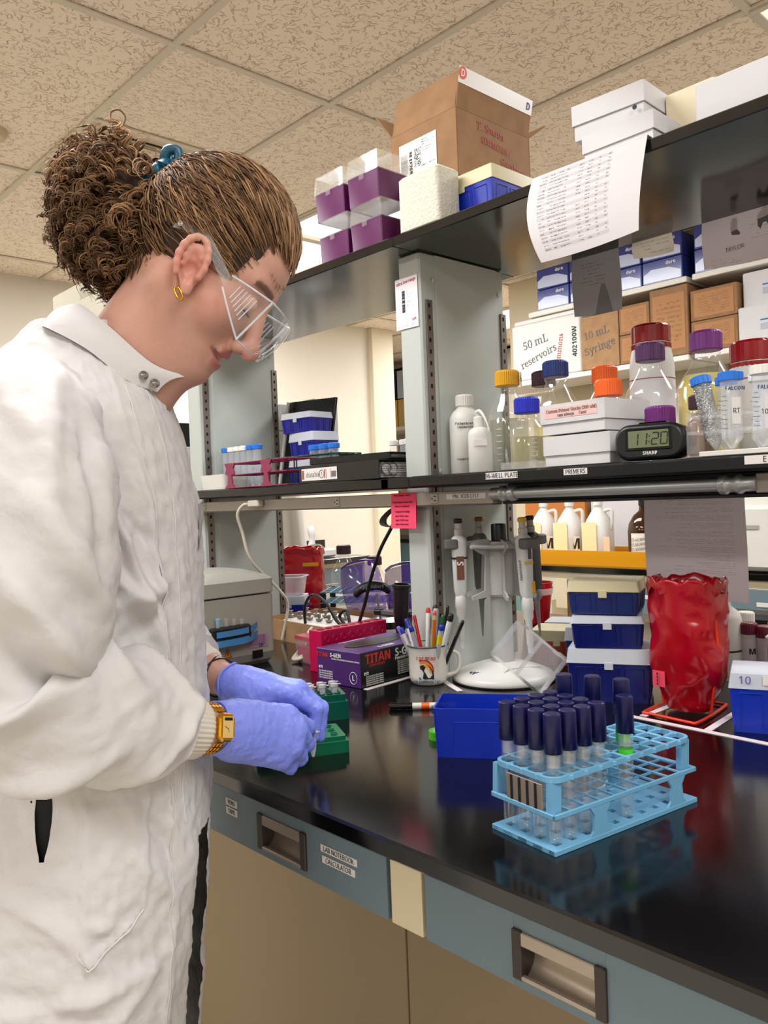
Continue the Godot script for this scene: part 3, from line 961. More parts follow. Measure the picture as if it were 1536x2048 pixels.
func hang_page(label: String, at: Vector3, w: float, h: float, kind: int, words: Array, seed_: int) -> Node3D:
	var o := thing("hanging_page", label, "paper", at)
	var rows := []
	var g := RandomNumberGenerator.new(); g.seed = seed_
	if kind == 0:
		for k in 7: rows.append([0.3 + g.randf() * 0.15, 0.75 + g.randf() * 0.2, 0.12 + k * 0.06, 0.025, 0.8])
	elif kind == 1:
		for k in 9: rows.append([0.06, 0.2 + g.randf() * 0.25, 0.08 + k * 0.06, 0.015, 0.6])
		for k in 3: rows.append([0.5, 0.9, 0.85 + k * 0.04, 0.015, 0.6])
	elif kind == 2:
		for k in 4: rows.append([0.1, 0.6 + g.randf() * 0.3, 0.2 + k * 0.18, 0.06, 0.7])
	else:
		for k in 38:
			if k % 4 != 3: rows.append([0.12, 0.3 + 0.58 * sqrt(g.randf()), 0.04 + k * 0.019, 0.008, 0.85])
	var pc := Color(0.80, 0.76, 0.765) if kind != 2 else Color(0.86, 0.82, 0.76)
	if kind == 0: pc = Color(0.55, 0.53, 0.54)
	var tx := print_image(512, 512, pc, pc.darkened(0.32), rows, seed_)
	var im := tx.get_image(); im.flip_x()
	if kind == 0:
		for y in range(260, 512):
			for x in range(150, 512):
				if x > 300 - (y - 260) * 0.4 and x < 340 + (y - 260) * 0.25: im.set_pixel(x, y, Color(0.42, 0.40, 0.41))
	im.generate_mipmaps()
	var m := texmat("page%d" % seed_, ImageTexture.create_from_image(im), 0.85)
	m.backlight_enabled = true; m.backlight = Color(0.5, 0.5, 0.5)
	var st := mb(); xf = Transform3D.IDENTITY
	var grid := []
	for j in 7:
		var row := []
		for i in 6:
			var u := i / 5.0; var v := j / 6.0
			row.append(V((u - 0.5) * w, -v * h - 0.006 * u * v, -0.01 * v * v * sin(u * 3.0) + 0.004 * sin(v * 4.0 + u * 2.0)))
		grid.append(row)
	sheet(st, grid)
	done("sheet", st, m, o)
	return o

# ---------- middle shelves ----------
func hdpe_bottle(label: String, at: Vector3, d: float, h: float, cap_d: float, called: String) -> Node3D:
	var o := thing(called, label, "bottle", at)
	var r := d / 2; var cr := cap_d / 2
	var st := mb(); xf = Transform3D.IDENTITY
	lathe(st, [[r * 0.9, 0.0], [r, 0.004], [r, h * 0.66], [r * 0.96, h * 0.71], [r * 0.82, h * 0.77], [cr * 0.9, h * 0.82], [cr * 0.85, h * 0.86]], 26)
	done("body", st, mats["hdpe"], o)
	return o

func build_right_shelf():
	var S := SHELF
	var o := hdpe_bottle("white plastic lab bottle with printed safety text beside the divider", V(-1.208, S, -0.735), 0.070, 0.180, 0.040, "plastic_bottle")
	screw_cap(o, V(0, 0.152, 0), 0.020, 0.026, mats["hdpe"], 24)
	for q in [["Fisherbrand", 0.0055, 0.112, true], ["LABORATORY", 0.004, 0.104, true], ["TARGET ORGAN", 0.004, 0.034, true]]:
		text(q[0], q[1], mats["ink"], o, T(V(0.028 * sin(0.72), q[2], 0.028 * cos(0.72)) * V(1.27, 1, 1.27), 0, 41), "Droid Sans", q[3])
	var w := hdpe_bottle("small translucent squeeze wash bottle with bent spout", V(-1.113, S, -0.672), 0.050, 0.118, 0.024, "wash_bottle")
	screw_cap(w, V(0, 0.096, 0), 0.0125, 0.022, mats["hdpe"], 18)
	var st := mb(); xf = Transform3D.IDENTITY
	tube(st, path([V(0, 0.116, 0), V(-0.004, 0.126, 0.003), V(0.006, 0.128, 0.004), V(0.022, 0.112, 0.008), V(0.036, 0.086, 0.012)], 5), [0.004, 0.004, 0.004, 0.0042, 0.0044, 0.0046, 0.0046, 0.0045, 0.0044, 0.0042, 0.004, 0.0037, 0.0034, 0.003, 0.0027, 0.0024, 0.0021, 0.0018, 0.0015, 0.0013, 0.0012], 7)
	done("spout", st, mats["hdpe"], w)
	label_card("", 0.026, 0.013, 0.004, w, T(V(0.018, 0.062, 0.020), 0, 41), "paper_label")
	media_bottle("glass bottle with yellow cap and a hanging A label", V(-1.118, S, -0.775), 0.086, 0.222, mats["cap_yellow"], mats["grey_liquid"], 0.52)
	var cl := label_card("Ar", 0.020, 0.030, 0.013, get_node(NodePath(String("media_bottle"))), T(V(0.022, 0.202, 0.020), 0, 45, 0), "paper_label")
	media_bottle("short glass bottle with bright blue cap and pale yellow liquid", V(-0.985, S, -0.665), 0.068, 0.142, mats["cap_royal"], mats["olive_liquid"], 0.45, null, "", 0.050)
	media_bottle("tall glass bottle with dark blue cap behind the white boxes", V(-1.009, S, -0.80), 0.097, 0.229, mats["cap_blue"], mats["yellow_liquid"], 0.42)
	media_bottle("glass bottle with orange cap, the lower one behind the white boxes", V(-0.886, S, -0.802), 0.084, 0.174, mats["cap_orange"], null, 0)
	media_bottle("glass bottle with orange cap, the taller one further back", V(-0.948, S, -0.890), 0.092, 0.216, mats["cap_orange"], mats["pale_liquid"], 0.4)
	media_bottle("glass bottle with dark purple cap hidden behind the blue capped bottle", V(-1.105, S, -0.89), 0.076, 0.228, mats["cap_dark"], null, 0)
	media_bottle("large empty glass bottle with purple cap in front of the red lid", V(-0.788, S, -0.792), 0.10, 0.228, mats["cap_purple"], null, 0)
	media_bottle("small bottle with violet cap behind the alarm clock", V(-0.718, S, -0.692), 0.056, 0.097, mats["cap_violet"], mats["pale_liquid"], 0.5, null, "", 0.052)
	media_bottle("large glass bottle of yellow liquid with violet cap", V(-0.652, S, -0.735), 0.098, 0.221, mats["cap_violet"], mats["yellow_liquid"], 0.66)
	media_bottle("squat bottle of dark amber liquid beside the tube rack", V(-0.630, S, -0.663), 0.044, 0.105, mats["cap_dark"], mats["amber_liquid"], 0.7, null, "", 0.038)
	for q in [["big white jar with glossy red lid standing at the back of the shelf", V(-0.843, S, -0.897), 0.088, 0.285, 0.074], ["white jar with glossy red lid behind the conical tubes", V(-0.610, S, -0.83), 0.092, 0.207, 0.078]]:
		var j := thing("reagent_jar", q[0], "jar", q[1])
		st = mb()
		var r: float = q[2] / 2; var h: float = q[3]
		lathe(st, [[r * 0.92, 0], [r, 0.005], [r, h * 0.7], [r * 0.95, h * 0.76], [q[4] / 2, h - 0.045], [q[4] / 2 * 0.95, h - 0.03]], 28)
		done("body", st, mats["white_plastic"], j)
		screw_cap(j, V(0, h - 0.05, 0), q[4] / 2 * 1.06, 0.012, mats["cap_red"], 30, "tamper_ring")
		screw_cap(j, V(0, h - 0.038, 0), q[4] / 2 * 1.04, 0.038, mats["cap_red"], 16)
		st = mb(); xf = T(V(0, h * 0.45, 0))
		lathe(st, [[r + 0.0006, -0.05], [r + 0.0006, 0.05]], 28, false, false); xf = Transform3D.IDENTITY
		done("label", st, mats["paper"], j)
		st = mb(); xf = T(V(0, h * 0.45 + 0.045, 0))
		lathe(st, [[r + 0.001, -0.001], [r + 0.001, 0.001]], 28, false, false); xf = Transform3D.IDENTITY
		done("stripe", st, mats["cap_red"], j)
	# two stacked white boxes
	var b1 := card_box("white cardboard box, lower of the pair beside the clock", V(-0.833, S, -0.672), -3, V(0.146, 0.056, 0.132), mats["white_card"], "", 0.62)
	var b2 := card_box("white cardboard box with a pink handwritten sticker, on top of the pair", V(-0.836, S + 0.058, -0.670), -5, V(0.146, 0.056, 0.132), mats["white_card"], "", 0.62)
	st = mb(); box(st, V(-0.002, 0.040, 0.0662), V(0.118, 0.019, 0.0006), 0)
	var pk := done("sticker", st, mat("pink_paper", Color(0.88, 0.71, 0.68), 0.8), b2)
	text("Custom Primer Stocks (200 uM)", 0.0055, mats["ink_grey"], pk, T(V(0, 0.0435, 0.067)), "Droid Serif")
	text("cam always      Cam!", 0.005, mats["ink_grey"], pk, T(V(0.002, 0.0355, 0.067)), "Droid Serif")
	# clear microplate under the small blue bottle's front
	st = mb(); tray(st, V(0, 0.007, 0), V(0.085, 0.014, 0.05), 0.0012)
	var mp := single("microplate", st, mats["clear_plastic"], "clear plastic well plate lying in front of the bright blue bottle", "plate")
	mp.position = V(-0.952, S, -0.613)
	clock()
	# conical tube rack and tubes
	var rk := thing("tube_stand", "clear plastic conical tube stand with white base at the right shelf end", "tube rack", V(-0.545, S, -0.625))
	st = mb(); box(st, V(0.03, 0.004, 0), V(0.17, 0.008, 0.07), 0.001)
	done("base", st, mats["white_plastic"], rk)
	for y in [0.038, 0.062]:
		st = mb()
		for sz in [-1, 1]: box(st, V(0.02, y, sz * 0.032), V(0.19, 0.006, 0.003), 0.001)
		for k in 5: box(st, V(-0.07 + k * 0.045, y, 0), V(0.003, 0.006, 0.062), 0.0005)
		done("tier", st, mats["clear_plastic"], rk)
	for k in [-1, 1]:
		st = mb(); box(st, V(0.02 + k * 0.093, 0.036, 0.0), V(0.004, 0.072, 0.07), 0.001)
		done("end_post", st, mats["clear_plastic"], rk)
	conical_tube("foil wrapped conical tube with blue cap leaning in the stand", V(-0.582, S + 0.012, -0.612), mats["cap_sky"], "", 0.118, 0.0135, 0, V(0, 0, 0.20), foil(), "")
	conical_tube("conical tube with blue cap in the stand, behind the labelled tube", V(-0.583, S + 0.010, -0.655), mats["cap_sky"], "", 0.118, 0.014, 0.2)
	var ft := conical_tube("conical tube with blue cap and a white RT label in the stand", V(-0.551, S + 0.010, -0.600), mats["cap_sky"], "", 0.117, 0.0155, 0.15)
	var navy := mat("ink_navy", Color(0.10, 0.20, 0.42), 0.6)
	text("FALCON", 0.0055, navy, ft, T(V(0.0112, 0.090, 0.0112), 0, 45), "Droid Sans", true)
	label_card("RT", 0.013, 0.04, 0.007, ft, T(V(0.012, 0.056, 0.0110), 0, 47), "paper_label")
	var f2 := conical_tube("conical tube with white cap at the right picture edge", V(-0.503, S + 0.010, -0.600), mats["cap_white"], "", 0.120, 0.0155, 0.2)
	text("FALCON", 0.0055, navy, f2, T(V(0.0112, 0.086, 0.0112), 0, 45), "Droid Sans", true)
	label_card("100%", 0.013, 0.05, 0.007, f2, T(V(0.012, 0.05, 0.0110), 0, 47), "paper_label")
	conical_tube("conical tube with white cap behind the blue capped tubes", V(-0.530, S + 0.010, -0.655), mats["cap_white"], "", 0.117, 0.014, 0.0)

func foil() -> Material:
	if mats.has("foil"): return mats["foil"]
	var m := mat("foil", Color(0.75, 0.75, 0.74), 0.28, 1.0)
	m.normal_enabled = true; m.normal_texture = noise_tex(77, 0.09, 256, Color.BLACK, Color.WHITE, true, 12.0); m.normal_scale = 1.6
	m.uv1_triplanar = true; m.uv1_scale = V(14, 14, 14)
	return m

func clock():
	var o := thing("alarm_clock", "black digital alarm clock showing 11:20", "clock", V(-0.692, SHELF, -0.618), deg_to_rad(12))
	var st := mb(); xf = T(V(0, 0.031, 0), 90)
	loft(st, [rr(0.105, 0.050, 0.02, -0.040, 6), rr(0.114, 0.058, 0.024, -0.030, 6), rr(0.116, 0.060, 0.025, 0.018, 6), rr(0.110, 0.054, 0.023, 0.024, 6), rr(0.104, 0.048, 0.020, 0.0255, 6)])
	xf = Transform3D.IDENTITY
	done("case", st, mats["black_plastic"], o)
	st = mb(); box(st, V(0, 0.035, 0.0255), V(0.076, 0.036, 0.003), 0.002)
	done("bezel", st, mats["black_gloss"], o)
	st = mb(); box(st, V(0, 0.0355, 0.0268), V(0.066, 0.028, 0.0015), 0.0005)
	var lcd := done("display", st, mat("lcd", Color(0.42, 0.44, 0.32), 0.3), o)
	# seven segment digits
	var seg := {"1": [1, 2], "2": [0, 1, 6, 4, 3], "0": [0, 1, 2, 3, 4, 5]}
	st = mb()
	var x := -0.022
	for ch in ["1", "1", ":", "2", "0"]:
		xf = Transform3D(Basis(V(1, 0, 0), V(0.10, 1, 0), V(0, 0, 1)), V(x, 0.0355, 0.0277))
		if ch == ":":
			for sy in [-1, 1]: box(st, V(-0.005, sy * 0.0045, 0), V(0.002, 0.002, 0.0004), 0)
			x += 0.0045; continue
		for s in seg[ch]:
			match s:
				0: box(st, V(0, 0.0095, 0), V(0.009, 0.0018, 0.0004), 0)
				1: box(st, V(0.0052, 0.005, 0), V(0.0019, 0.0085, 0.0004), 0)
				2: box(st, V(0.0052, -0.005, 0), V(0.0019, 0.0085, 0.0004), 0)
				3: box(st, V(0, -0.0095, 0), V(0.009, 0.0018, 0.0004), 0)
				4: box(st, V(-0.0052, -0.005, 0), V(0.0019, 0.0085, 0.0004), 0)
				5: box(st, V(-0.0052, 0.005, 0), V(0.0019, 0.0085, 0.0004), 0)
				6: box(st, V(0, 0, 0), V(0.009, 0.0018, 0.0004), 0)
		x += 0.0145
	xf = Transform3D.IDENTITY
	done("digits", st, mats["ink"], lcd)
	text("SHARP", 0.0055, mats["print_white"], o, T(V(0.002, 0.0125, 0.0262)), "Droid Sans", true)
	st = mb(); xf = T(V(0, 0.062, -0.008))
	rbox(st, V(0, 0, 0), V(0.05, 0.006, 0.022), 0.006, 0.002); xf = Transform3D.IDENTITY
	done("snooze_button", st, mats["black_gloss"], o)

func binder(label: String, c: Vector3, s: Vector3, turn: float, spine := true) -> Node3D:
	# lies flat; spine faces +z, length along x
	var o := thing("ring_binder", label, "binder", c, deg_to_rad(turn))
	var bm := mat("binder_black", Color(0.035, 0.035, 0.04), 0.35)
	var st := mb(); xf = Transform3D.IDENTITY
	box(st, V(0, 0.0015, -s.z / 2), V(s.x, 0.003, s.z), 0.001)
	done("cover", st, bm, o)
	st = mb(); box(st, V(0, s.y - 0.0015, -s.z / 2), V(s.x, 0.003, s.z), 0.001)
	done("cover", st, bm, o)
	st = mb(); box(st, V(0, s.y / 2, -0.0015), V(s.x, s.y - 0.002, 0.003), 0.001)
	done("spine", st, bm, o)
	st = mb()
	for k in 7: box(st, V(-0.003 + 0.002 * (k % 3), 0.005 + (s.y - 0.008) * k / 7.0, -s.z / 2 - 0.006), V(s.x - 0.02, (s.y - 0.010) / 8.0, s.z - 0.025), 0.0003)
	done("pages", st, mats["paper"], o)
	return o

func build_left_shelf():
	var S := SHELF
	var b := binder("black ring binder with a white spine label lying on the shelf", V(-1.502, S, -0.602), V(0.31, 0.044, 0.22), -2)
	var st := mb(); xf = Transform3D.IDENTITY
	box(st, V(-0.070, 0.021, 0.0008), V(0.145, 0.030, 0.0008), 0.0002)
	var lb := done("label", st, mats["label_white"], b)
	text("durable", 0.012, mats["ink_grey"], lb, T(V(-0.094, 0.020, 0.0014)))
	st = mb(); box(st, V(-0.136, 0.021, 0.0014), V(0.008, 0.022, 0.0004), 0)
	for q in [[-0.046, 0.003], [-0.040, 0.0015], [-0.021, 0.001]]: box(st, V(q[0], 0.021, 0.0014), V(q[1], 0.022, 0.0004), 0)
	done("label_stripe", st, mat("ink_dull_red", Color(0.62, 0.2, 0.2), 0.6), lb)
	st = mb()
	for k in 9: box(st, V(-0.0185 + k * 0.0022, 0.019, 0.0014), V(0.0011 + 0.0005 * (k % 2), 0.014, 0.0004), 0)
	xf = T(V(-0.058, 0.021, 0.0014), 90)
	var ring := []
	for k in 16: ring.append(V(cos(TAU * k / 16) * 0.0095, 0, sin(TAU * k / 16) * 0.0095))
	tube(st, ring, 0.0008, 4, true); xf = Transform3D.IDENTITY
	text("1", 0.009, mats["ink_grey"], lb, T(V(-0.058, 0.021, 0.0014)))
	done("barcode", st, mats["ink_grey"], lb)
	# rings seen at the end
	for z in [-0.03, -0.05]:
		st = mb(); xf = T(V(0.148, 0.022, z), 0, 0, 90)
		var rg := []
		for k in 18: rg.append(V(cos(TAU * k / 18) * 0.014, 0, sin(TAU * k / 18) * 0.014))
		tube(st, rg, 0.0016, 6, true); xf = Transform3D.IDENTITY
		done("ring", st, mats["steel"], b)
	binder("thin black folder lying on top of the ring binder", V(-1.475, S + 0.0445, -0.615), V(0.27, 0.016, 0.20), 4)
	# magenta rack, in front; green wire rack
	var mr := thing("tube_rack", "maroon plastic tube rack at the left end of the shelf", "tube rack", V(-1.83, S, -0.642), deg_to_rad(-2))
	for y in [0.001, 0.036, 0.068]:
		st = mb()
		for z in [-0.045, -0.015, 0.015, 0.045]: box(st, V(0, y, z), V(0.30, 0.003, 0.004), 0.001)
		for k in 9: box(st, V(-0.148 + k * 0.037, y, 0), V(0.004, 0.003, 0.094), 0.001)
		done("tier", st, mats["maroon"], mr)
	for x in [-0.135, 0.05]:
		st = mb(); xf = T(V(x, 0, 0.046))
		prism(st, [Vector2(-0.03, 0), Vector2(0.03, 0), Vector2(0.012, 0.012), Vector2(0.009, 0.036), Vector2(0.026, 0.040), Vector2(0.018, 0.055), Vector2(0.028, 0.070), Vector2(-0.028, 0.070), Vector2(-0.018, 0.055), Vector2(-0.026, 0.040), Vector2(-0.009, 0.036), Vector2(-0.012, 0.012)], -0.002, 0.002)
		xf = Transform3D.IDENTITY
		done("end_frame", st, mats["maroon"], mr)
	var gr := thing("wire_rack", "green coated wire tube rack in front of the blue tip boxes", "tube rack", V(-1.80, S, -0.748), deg_to_rad(3))
	for y in [0.003, 0.042, 0.078]:
		st = mb()
		for k in 5: tube(st, [V(-0.12, y, -0.05 + k * 0.025), V(0.16, y, -0.05 + k * 0.025)], 0.0018, 5)
		for k in 11: tube(st, [V(-0.12 + k * 0.028, y + 0.002, -0.05), V(-0.12 + k * 0.028, y + 0.002, 0.05)], 0.0015, 5)
		done("wire_tier", st, mats["wire_green"], gr)
	for q in [[-0.11, 0.05], [0.0, 0.05], [0.15, 0.05], [-0.11, -0.05], [0.15, -0.05]]:
		st = mb(); tube(st, [V(q[0], 0.0, q[1]), V(q[0], 0.082, q[1])], 0.0022, 6)
		done("wire_post", st, mats["wire_green"], gr)
	for k in 3: conical_tube("blue capped conical tube standing in the green wire rack" + [", left one", ", middle one", ", right one"][k], V(-1.770 + 0.042 * k, S + 0.004, -0.748), mats["cap_sky"], "tubes in the green wire rack", 0.105, 0.0135)
	# blue tip boxes
	for q in [[V(-1.925, S, -0.868), 0.062, 0.026, "bottom", 2.0], [V(-1.925, S + 0.086, -0.868), 0.050, 0.026, "middle", -4.0], [V(-1.955, S + 0.16, -0.868), 0.045, 0.018, "top", 6.0]]:
		tip_box("indigo tip box with white lid, %s of the stack on the left shelf" % q[3], q[0], q[4], V(0.128, q[1], 0.092), q[2], mats["box_indigo"], mats["frosted"], "indigo tip boxes on the left shelf")
	# black framed board leaning at the divider
	var bd := thing("leaning_board", "black board with a white edge leaning against the divider", "board", V(-2.055, S + 0.008, -0.925), deg_to_rad(-4))
	st = mb(); box(st, V(0, 0.135, 0), V(0.26, 0.27, 0.008), 0.001); done("board", st, mats["black_gloss"], bd)
	st = mb(); box(st, V(-0.136, 0.135, 0.002), V(0.012, 0.27, 0.016), 0.001); done("edge_strip", st, mats["white_plastic"], bd)
	bd.rotation_degrees = V(-8, -4, -3)
	# tubes at the left and right of the bay
	for k in 6:
		var nm: String = ["blue", "white", "white", "white", "blue", "blue"][k]
		conical_tube("%s capped conical tube in the row beside the divider, number %s from the left" % [nm, ["one", "two", "three", "four", "five", "six"][k]], V(-2.165 + k * 0.0335, S, -0.715), mats["cap_sky"] if nm == "blue" else mats["cap_white"], "row of conical tubes beside the left divider", 0.128, 0.0125)
	for k in 6:
		conical_tube("white capped conical tube behind the binders, number %s from the left" % ["one", "two", "three", "four", "five", "six"][k], V(-1.545 + k * 0.0275, S, -0.835 - 0.01 * (k % 2)), mats["cap_white"], "white capped tubes behind the binders", 0.106, 0.0105)
	# foam dish
	st = mb(); tray(st, V(0, 0.021, 0), V(0.135, 0.042, 0.09), 0.006, 0.014, 0.93)
	var d := single("foam_tray", st, mats["white_plastic"], "low white tray at the left end of the shelf", "tray")
	d.position = V(-2.07, S, -0.645)
	# left of the divider: a carton, a rolled item and a dark bottle seen past the person
	plain_box("carton", "white carton on the shelf behind the person's chest", "box", V(-2.50, S + 0.06, -0.78), V(0.2, 0.09, 0.2), 0, mats["white_card"])
	plain_box("carton", "dark carton on the shelf behind the person's collar", "box", V(-2.52, S + 0.15, -0.78), V(0.2, 0.08, 0.2), 0, mats["black_plastic"])
	plain_box("carton", "pale carton under the white carton behind the person's chest", "box", V(-2.50, S, -0.78), V(0.24, 0.06, 0.2), 0, mats["cream_card"])
	st = mb(); box(st, V(-2.716, 1.348, -0.768), V(0.88, 0.025, 0.34), 0.003)
	single("middle_shelf", st, mats["shelf_black"], "black middle shelf behind the person", "shelf")
	# foam boxes on the far left of the top shelf
	for q in [[V(-3.13, TOP, -0.74), V(0.26, 0.17, 0.22), "white foam box, lower one behind the person's shoulder"], [V(-3.13, TOP + 0.172, -0.74), V(0.27, 0.12, 0.22), "white foam lid lying on the foam box behind the person"], [V(-2.80, TOP, -0.71), V(0.33, 0.215, 0.2), "white foam box beside the person's neck"]]:
		st = mb(); rbox(st, V(0, q[1].y / 2, 0), q[1], 0.012, 0.006)
		var fb := single("foam_box", st, mats["foam"], q[2], "foam box")
		fb.position = q[0]
	# sticky note and gel ladder card
	st = mb(); card(st, 0.079, 0.079)
	var sm := mat("note_pink", Color(0.90, 0.24, 0.38), 0.8)
	var n := single("sticky_note", st, sm, "hot pink sticky note hanging on the power rail", "note")
	n.position = V(-1.303, 1.287, -0.6255); n.rotation_degrees = V(-3, 0, 0)
	var ir := mat("ink_maroon", Color(0.35, 0.02, 0.10), 0.7)
	for q in [["Room number: UNITS", 0.034], ["* Any changes to your unit", 0.019], ["label or a comment", 0.010], ["* assigned the fridge", -0.002], ["don't UNITS other", -0.012], ["label  UNITS user", -0.021], ["date to that assay", -0.030]]:
		text(q[0], 0.0036, ir, n, T(V(-0.004, q[1], 0.0006)), "Droid Serif")
	var rows := []
	for k in 8: rows.append([0.47, 0.62 + 0.2 * abs(sin(k * 2.0)), 0.27 + k * 0.035 + (0.06 if k > 3 else 0.0), 0.012, 0.8])
	for k in 7: rows.append([0.16, 0.22, 0.29 + k * 0.06, 0.012, 0.9])
	rows.append([0.06, 0.94, 0.93, 0.012, 0.8]); rows.append([0.06, 0.6, 0.955, 0.01, 0.8])
	var tx := print_image(256, 384, Color(0.86, 0.83, 0.84), Color(0.4, 0.4, 0.42), rows, 8)
	var im := tx.get_image()
	im.fill_rect(Rect2i(76, 96, 34, 164), Color(0.14, 0.13, 0.15))
	for q in [[110, 3], [138, 4], [160, 6], [190, 7], [216, 3], [236, 3]]: im.fill_rect(Rect2i(80, q[0], 26, q[1]), Color(0.5, 0.5, 0.5) if q[1] < 6 else Color(0.86, 0.86, 0.86))
	im.generate_mipmaps()
	st = mb(); card(st, 0.070, 0.113)
	var gc := single("gel_ladder_card", st, texmat("gel_print", ImageTexture.create_from_image(im), 0.7), "white card with a printed gel ladder taped to the divider", "card")
	gc.position = V(-1.290, 1.748, -0.6475); gc.rotation_degrees = V(0, 0, 0)
	text("ultra low range", 0.006, mats["ink_red"], gc, T(V(0.0, 0.047, 0.0006), 0, 0, 4), "Droid Serif")
	text("Lab", 0.005, mats["ink_red"], gc, T(V(0.022, -0.038, 0.0006), 0, 0, 10), "Droid Serif")

# ---------- bench, near side ----------
func glove_box():
	# corners: front left (-1.445,-.476), front right (-1.309,-.486), long side runs back
	var o := thing("glove_box", "purple and black nitrile glove box on the bench", "box", V(-1.306, BENCH, -0.484), deg_to_rad(4))
	var w := 0.137; var h := 0.076; var d := 0.235
	var st := mb(); xf = Transform3D.IDENTITY
	box(st, V(-w / 2, h / 2, -d / 2), V(w, h, d), 0.0015)
	done("carton", st, mat("glove_purple", Color(0.25, 0.10, 0.38), 0.35), o)
	st = mb(); box(st, V(0.0004, h / 2, -d / 2), V(0.001, h - 0.002, d - 0.002), 0)
	var rs := done("side_print", st, mat("glove_black", Color(0.02, 0.02, 0.022), 0.3), o)
	var red := mat("print_red", Color(0.80, 0.16, 0.10), 0.4)
	text("TITAN", 0.020, red, rs, T(V(0.0012, 0.060, -0.054), 0, 90), "Droid Sans", true)
	text("Brand Gloves", 0.006, red, rs, T(V(0.0012, 0.046, -0.050), 0, 90))
	text("S-GEN", 0.018, mats["print_white"], rs, T(V(0.0012, 0.061, -0.145), 0, 90), "Droid Sans", true)
	text("Powder-Free", 0.007, mats["print_white"], rs, T(V(0.0012, 0.048, -0.137), 0, 90), "Droid Sans", true)
	for k in 7: text("Specially formulated nitrile"  if k % 2 else "Tear and puncture resistant", 0.0035, mats["print_white"], rs, T(V(0.0012, 0.040 - k * 0.0045, -0.145), 0, 90))
	text("en", 0.009, mats["print_white"], rs, T(V(0.0012, 0.031, -0.016), 0, 90), "Droid Sans", true)
	for k in 5: text("Distributed by Titan Gloves", 0.0032, mats["print_white"], rs, T(V(0.0012, 0.023 - k * 0.0045, -0.042), 0, 90))
	text("TITAN", 0.009, red, o, T(V(-0.118, 0.063, 0.0008)), "Droid Sans", true)
	text("S-GEN", 0.0085, mats["print_white"], o, T(V(-0.075, 0.064, 0.0008)), "Droid Sans", true)
	text("Powder-Free Nitrile Examination Gloves", 0.0035, mats["print_white"], o, T(V(-0.045, 0.056, 0.0008)))
	text("en", 0.008, mats["print_white"], o, T(V(-0.124, 0.036, 0.0008)), "Droid Sans", true)
	for k in 4: text("One Hundred Gloves", 0.0034, mats["print_white"], o, T(V(-0.108, 0.027 - k * 0.005, 0.0008)))
	st = mb(); xf = T(V(-0.022, 0.021, 0.0006), 90)
	var ring := []
	for k in 18: ring.append(V(cos(TAU * k / 18) * 0.011, 0, sin(TAU * k / 18) * 0.013))
	tube(st, ring, 0.0006, 4, true); xf = Transform3D.IDENTITY
	done("size_mark", st, mats["print_white"], o)
	text("L", 0.011, mats["print_white"], o, T(V(-0.022, 0.021, 0.0008)), "Droid Sans", true)
	# oval opening on top with black film, open flap shadowed
	st = mb(); xf = T(V(-0.075, h + 0.0004, -0.12))
	var el := PackedVector3Array(); var el2 := PackedVector3Array()
	for k in 28:
		el.append(V(cos(TAU * k / 28) * 0.034, 0, sin(TAU * k / 28) * 0.088)); el2.append(V(cos(TAU * k / 28) * 0.034, 0.0006, sin(TAU * k / 28) * 0.088))
	loft(st, [el, el2], false, true); xf = Transform3D.IDENTITY
	done("opening", st, mats["black_plastic"], o)
	text("S-GEN", 0.012, mats["print_white"], o, T(V(-0.018, h + 0.0008, -0.10), -90, 90), "Droid Sans", true)
	text("Powder-Free Nitrile Gloves", 0.005, mats["print_white"], o, T(V(-0.125, h + 0.0008, -0.10), -90, 90))

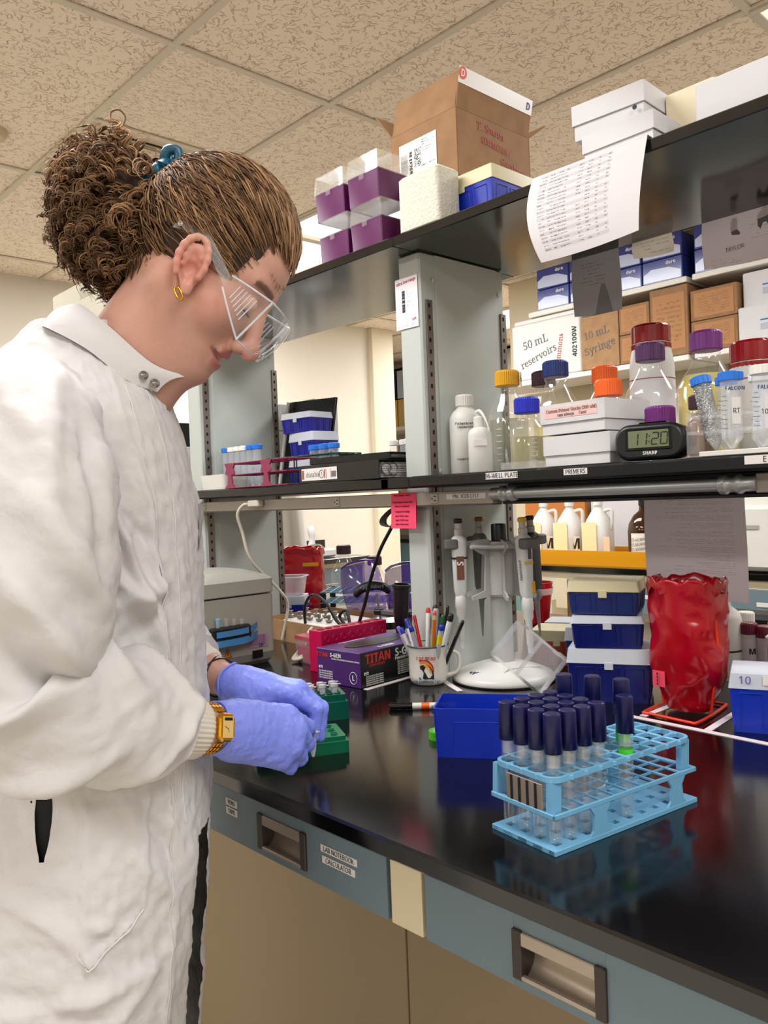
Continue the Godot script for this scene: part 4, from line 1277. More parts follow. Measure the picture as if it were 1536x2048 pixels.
func mug_and_pens():
	var at := V(-1.236, BENCH, -0.618)
	var o := thing("enamel_mug", "white enamel mug with a bear picture holding pens", "mug", at)
	var st := mb(); xf = Transform3D.IDENTITY
	var r := 0.042; var h := 0.083
	lathe(st, [[0.030, 0.0], [0.036, 0.002], [0.0405, 0.009], [r, 0.02], [r, h - 0.004], [r + 0.0018, h - 0.001], [r + 0.001, h + 0.001], [r - 0.001, h - 0.002], [r - 0.0015, 0.02], [0.036, 0.006]], 40)
	done("cup", st, mat("enamel", Color(0.88, 0.86, 0.82), 0.12), o)
	st = mb(); var rim := []
	for k in 40: rim.append(V(cos(TAU * k / 40) * (r + 0.0015), h, sin(TAU * k / 40) * (r + 0.0015)))
	tube(st, rim, 0.0017, 6, true)
	done("rim", st, mat("rim_blue", Color(0.20, 0.25, 0.33), 0.3), o)
	st = mb(); xf = T(Vector3.ZERO, 0, 40)
	tube(st, path([V(r - 0.001, 0.066, 0), V(r + 0.012, 0.068, 0), V(r + 0.024, 0.06, 0), V(r + 0.025, 0.04, 0), V(r + 0.018, 0.024, 0), V(r + 0.004, 0.018, 0), V(r - 0.001, 0.017, 0)], 6), 0.0042, 8)
	xf = Transform3D.IDENTITY
	done("handle", st, mats["enamel"], o)
	# picture: rainbow sun and bear, bent round the cup, centred towards the viewer
	var a0 := deg_to_rad(38) # angle from +z towards +x of the picture centre
	var pic := [["sun", [[-1, 0.1], [1, 0.1], [1, 1], [-1, 1]], mat("pic_cream", Color(0.90, 0.78, 0.50), 0.3), 0.0], ["arc_red", [], mat("pic_red", Color(0.72, 0.14, 0.08), 0.3), 0.0], ["arc_orange", [], mat("pic_orange", Color(0.90, 0.48, 0.10), 0.3), 0.0], ["arc_gold", [], mat("pic_gold", Color(0.93, 0.66, 0.28), 0.3), 0.0], ["lake", [[-1, -0.75], [1, -0.75], [1, -1.0], [-1, -1.0]], mat("pic_lake", Color(0.15, 0.42, 0.62), 0.3), 0.0], ["bear", [[-0.85, 0.35], [-0.7, 0.45], [-0.35, 0.52], [0.1, 0.5], [0.55, 0.3], [0.9, -0.1], [1.0, -0.6], [0.95, -0.92], [-0.2, -0.95], [-0.5, -0.85], [-0.35, -0.3], [-0.55, 0.0], [-0.8, 0.1]], mats["ink"], 0.0]]
	for k in pic.size():
		st = mb(); st.set_smooth_group(-1)
		var lift := 0.0003 + k * 0.00012
		var strips := []
		if pic[k][0].begins_with("arc"):
			var ro: float = [1.45, 1.2, 0.95][k - 1]; var ri := ro - 0.2
			for s in 14:
				var t0 := PI * (0.02 + 0.62 * s / 14.0); var t1 := PI * (0.02 + 0.62 * (s + 1) / 14.0)
				strips.append([Vector2(-0.35 + cos(t0) * ro, -0.35 + sin(t0) * ro), Vector2(-0.35 + cos(t1) * ro, -0.35 + sin(t1) * ro), Vector2(-0.35 + cos(t1) * ri, -0.35 + sin(t1) * ri), Vector2(-0.35 + cos(t0) * ri, -0.35 + sin(t0) * ri)])
			var cl := []
			for s in strips:
				var c := []
				for p in s: c.append(Vector2(clampf(p.x, -1, 1), clampf(p.y, -1, 1)))
				cl.append(c)
			strips = cl
		else:
			var pv := PackedVector2Array()
			for p in pic[k][1]: pv.append(Vector2(p[0], p[1]))
			var ix := Geometry2D.triangulate_polygon(pv)
			for i in range(0, ix.size(), 3): strips.append([pv[ix[i]], pv[ix[i + 1]], pv[ix[i + 2]]])
		for s in strips:
			var q := []
			for p in s:
				var ang: float = a0 + p.x * 0.016 / r
				q.append(V(sin(ang) * (r + lift), 0.036 + p.y * 0.021, cos(ang) * (r + lift)))
			for i in range(1, q.size() - 1): tri(st, q[0], q[i], q[i + 1])
		done("picture", st, pic[k][2], o)
	text("FAT BEAR", 0.006, mats["ink_red"], o, T(V(sin(a0) * (r + 0.001), 0.0605, cos(a0) * (r + 0.001)), 0, 38), "Droid Serif", true)
	text("CHAMPION 747", 0.0055, mat("ink_navy2", Color(0.1, 0.16, 0.34), 0.5), o, T(V(sin(a0) * (r + 0.001), 0.0105, cos(a0) * (r + 0.001)), 0, 38), "Droid Serif", true)
	# pens: [name, label, barrel colour, cap colour, foot x,z, lean x,z, length, radius, cap length, tip style]
	var pens := [
		["marker_pen", "grey marker with lilac cap leaning far left in the mug", Color(0.62, 0.62, 0.64), Color(0.42, 0.33, 0.66), V(-0.010, 0, 0.012), V(-0.052, 0, 0.020), 0.125, 0.0048, 0.02],
		["marker_pen", "white marker with blue cap leaning left in the mug", Color(0.82, 0.82, 0.83), Color(0.03, 0.12, 0.55), V(-0.012, 0, 0.006), V(-0.044, 0, 0.004), 0.135, 0.0050, 0.022],
		["marker_pen", "white marker with short blue tip in front of the lilac one", Color(0.84, 0.80, 0.80), Color(0.05, 0.16, 0.62), V(0.0, 0, 0.016), V(-0.030, 0, 0.032), 0.122, 0.0046, 0.014],
		["marker_pen", "white marker with a red cap in the mug", Color(0.85, 0.84, 0.83), Color(0.74, 0.07, 0.05), V(-0.010, 0, -0.006), V(-0.018, 0, -0.020), 0.152, 0.0052, 0.012],
		["marker_pen", "silver marker with a dark brown cap in the mug", Color(0.64, 0.64, 0.65), Color(0.16, 0.06, 0.08), V(-0.004, 0, -0.010), V(-0.008, 0, -0.026), 0.158, 0.0052, 0.014],
		["marker_pen", "grey marker with rounded grey cap and green label in the mug", Color(0.66, 0.66, 0.66), Color(0.58, 0.58, 0.57), V(0.006, 0, -0.004), V(0.007, 0, -0.014), 0.152, 0.0062, 0.055],
		["marker_pen", "grey marker with blue end in front, in the middle of the mug", Color(0.60, 0.61, 0.63), Color(0.04, 0.13, 0.5), V(0.012, 0, 0.018), V(-0.002, 0, 0.034), 0.124, 0.0054, 0.013],
		["pencil", "orange wooden pencil with pink eraser in the mug", Color(0.80, 0.38, 0.05), Color(0.80, 0.28, 0.28), V(0.014, 0, 0.004), V(0.022, 0, 0.004), 0.150, 0.0042, 0.008],
		["marker_pen", "green pen standing behind the orange pencil", Color(0.03, 0.38, 0.18), Color(0.03, 0.3, 0.15), V(0.010, 0, -0.014), V(0.022, 0, -0.018), 0.14, 0.0048, 0.02],
		["ball_pen", "black ball pen with clip behind the pencil", Color(0.05, 0.05, 0.06), Color(0.03, 0.03, 0.03), V(0.012, 0, -0.020), V(0.020, 0, -0.030), 0.158, 0.0042, 0.02],
		["marker_pen", "white marker with black cap at the right of the mug", Color(0.84, 0.84, 0.84), Color(0.03, 0.03, 0.03), V(0.016, 0, -0.006), V(0.040, 0, -0.012), 0.150, 0.0062, 0.016],
		["marker_pen", "grey marker with yellow band and blue tip at the mug's right edge", Color(0.68, 0.69, 0.70), Color(0.04, 0.16, 0.62), V(0.022, 0, 0.008), V(0.044, 0, 0.010), 0.128, 0.0056, 0.012],
		["ball_pen", "black ball pen leaning far right in the mug", Color(0.04, 0.04, 0.045), Color(0.03, 0.03, 0.03), V(0.018, 0, -0.014), V(0.058, 0, -0.022), 0.145, 0.0042, 0.02],
		["ball_pen", "red pen lying behind the lilac marker in the mug", Color(0.70, 0.05, 0.06), Color(0.6, 0.04, 0.04), V(-0.014, 0, -0.008), V(-0.036, 0, -0.010), 0.138, 0.0042, 0.015]]
	for p in pens:
		var foot: Vector3 = at + p[4] + V(0, 0.008, 0)
		var top: Vector3 = at + p[5] + V(0, 0.09, 0)
		var dir := (top - foot).normalized()
		var pn := thing(p[0], p[1], "pencil" if p[0] == "pencil" else "pen", foot, 0.0, "pens in the enamel mug")
		pn.basis = Basis(Quaternion(V(0, 1, 0), dir))
		var L: float = p[6]; var pr: float = p[7]; var cl: float = p[8]
		st = mb()
		lathe(st, [[pr * 0.85, 0], [pr, 0.002], [pr, L - cl]], 12 if p[0] != "pencil" else 6)
		done("barrel", st, mat("pen_" + p[2].to_html(), p[2], 0.35), pn)
		st = mb()
		lathe(st, [[pr * 1.04, L - cl], [pr * 1.04, L - 0.004], [pr * 0.85, L - 0.001], [pr * 0.6, L]], 12)
		done("cap" if p[0] != "pencil" else "eraser", st, mat("pen_" + p[3].to_html(), p[3], 0.35), pn)
		var extra = null
		if "green label" in p[1]: extra = [Color(0.25, 0.75, 0.15), 0.062, 0.09]
		elif "yellow band" in p[1]: extra = [Color(0.85, 0.72, 0.08), 0.085, 0.105]
		elif p[0] == "pencil": extra = [Color(0.75, 0.68, 0.5), L - cl - 0.01, L - cl]
		if extra:
			st = mb(); lathe(st, [[pr * 1.05, extra[1]], [pr * 1.05, extra[2]]], 12)
			done("band", st, mat("pen_" + extra[0].to_html(), extra[0], 0.4), pn)
		if p[0] == "ball_pen":
			st = mb(); box(st, V(0, L - 0.02, pr + 0.0015), V(0.003, 0.036, 0.0015), 0.0005)
			done("clip", st, mats["steel"], pn)

func pipette(label: String, at: Vector3, turn: float, tilt: float, body: Color, top: Color, kind: int) -> Node3D:
	# hangs; origin at the collar where the holder grips it, y up along the pipette
	var o := thing("pipette", label, "pipette", at, 0.0, "pipettes on the carousel stand")
	o.basis = Basis(V(0, 1, 0), deg_to_rad(turn)) * Basis(V(1, 0, 0), deg_to_rad(tilt))
	var bm := mat("pip_" + body.to_html(), body, 0.35)
	var st := mb(); xf = Transform3D.IDENTITY
	loft(st, [rr(0.018, 0.02, 0.006, -0.118, 4), rr(0.024, 0.027, 0.008, -0.106, 4), rr(0.028, 0.032, 0.009, -0.02, 4), rr(0.030, 0.034, 0.010, 0.0, 4), rr(0.026, 0.03, 0.010, 0.008, 4), rr(0.018, 0.02, 0.008, 0.013, 4)])
	done("body", st, bm, o)
	st = mb()
	rbox(st, V(0, -0.005, 0.017), V(0.034, 0.022, 0.03), 0.006, 0.003)
	done("finger_rest", st, mat("pip_grey", Color(0.36, 0.35, 0.35), 0.4), o)
	st = mb(); lathe(st, [[0.0085, 0.012], [0.0095, 0.016], [0.0095, 0.026], [0.0075, 0.028], [0.0075, 0.040]], 16)
	done("plunger", st, mat("pip_plunger", Color(0.72, 0.70, 0.68), 0.4), o)
	st = mb(); lathe(st, [[0.0085, 0.040], [0.0095, 0.042], [0.0095, 0.048], [0.007, 0.050]], 16)
	done("push_button", st, mat("pip_top_" + top.to_html(), top, 0.4), o)
	# lower part
	var lower := Color(0.80, 0.79, 0.77) if kind == 0 else Color(0.52, 0.51, 0.50)
	st = mb()
	if kind == 0: lathe(st, [[0.006, -0.215], [0.007, -0.212], [0.0072, -0.165], [0.0105, -0.158], [0.0105, -0.146], [0.0125, -0.142], [0.0125, -0.128], [0.011, -0.118], [0.008, -0.112]], 18)
	else: lathe(st, [[0.0018, -0.222], [0.003, -0.20], [0.0065, -0.14], [0.012, -0.134], [0.0125, -0.12], [0.009, -0.112]], 18)
	done("tip_cone", st, mat("pip_low_%d" % kind, lower, 0.35), o)
	if kind == 0:
		st = mb(); lathe(st, [[0.0055, -0.232], [0.0062, -0.215]], 14)
		done("tip_end", st, mats["frosted"], o)
	return o

func pipette_stand():
	var ctr := V(-1.133, BENCH, -0.746)
	var o := thing("pipette_stand", "white round pipette carousel stand on the bench", "stand", ctr)
	var wm := mat("stand_white", Color(0.82, 0.81, 0.78), 0.35)
	var st := mb(); xf = Transform3D.IDENTITY
	lathe(st, [[0.108, 0], [0.110, 0.003], [0.110, 0.009], [0.104, 0.016], [0.09, 0.022], [0.055, 0.034], [0.030, 0.040]], 48)
	done("base", st, wm, o)
	st = mb(); lathe(st, [[0.106, -0.0004], [0.1125, 0.0005], [0.1125, 0.003], [0.107, 0.004]], 48)
	done("foot_ring", st, mats["black_plastic"], o)
	# raised facets on the base
	st = mb(); xf = T(V(0, 0.011, 0), 0, 75)
	prism(st, [Vector2(-0.075, 0.0), Vector2(0.075, 0.0), Vector2(0.05, 0.02), Vector2(-0.03, 0.024)], -0.02, 0.06)
	xf = Transform3D.IDENTITY
	done("base_facet", st, wm, o)
	text("eppendorf", 0.009, mat("ink_navy3", Color(0.06, 0.10, 0.36), 0.5), o, T(V(-0.005, 0.0275, 0.087) + V(0.012, -0.002, -0.012), -66, 20), "Droid Sans", true)
	st = mb(); lathe(st, [[0.0255, 0.03], [0.0235, 0.06], [0.0225, 0.19], [0.0225, 0.30]], 28)
	done("column", st, mat("stand_grey", Color(0.66, 0.66, 0.64), 0.4), o)
	st = mb(); lathe(st, [[0.0165, 0.30], [0.0165, 0.334], [0.0155, 0.337], [0.012, 0.338]], 24)
	done("knob", st, mat("knob_navy", Color(0.02, 0.022, 0.06), 0.35), o)
	# carousel: hub with six arms and vertical plates
	var am := mat("stand_arm", Color(0.70, 0.69, 0.68), 0.35)
	st = mb(); lathe(st, [[0.026, 0.18], [0.032, 0.186], [0.032, 0.288], [0.026, 0.30]], 24)
	done("hub", st, am, o)
	for k in 6:
		var a := 20.0 + 60.0 * k
		st = mb(); xf = T(V(0, 0, 0), 0, a)
		# a plate with upper and lower forks
		prism(st, [Vector2(0.028, 0.183), Vector2(0.078, 0.178), Vector2(0.08, 0.186), Vector2(0.045, 0.196), Vector2(0.040, 0.270), Vector2(0.066, 0.284), Vector2(0.078, 0.300), Vector2(0.028, 0.305)], -0.002, 0.002)
		xf = Transform3D.IDENTITY
		done("holder_plate", st, am, o)
		st = mb()
		var p0 := V(cos(deg_to_rad(a)) * 0.076, 0.292, -sin(deg_to_rad(a)) * 0.076)
		var p1 := V(cos(deg_to_rad(a + 60)) * 0.076, 0.292, -sin(deg_to_rad(a + 60)) * 0.076)
		var mid := (p0 + p1) * 0.36 + V(0, 0.292 * 0.28, 0)
		tube(st, path([p0, V(mid.x, 0.290, mid.z), p1], 6), 0.005, 7)
		done("holder_arm", st, am, o)
	var wht := Color(0.80, 0.80, 0.79); var gry := Color(0.40, 0.39, 0.39)
	for q in [["white pipette with black top and brown label hanging left on the stand", -40.0, wht, Color(0.06, 0.06, 0.09), 0, 0.0], ["grey pipette with amber top hanging behind the stand column", -111.0, gry, Color(0.55, 0.36, 0.06), 1, 0.0], ["white pipette with yellow top and yellow window hanging right on the stand", 74.0, wht, Color(0.85, 0.70, 0.05), 0, 3.0], ["dark grey pipette with black top hanging far right on the stand", 165.0, Color(0.27, 0.26, 0.26), Color(0.08, 0.08, 0.08), 1, 4.0]]:
		var ang: float = deg_to_rad(q[1])
		var where := ctr + V(sin(ang) * 0.088, 0.302, cos(ang) * 0.088)
		var p := pipette(q[0], where, q[1], -q[5], q[2], q[3], q[4])
		if "brown label" in q[0]:
			st = mb(); box(st, V(0.0148, -0.056, 0.0), V(0.0008, 0.05, 0.016), 0.0002); done("brown_label", st, mat("lab_brown", Color(0.42, 0.24, 0.13), 0.5), p)
			text("S", 0.014, mats["print_white"], p, T(V(0.0156, -0.046, 0.0), 0, 90, 90), "Droid Sans", true)
			st = mb(); box(st, V(-0.0005, -0.035, 0.0), V(0.0295, 0.004, 0.0335), 0.0004); done("blue_band", st, mats["knob_navy"], p)
		if "yellow window" in q[0]:
			st = mb(); box(st, V(0.008, -0.096, 0.0105), V(0.010, 0.024, 0.008), 0.001); done("yellow_window", st, mats["cap_yellow"], p)
			st = mb(); box(st, V(-0.001, -0.045, 0.0152), V(0.022, 0.006, 0.002), 0.0003); done("yellow_band", st, mat("band_yellow", Color(0.85, 0.70, 0.25), 0.5), p)
			st = mb(); box(st, V(0.002, -0.026, 0.0156), V(0.008, 0.022, 0.002), 0.0003); done("display", st, mats["black_gloss"], p)
			text("eppendorf", 0.006, mats["ink_grey"], p, T(V(-0.0155, -0.06, 0.004), 0, -90, 90), "Droid Sans", true)
		if "dark grey" in q[0]:
			text("eppendorf", 0.006, mat("ink_lblue", Color(0.35, 0.45, 0.75), 0.5), p, T(V(-0.002, -0.055, 0.0150), 0, 0, 90), "Droid Sans", true)
			st = mb(); rbox(st, V(0.002, -0.082, 0.0145), V(0.012, 0.007, 0.003), 0.003, 0.001); done("lock_switch", st, mats["black_gloss"], p)

func test_tube_rack():
	var o := thing("test_tube_rack", "light blue test tube rack at the front of the bench", "tube rack", V(-0.567, BENCH, -0.2255), deg_to_rad(81.4))
	var m := mat("rack_blue", Color(0.42, 0.66, 0.80), 0.4)
	var L := 0.255; var W := 0.104; var nx := 10; var nz := 4
	var px := 0.0245; var pz := 0.0245; var hole := 0.0095
	# base plate: bars around holes so the holes are real
	var st := mb(); xf = Transform3D.IDENTITY
	var bx := func_bars(nx, px, hole, L)
	var bz := func_bars(nz, pz, hole, W)
	for b in bz: box(st, V(0, 0.003, b[0]), V(L, 0.006, b[1]), 0.0006)
	for b in bx: box(st, V(b[0], 0.003, 0), V(b[1], 0.0058, W - 0.004), 0.0004)
	done("base_plate", st, m, o)
	# middle tier: thin wires forming cells
	st = mb()
	for k in nz + 1: box(st, V(0.0, 0.0425, (k - nz / 2.0) * pz), V(L - 0.005, 0.003, 0.0028), 0.0005)
	for k in nx + 1: box(st, V((k - nx / 2.0) * px, 0.0435, 0), V(0.0028, 0.003, W - 0.002), 0.0005)
	for sz in [-1, 1]: box(st, V(0, 0.0425, sz * (W / 2 - 0.0015)), V(L, 0.006, 0.003), 0.0008)
	for sx in [-1, 1]: box(st, V(sx * (L / 2 - 0.0015), 0.0425, 0), V(0.003, 0.006, W), 0.0008)
	done("middle_tier", st, m, o)
	# top plate: rounded frame with cells
	st = mb()
	loft(st, [rr(L - 0.004, W - 0.004, 0.016, 0.0785, 5), rr(L - 0.004, W - 0.004, 0.016, 0.0845, 5), rr(L - 0.012, W - 0.012, 0.013, 0.0845, 5), rr(L - 0.012, W - 0.012, 0.013, 0.0785, 5), rr(L - 0.004, W - 0.004, 0.016, 0.0785, 5)], false, false, false)
	for k in range(1, nz): box(st, V(0, 0.0815, (k - nz / 2.0) * pz), V(L - 0.01, 0.006, 0.0045), 0.0008)
	for k in range(1, nx): box(st, V((k - nx / 2.0) * px, 0.0815, 0), V(0.0045, 0.006, W - 0.01), 0.0008)
	for i in range(nx + 1):
		for j in range(nz + 1):
			if (i == 0 or i == nx) and (j == 0 or j == nz): continue
			xf = T(V((i - nx / 2.0) * px * 0.985, 0.0815, (j - nz / 2.0) * pz * 0.965), 0, 45)
			box(st, V(0, 0, 0), V(0.0085, 0.0056, 0.0085), 0.0006)
	xf = Transform3D.IDENTITY
	done("top_tier", st, m, o)
	# legs: flared plates on both long sides and ends
	for sz in [-1, 1]:
		for x in [-0.052, 0.088]:
			st = mb(); xf = T(V(x, 0, sz * (W / 2 - 0.002)))
			prism(st, [Vector2(-0.020, 0.004), Vector2(0.020, 0.004), Vector2(0.012, 0.012), Vector2(0.010, 0.030), Vector2(0.018, 0.041), Vector2(-0.018, 0.041), Vector2(-0.010, 0.030), Vector2(-0.012, 0.012)], -0.0016, 0.0016)
			xf = Transform3D.IDENTITY
			done("leg", st, m, o)
		for x in [-0.118, 0.113]:
			st = mb(); xf = T(V(x, 0, sz * (W / 2 - 0.008)))
			prism(st, [Vector2(-0.008, 0.043), Vector2(0.008, 0.043), Vector2(0.010, 0.08), Vector2(-0.006, 0.08)], -0.006, 0.0016)
			xf = Transform3D.IDENTITY
			done("post", st, m, o)
	# metallic tape on the near end
	st = mb(); box(st, V(-L / 2 + 0.002, 0.060, 0.004), V(0.0015, 0.030, 0.058), 0.0004)
	var tp := done("tape", st, mat("tape_silver", Color(0.62, 0.57, 0.52), 0.35, 0.5), o)
	st = mb()
	for k in 4: box(st, V(-L / 2 + 0.0008, 0.060, -0.016 + k * 0.013), V(0.0008, 0.028, 0.0035), 0)
	done("tape_stripe", st, mats["ink"], tp)
	# tubes
	var capm := mat("cap_navy", Color(0.04, 0.045, 0.26), 0.35)
	var proto: Node3D = null
	var spots := []
	for i in 4:
		for j in 4: spots.append([i, j, 0.0])
	spots.append_array([[5, 3, 0.0], [6, 2, 0.012], [5, 1, 0.016], [4, 0, 0.018]])
	var row_name := ["nearest", "second", "third", "fourth"]
	var col_name := ["left", "inner left", "inner right", "right"]
	for q in spots:
		var lp := V((q[0] - 4.5) * px, 0.0045 + q[2], (q[1] - 1.5) * pz)
		var gp := o.transform * lp
		var lab: String
		if q[0] < 4: lab = "glass test tube with navy cap, %s row of the rack, %s place" % [row_name[q[0]], col_name[q[1]]]
		else: lab = "glass test tube with navy cap standing apart in the rack, " + {5: "right one" if q[1] == 3 else "middle one", 6: "far one", 4: "left one"}[q[0]]
		if proto == null:
			proto = thing("test_tube", lab, "test tube", gp, o.rotation.y, "capped test tubes in the blue rack")
			st = mb()
			var r := 0.0085
			lathe(st, [[0.0006, 0.0], [r * 0.5, 0.0012], [r * 0.85, 0.004], [r, 0.0085], [r, 0.135], [r - 0.0012, 0.135], [r - 0.0012, 0.0095], [r * 0.7, 0.0045], [0.0006, 0.0022]], 18, true, false)
			done("glass", st, mats["tube_glass"], proto)
			st = mb()
			var rings := []
			for c in [[0.0104, 0.104], [0.0108, 0.1045], [0.0102, 0.146], [0.0098, 0.148], [0.0085, 0.1488]]:
				var a := PackedVector3Array()
				for k in 32: a.append(V(cos(TAU * k / 32) * c[0] * (1.0 if k % 2 else 0.985), c[1], sin(TAU * k / 32) * c[0] * (1.0 if k % 2 else 0.985)))
				rings.append(a)
			loft(st, rings, true, true, true)
			done("cap", st, capm, proto)
			st = mb()
			lathe(st, [[0.0066, 0.088], [0.0070, 0.089], [0.0070, 0.104]], 14)
			done("inner_sleeve", st, mat("sleeve", Color(0.88, 0.88, 0.88), 0.4, 0.0, 0.22), proto)
		else:
			var c := copy(proto, lab, Transform3D(Basis(V(0, 1, 0), o.rotation.y + q[0]), gp))
			if q[0] == 6 or (q[0] == 5 and q[1] == 3):
				st = mb(); xf = T(V(0, 0.078, 0))
				lathe(st, [[0.0088, -0.007], [0.0088, 0.007]], 16, false, false); xf = Transform3D.IDENTITY
				done("green_label", st, mat("label_green", Color(0.25, 0.80, 0.05), 0.5), c)

# bars between round openings: returns [centre, width]
func func_bars(n: int, pitch: float, hole: float, total: float) -> Array:
	var out := []
	for k in n + 1:
		var c := (k - n / 2.0) * pitch
		var w := pitch - hole
		if k == 0: out.append([-total / 2 + (total / 2 - n / 2.0 * pitch + w / 2) / 2, total / 2 - n / 2.0 * pitch + w / 2])
		elif k == n: out.append([total / 2 - (total / 2 - n / 2.0 * pitch + w / 2) / 2, total / 2 - n / 2.0 * pitch + w / 2])
		else: out.append([c, w])
	return out

func biohazard_bag(label: String, at: Vector3, w: float, d: float, h: float, turn: float, seed_: int, belly := 1.0, tops := 0.9) -> Node3D:
	var o := thing("biohazard_bag", label, "bag", at, deg_to_rad(turn))
	var m := mat("bag_red", Color(0.62, 0.015, 0.09), 0.18)
	m.backlight_enabled = true; m.backlight = Color(0.35, 0.02, 0.05)
	var n := FastNoiseLite.new(); n.seed = seed_; n.frequency = 9.0; n.fractal_octaves = 3; n.noise_type = FastNoiseLite.TYPE_SIMPLEX
	var n2 := FastNoiseLite.new(); n2.seed = seed_ + 5; n2.frequency = 16.0; n2.noise_type = FastNoiseLite.TYPE_SIMPLEX; n2.fractal_type = FastNoiseLite.FRACTAL_RIDGED; n2.fractal_octaves = 2
	var st := mb(); xf = Transform3D.IDENTITY
	var rings := []
	var K := 40; var J := 34
	for j in J + 1:
		var v := float(j) / J
		var a := PackedVector3Array()
		var f: float
		if belly > 1.5: f = lerpf(0.97, 1.0, v)
		else: f = 0.50 + 0.5 * pow(smoothstep(0.0, 0.45, v + 0.03), 0.75) * (1.0 - 0.05 * smoothstep(0.6, 1.0, v))
		for k in K:
			var t := TAU * k / K
			var c := cos(t); var s := sin(t)
			var e := 0.55 if belly > 1.5 else 0.78
			var x := signf(c) * pow(absf(c), e) * w / 2 * f
			var z := signf(s) * pow(absf(s), e) * d / 2 * f
			var p := V(x, v * h, z)
			var disp := 0.006 * n.get_noise_3d(p.x * 1.1, p.y * 0.45, p.z * 1.1) + 0.0045 * n2.get_noise_3d(p.x * 0.8, p.y * 0.55, p.z * 0.8)
			p += V(c, 0, s) * disp
			if j == J: p.y += 0.006 * n.get_noise_2d(t * 0.4, 3.0)
			a.append(p)
		rings.append(a)
	loft(st, rings, true, false, true, -2.0)
	done("film", st, m, o)
	# folded-over cuff
	st = mb(); rings = []
	for j in 6:
		var a := PackedVector3Array()
		for k in K:
			var t := TAU * k / K
			var b: Vector3 = rings[0][k] if false else V(cos(t), 0, sin(t))
			var drop: float = 0.020 + 0.012 * n.get_noise_2d(t * 0.5 + 7.0, 1.0)
			var e := 0.55 if belly > 1.5 else 0.78
			var g: float = [0.93, 0.97, 1.015, 1.04, 1.05, 1.045][j]
			var yy: float = [h - 0.008, h + 0.004, h + 0.006, h + 0.001, h - drop * 0.5, h - drop][j]
			a.append(V(signf(b.x) * pow(absf(b.x), e) * w / 2 * g * 0.97, yy + 0.008 * n.get_noise_2d(t * 0.4, 3.0), signf(b.z) * pow(absf(b.z), e) * d / 2 * g * 0.97) + b * 0.004 * n.get_noise_2d(t, j * 0.2))
		rings.append(a)
	loft(st, rings, false, false, true, -2.0)
	done("cuff", st, m, o)
	return o

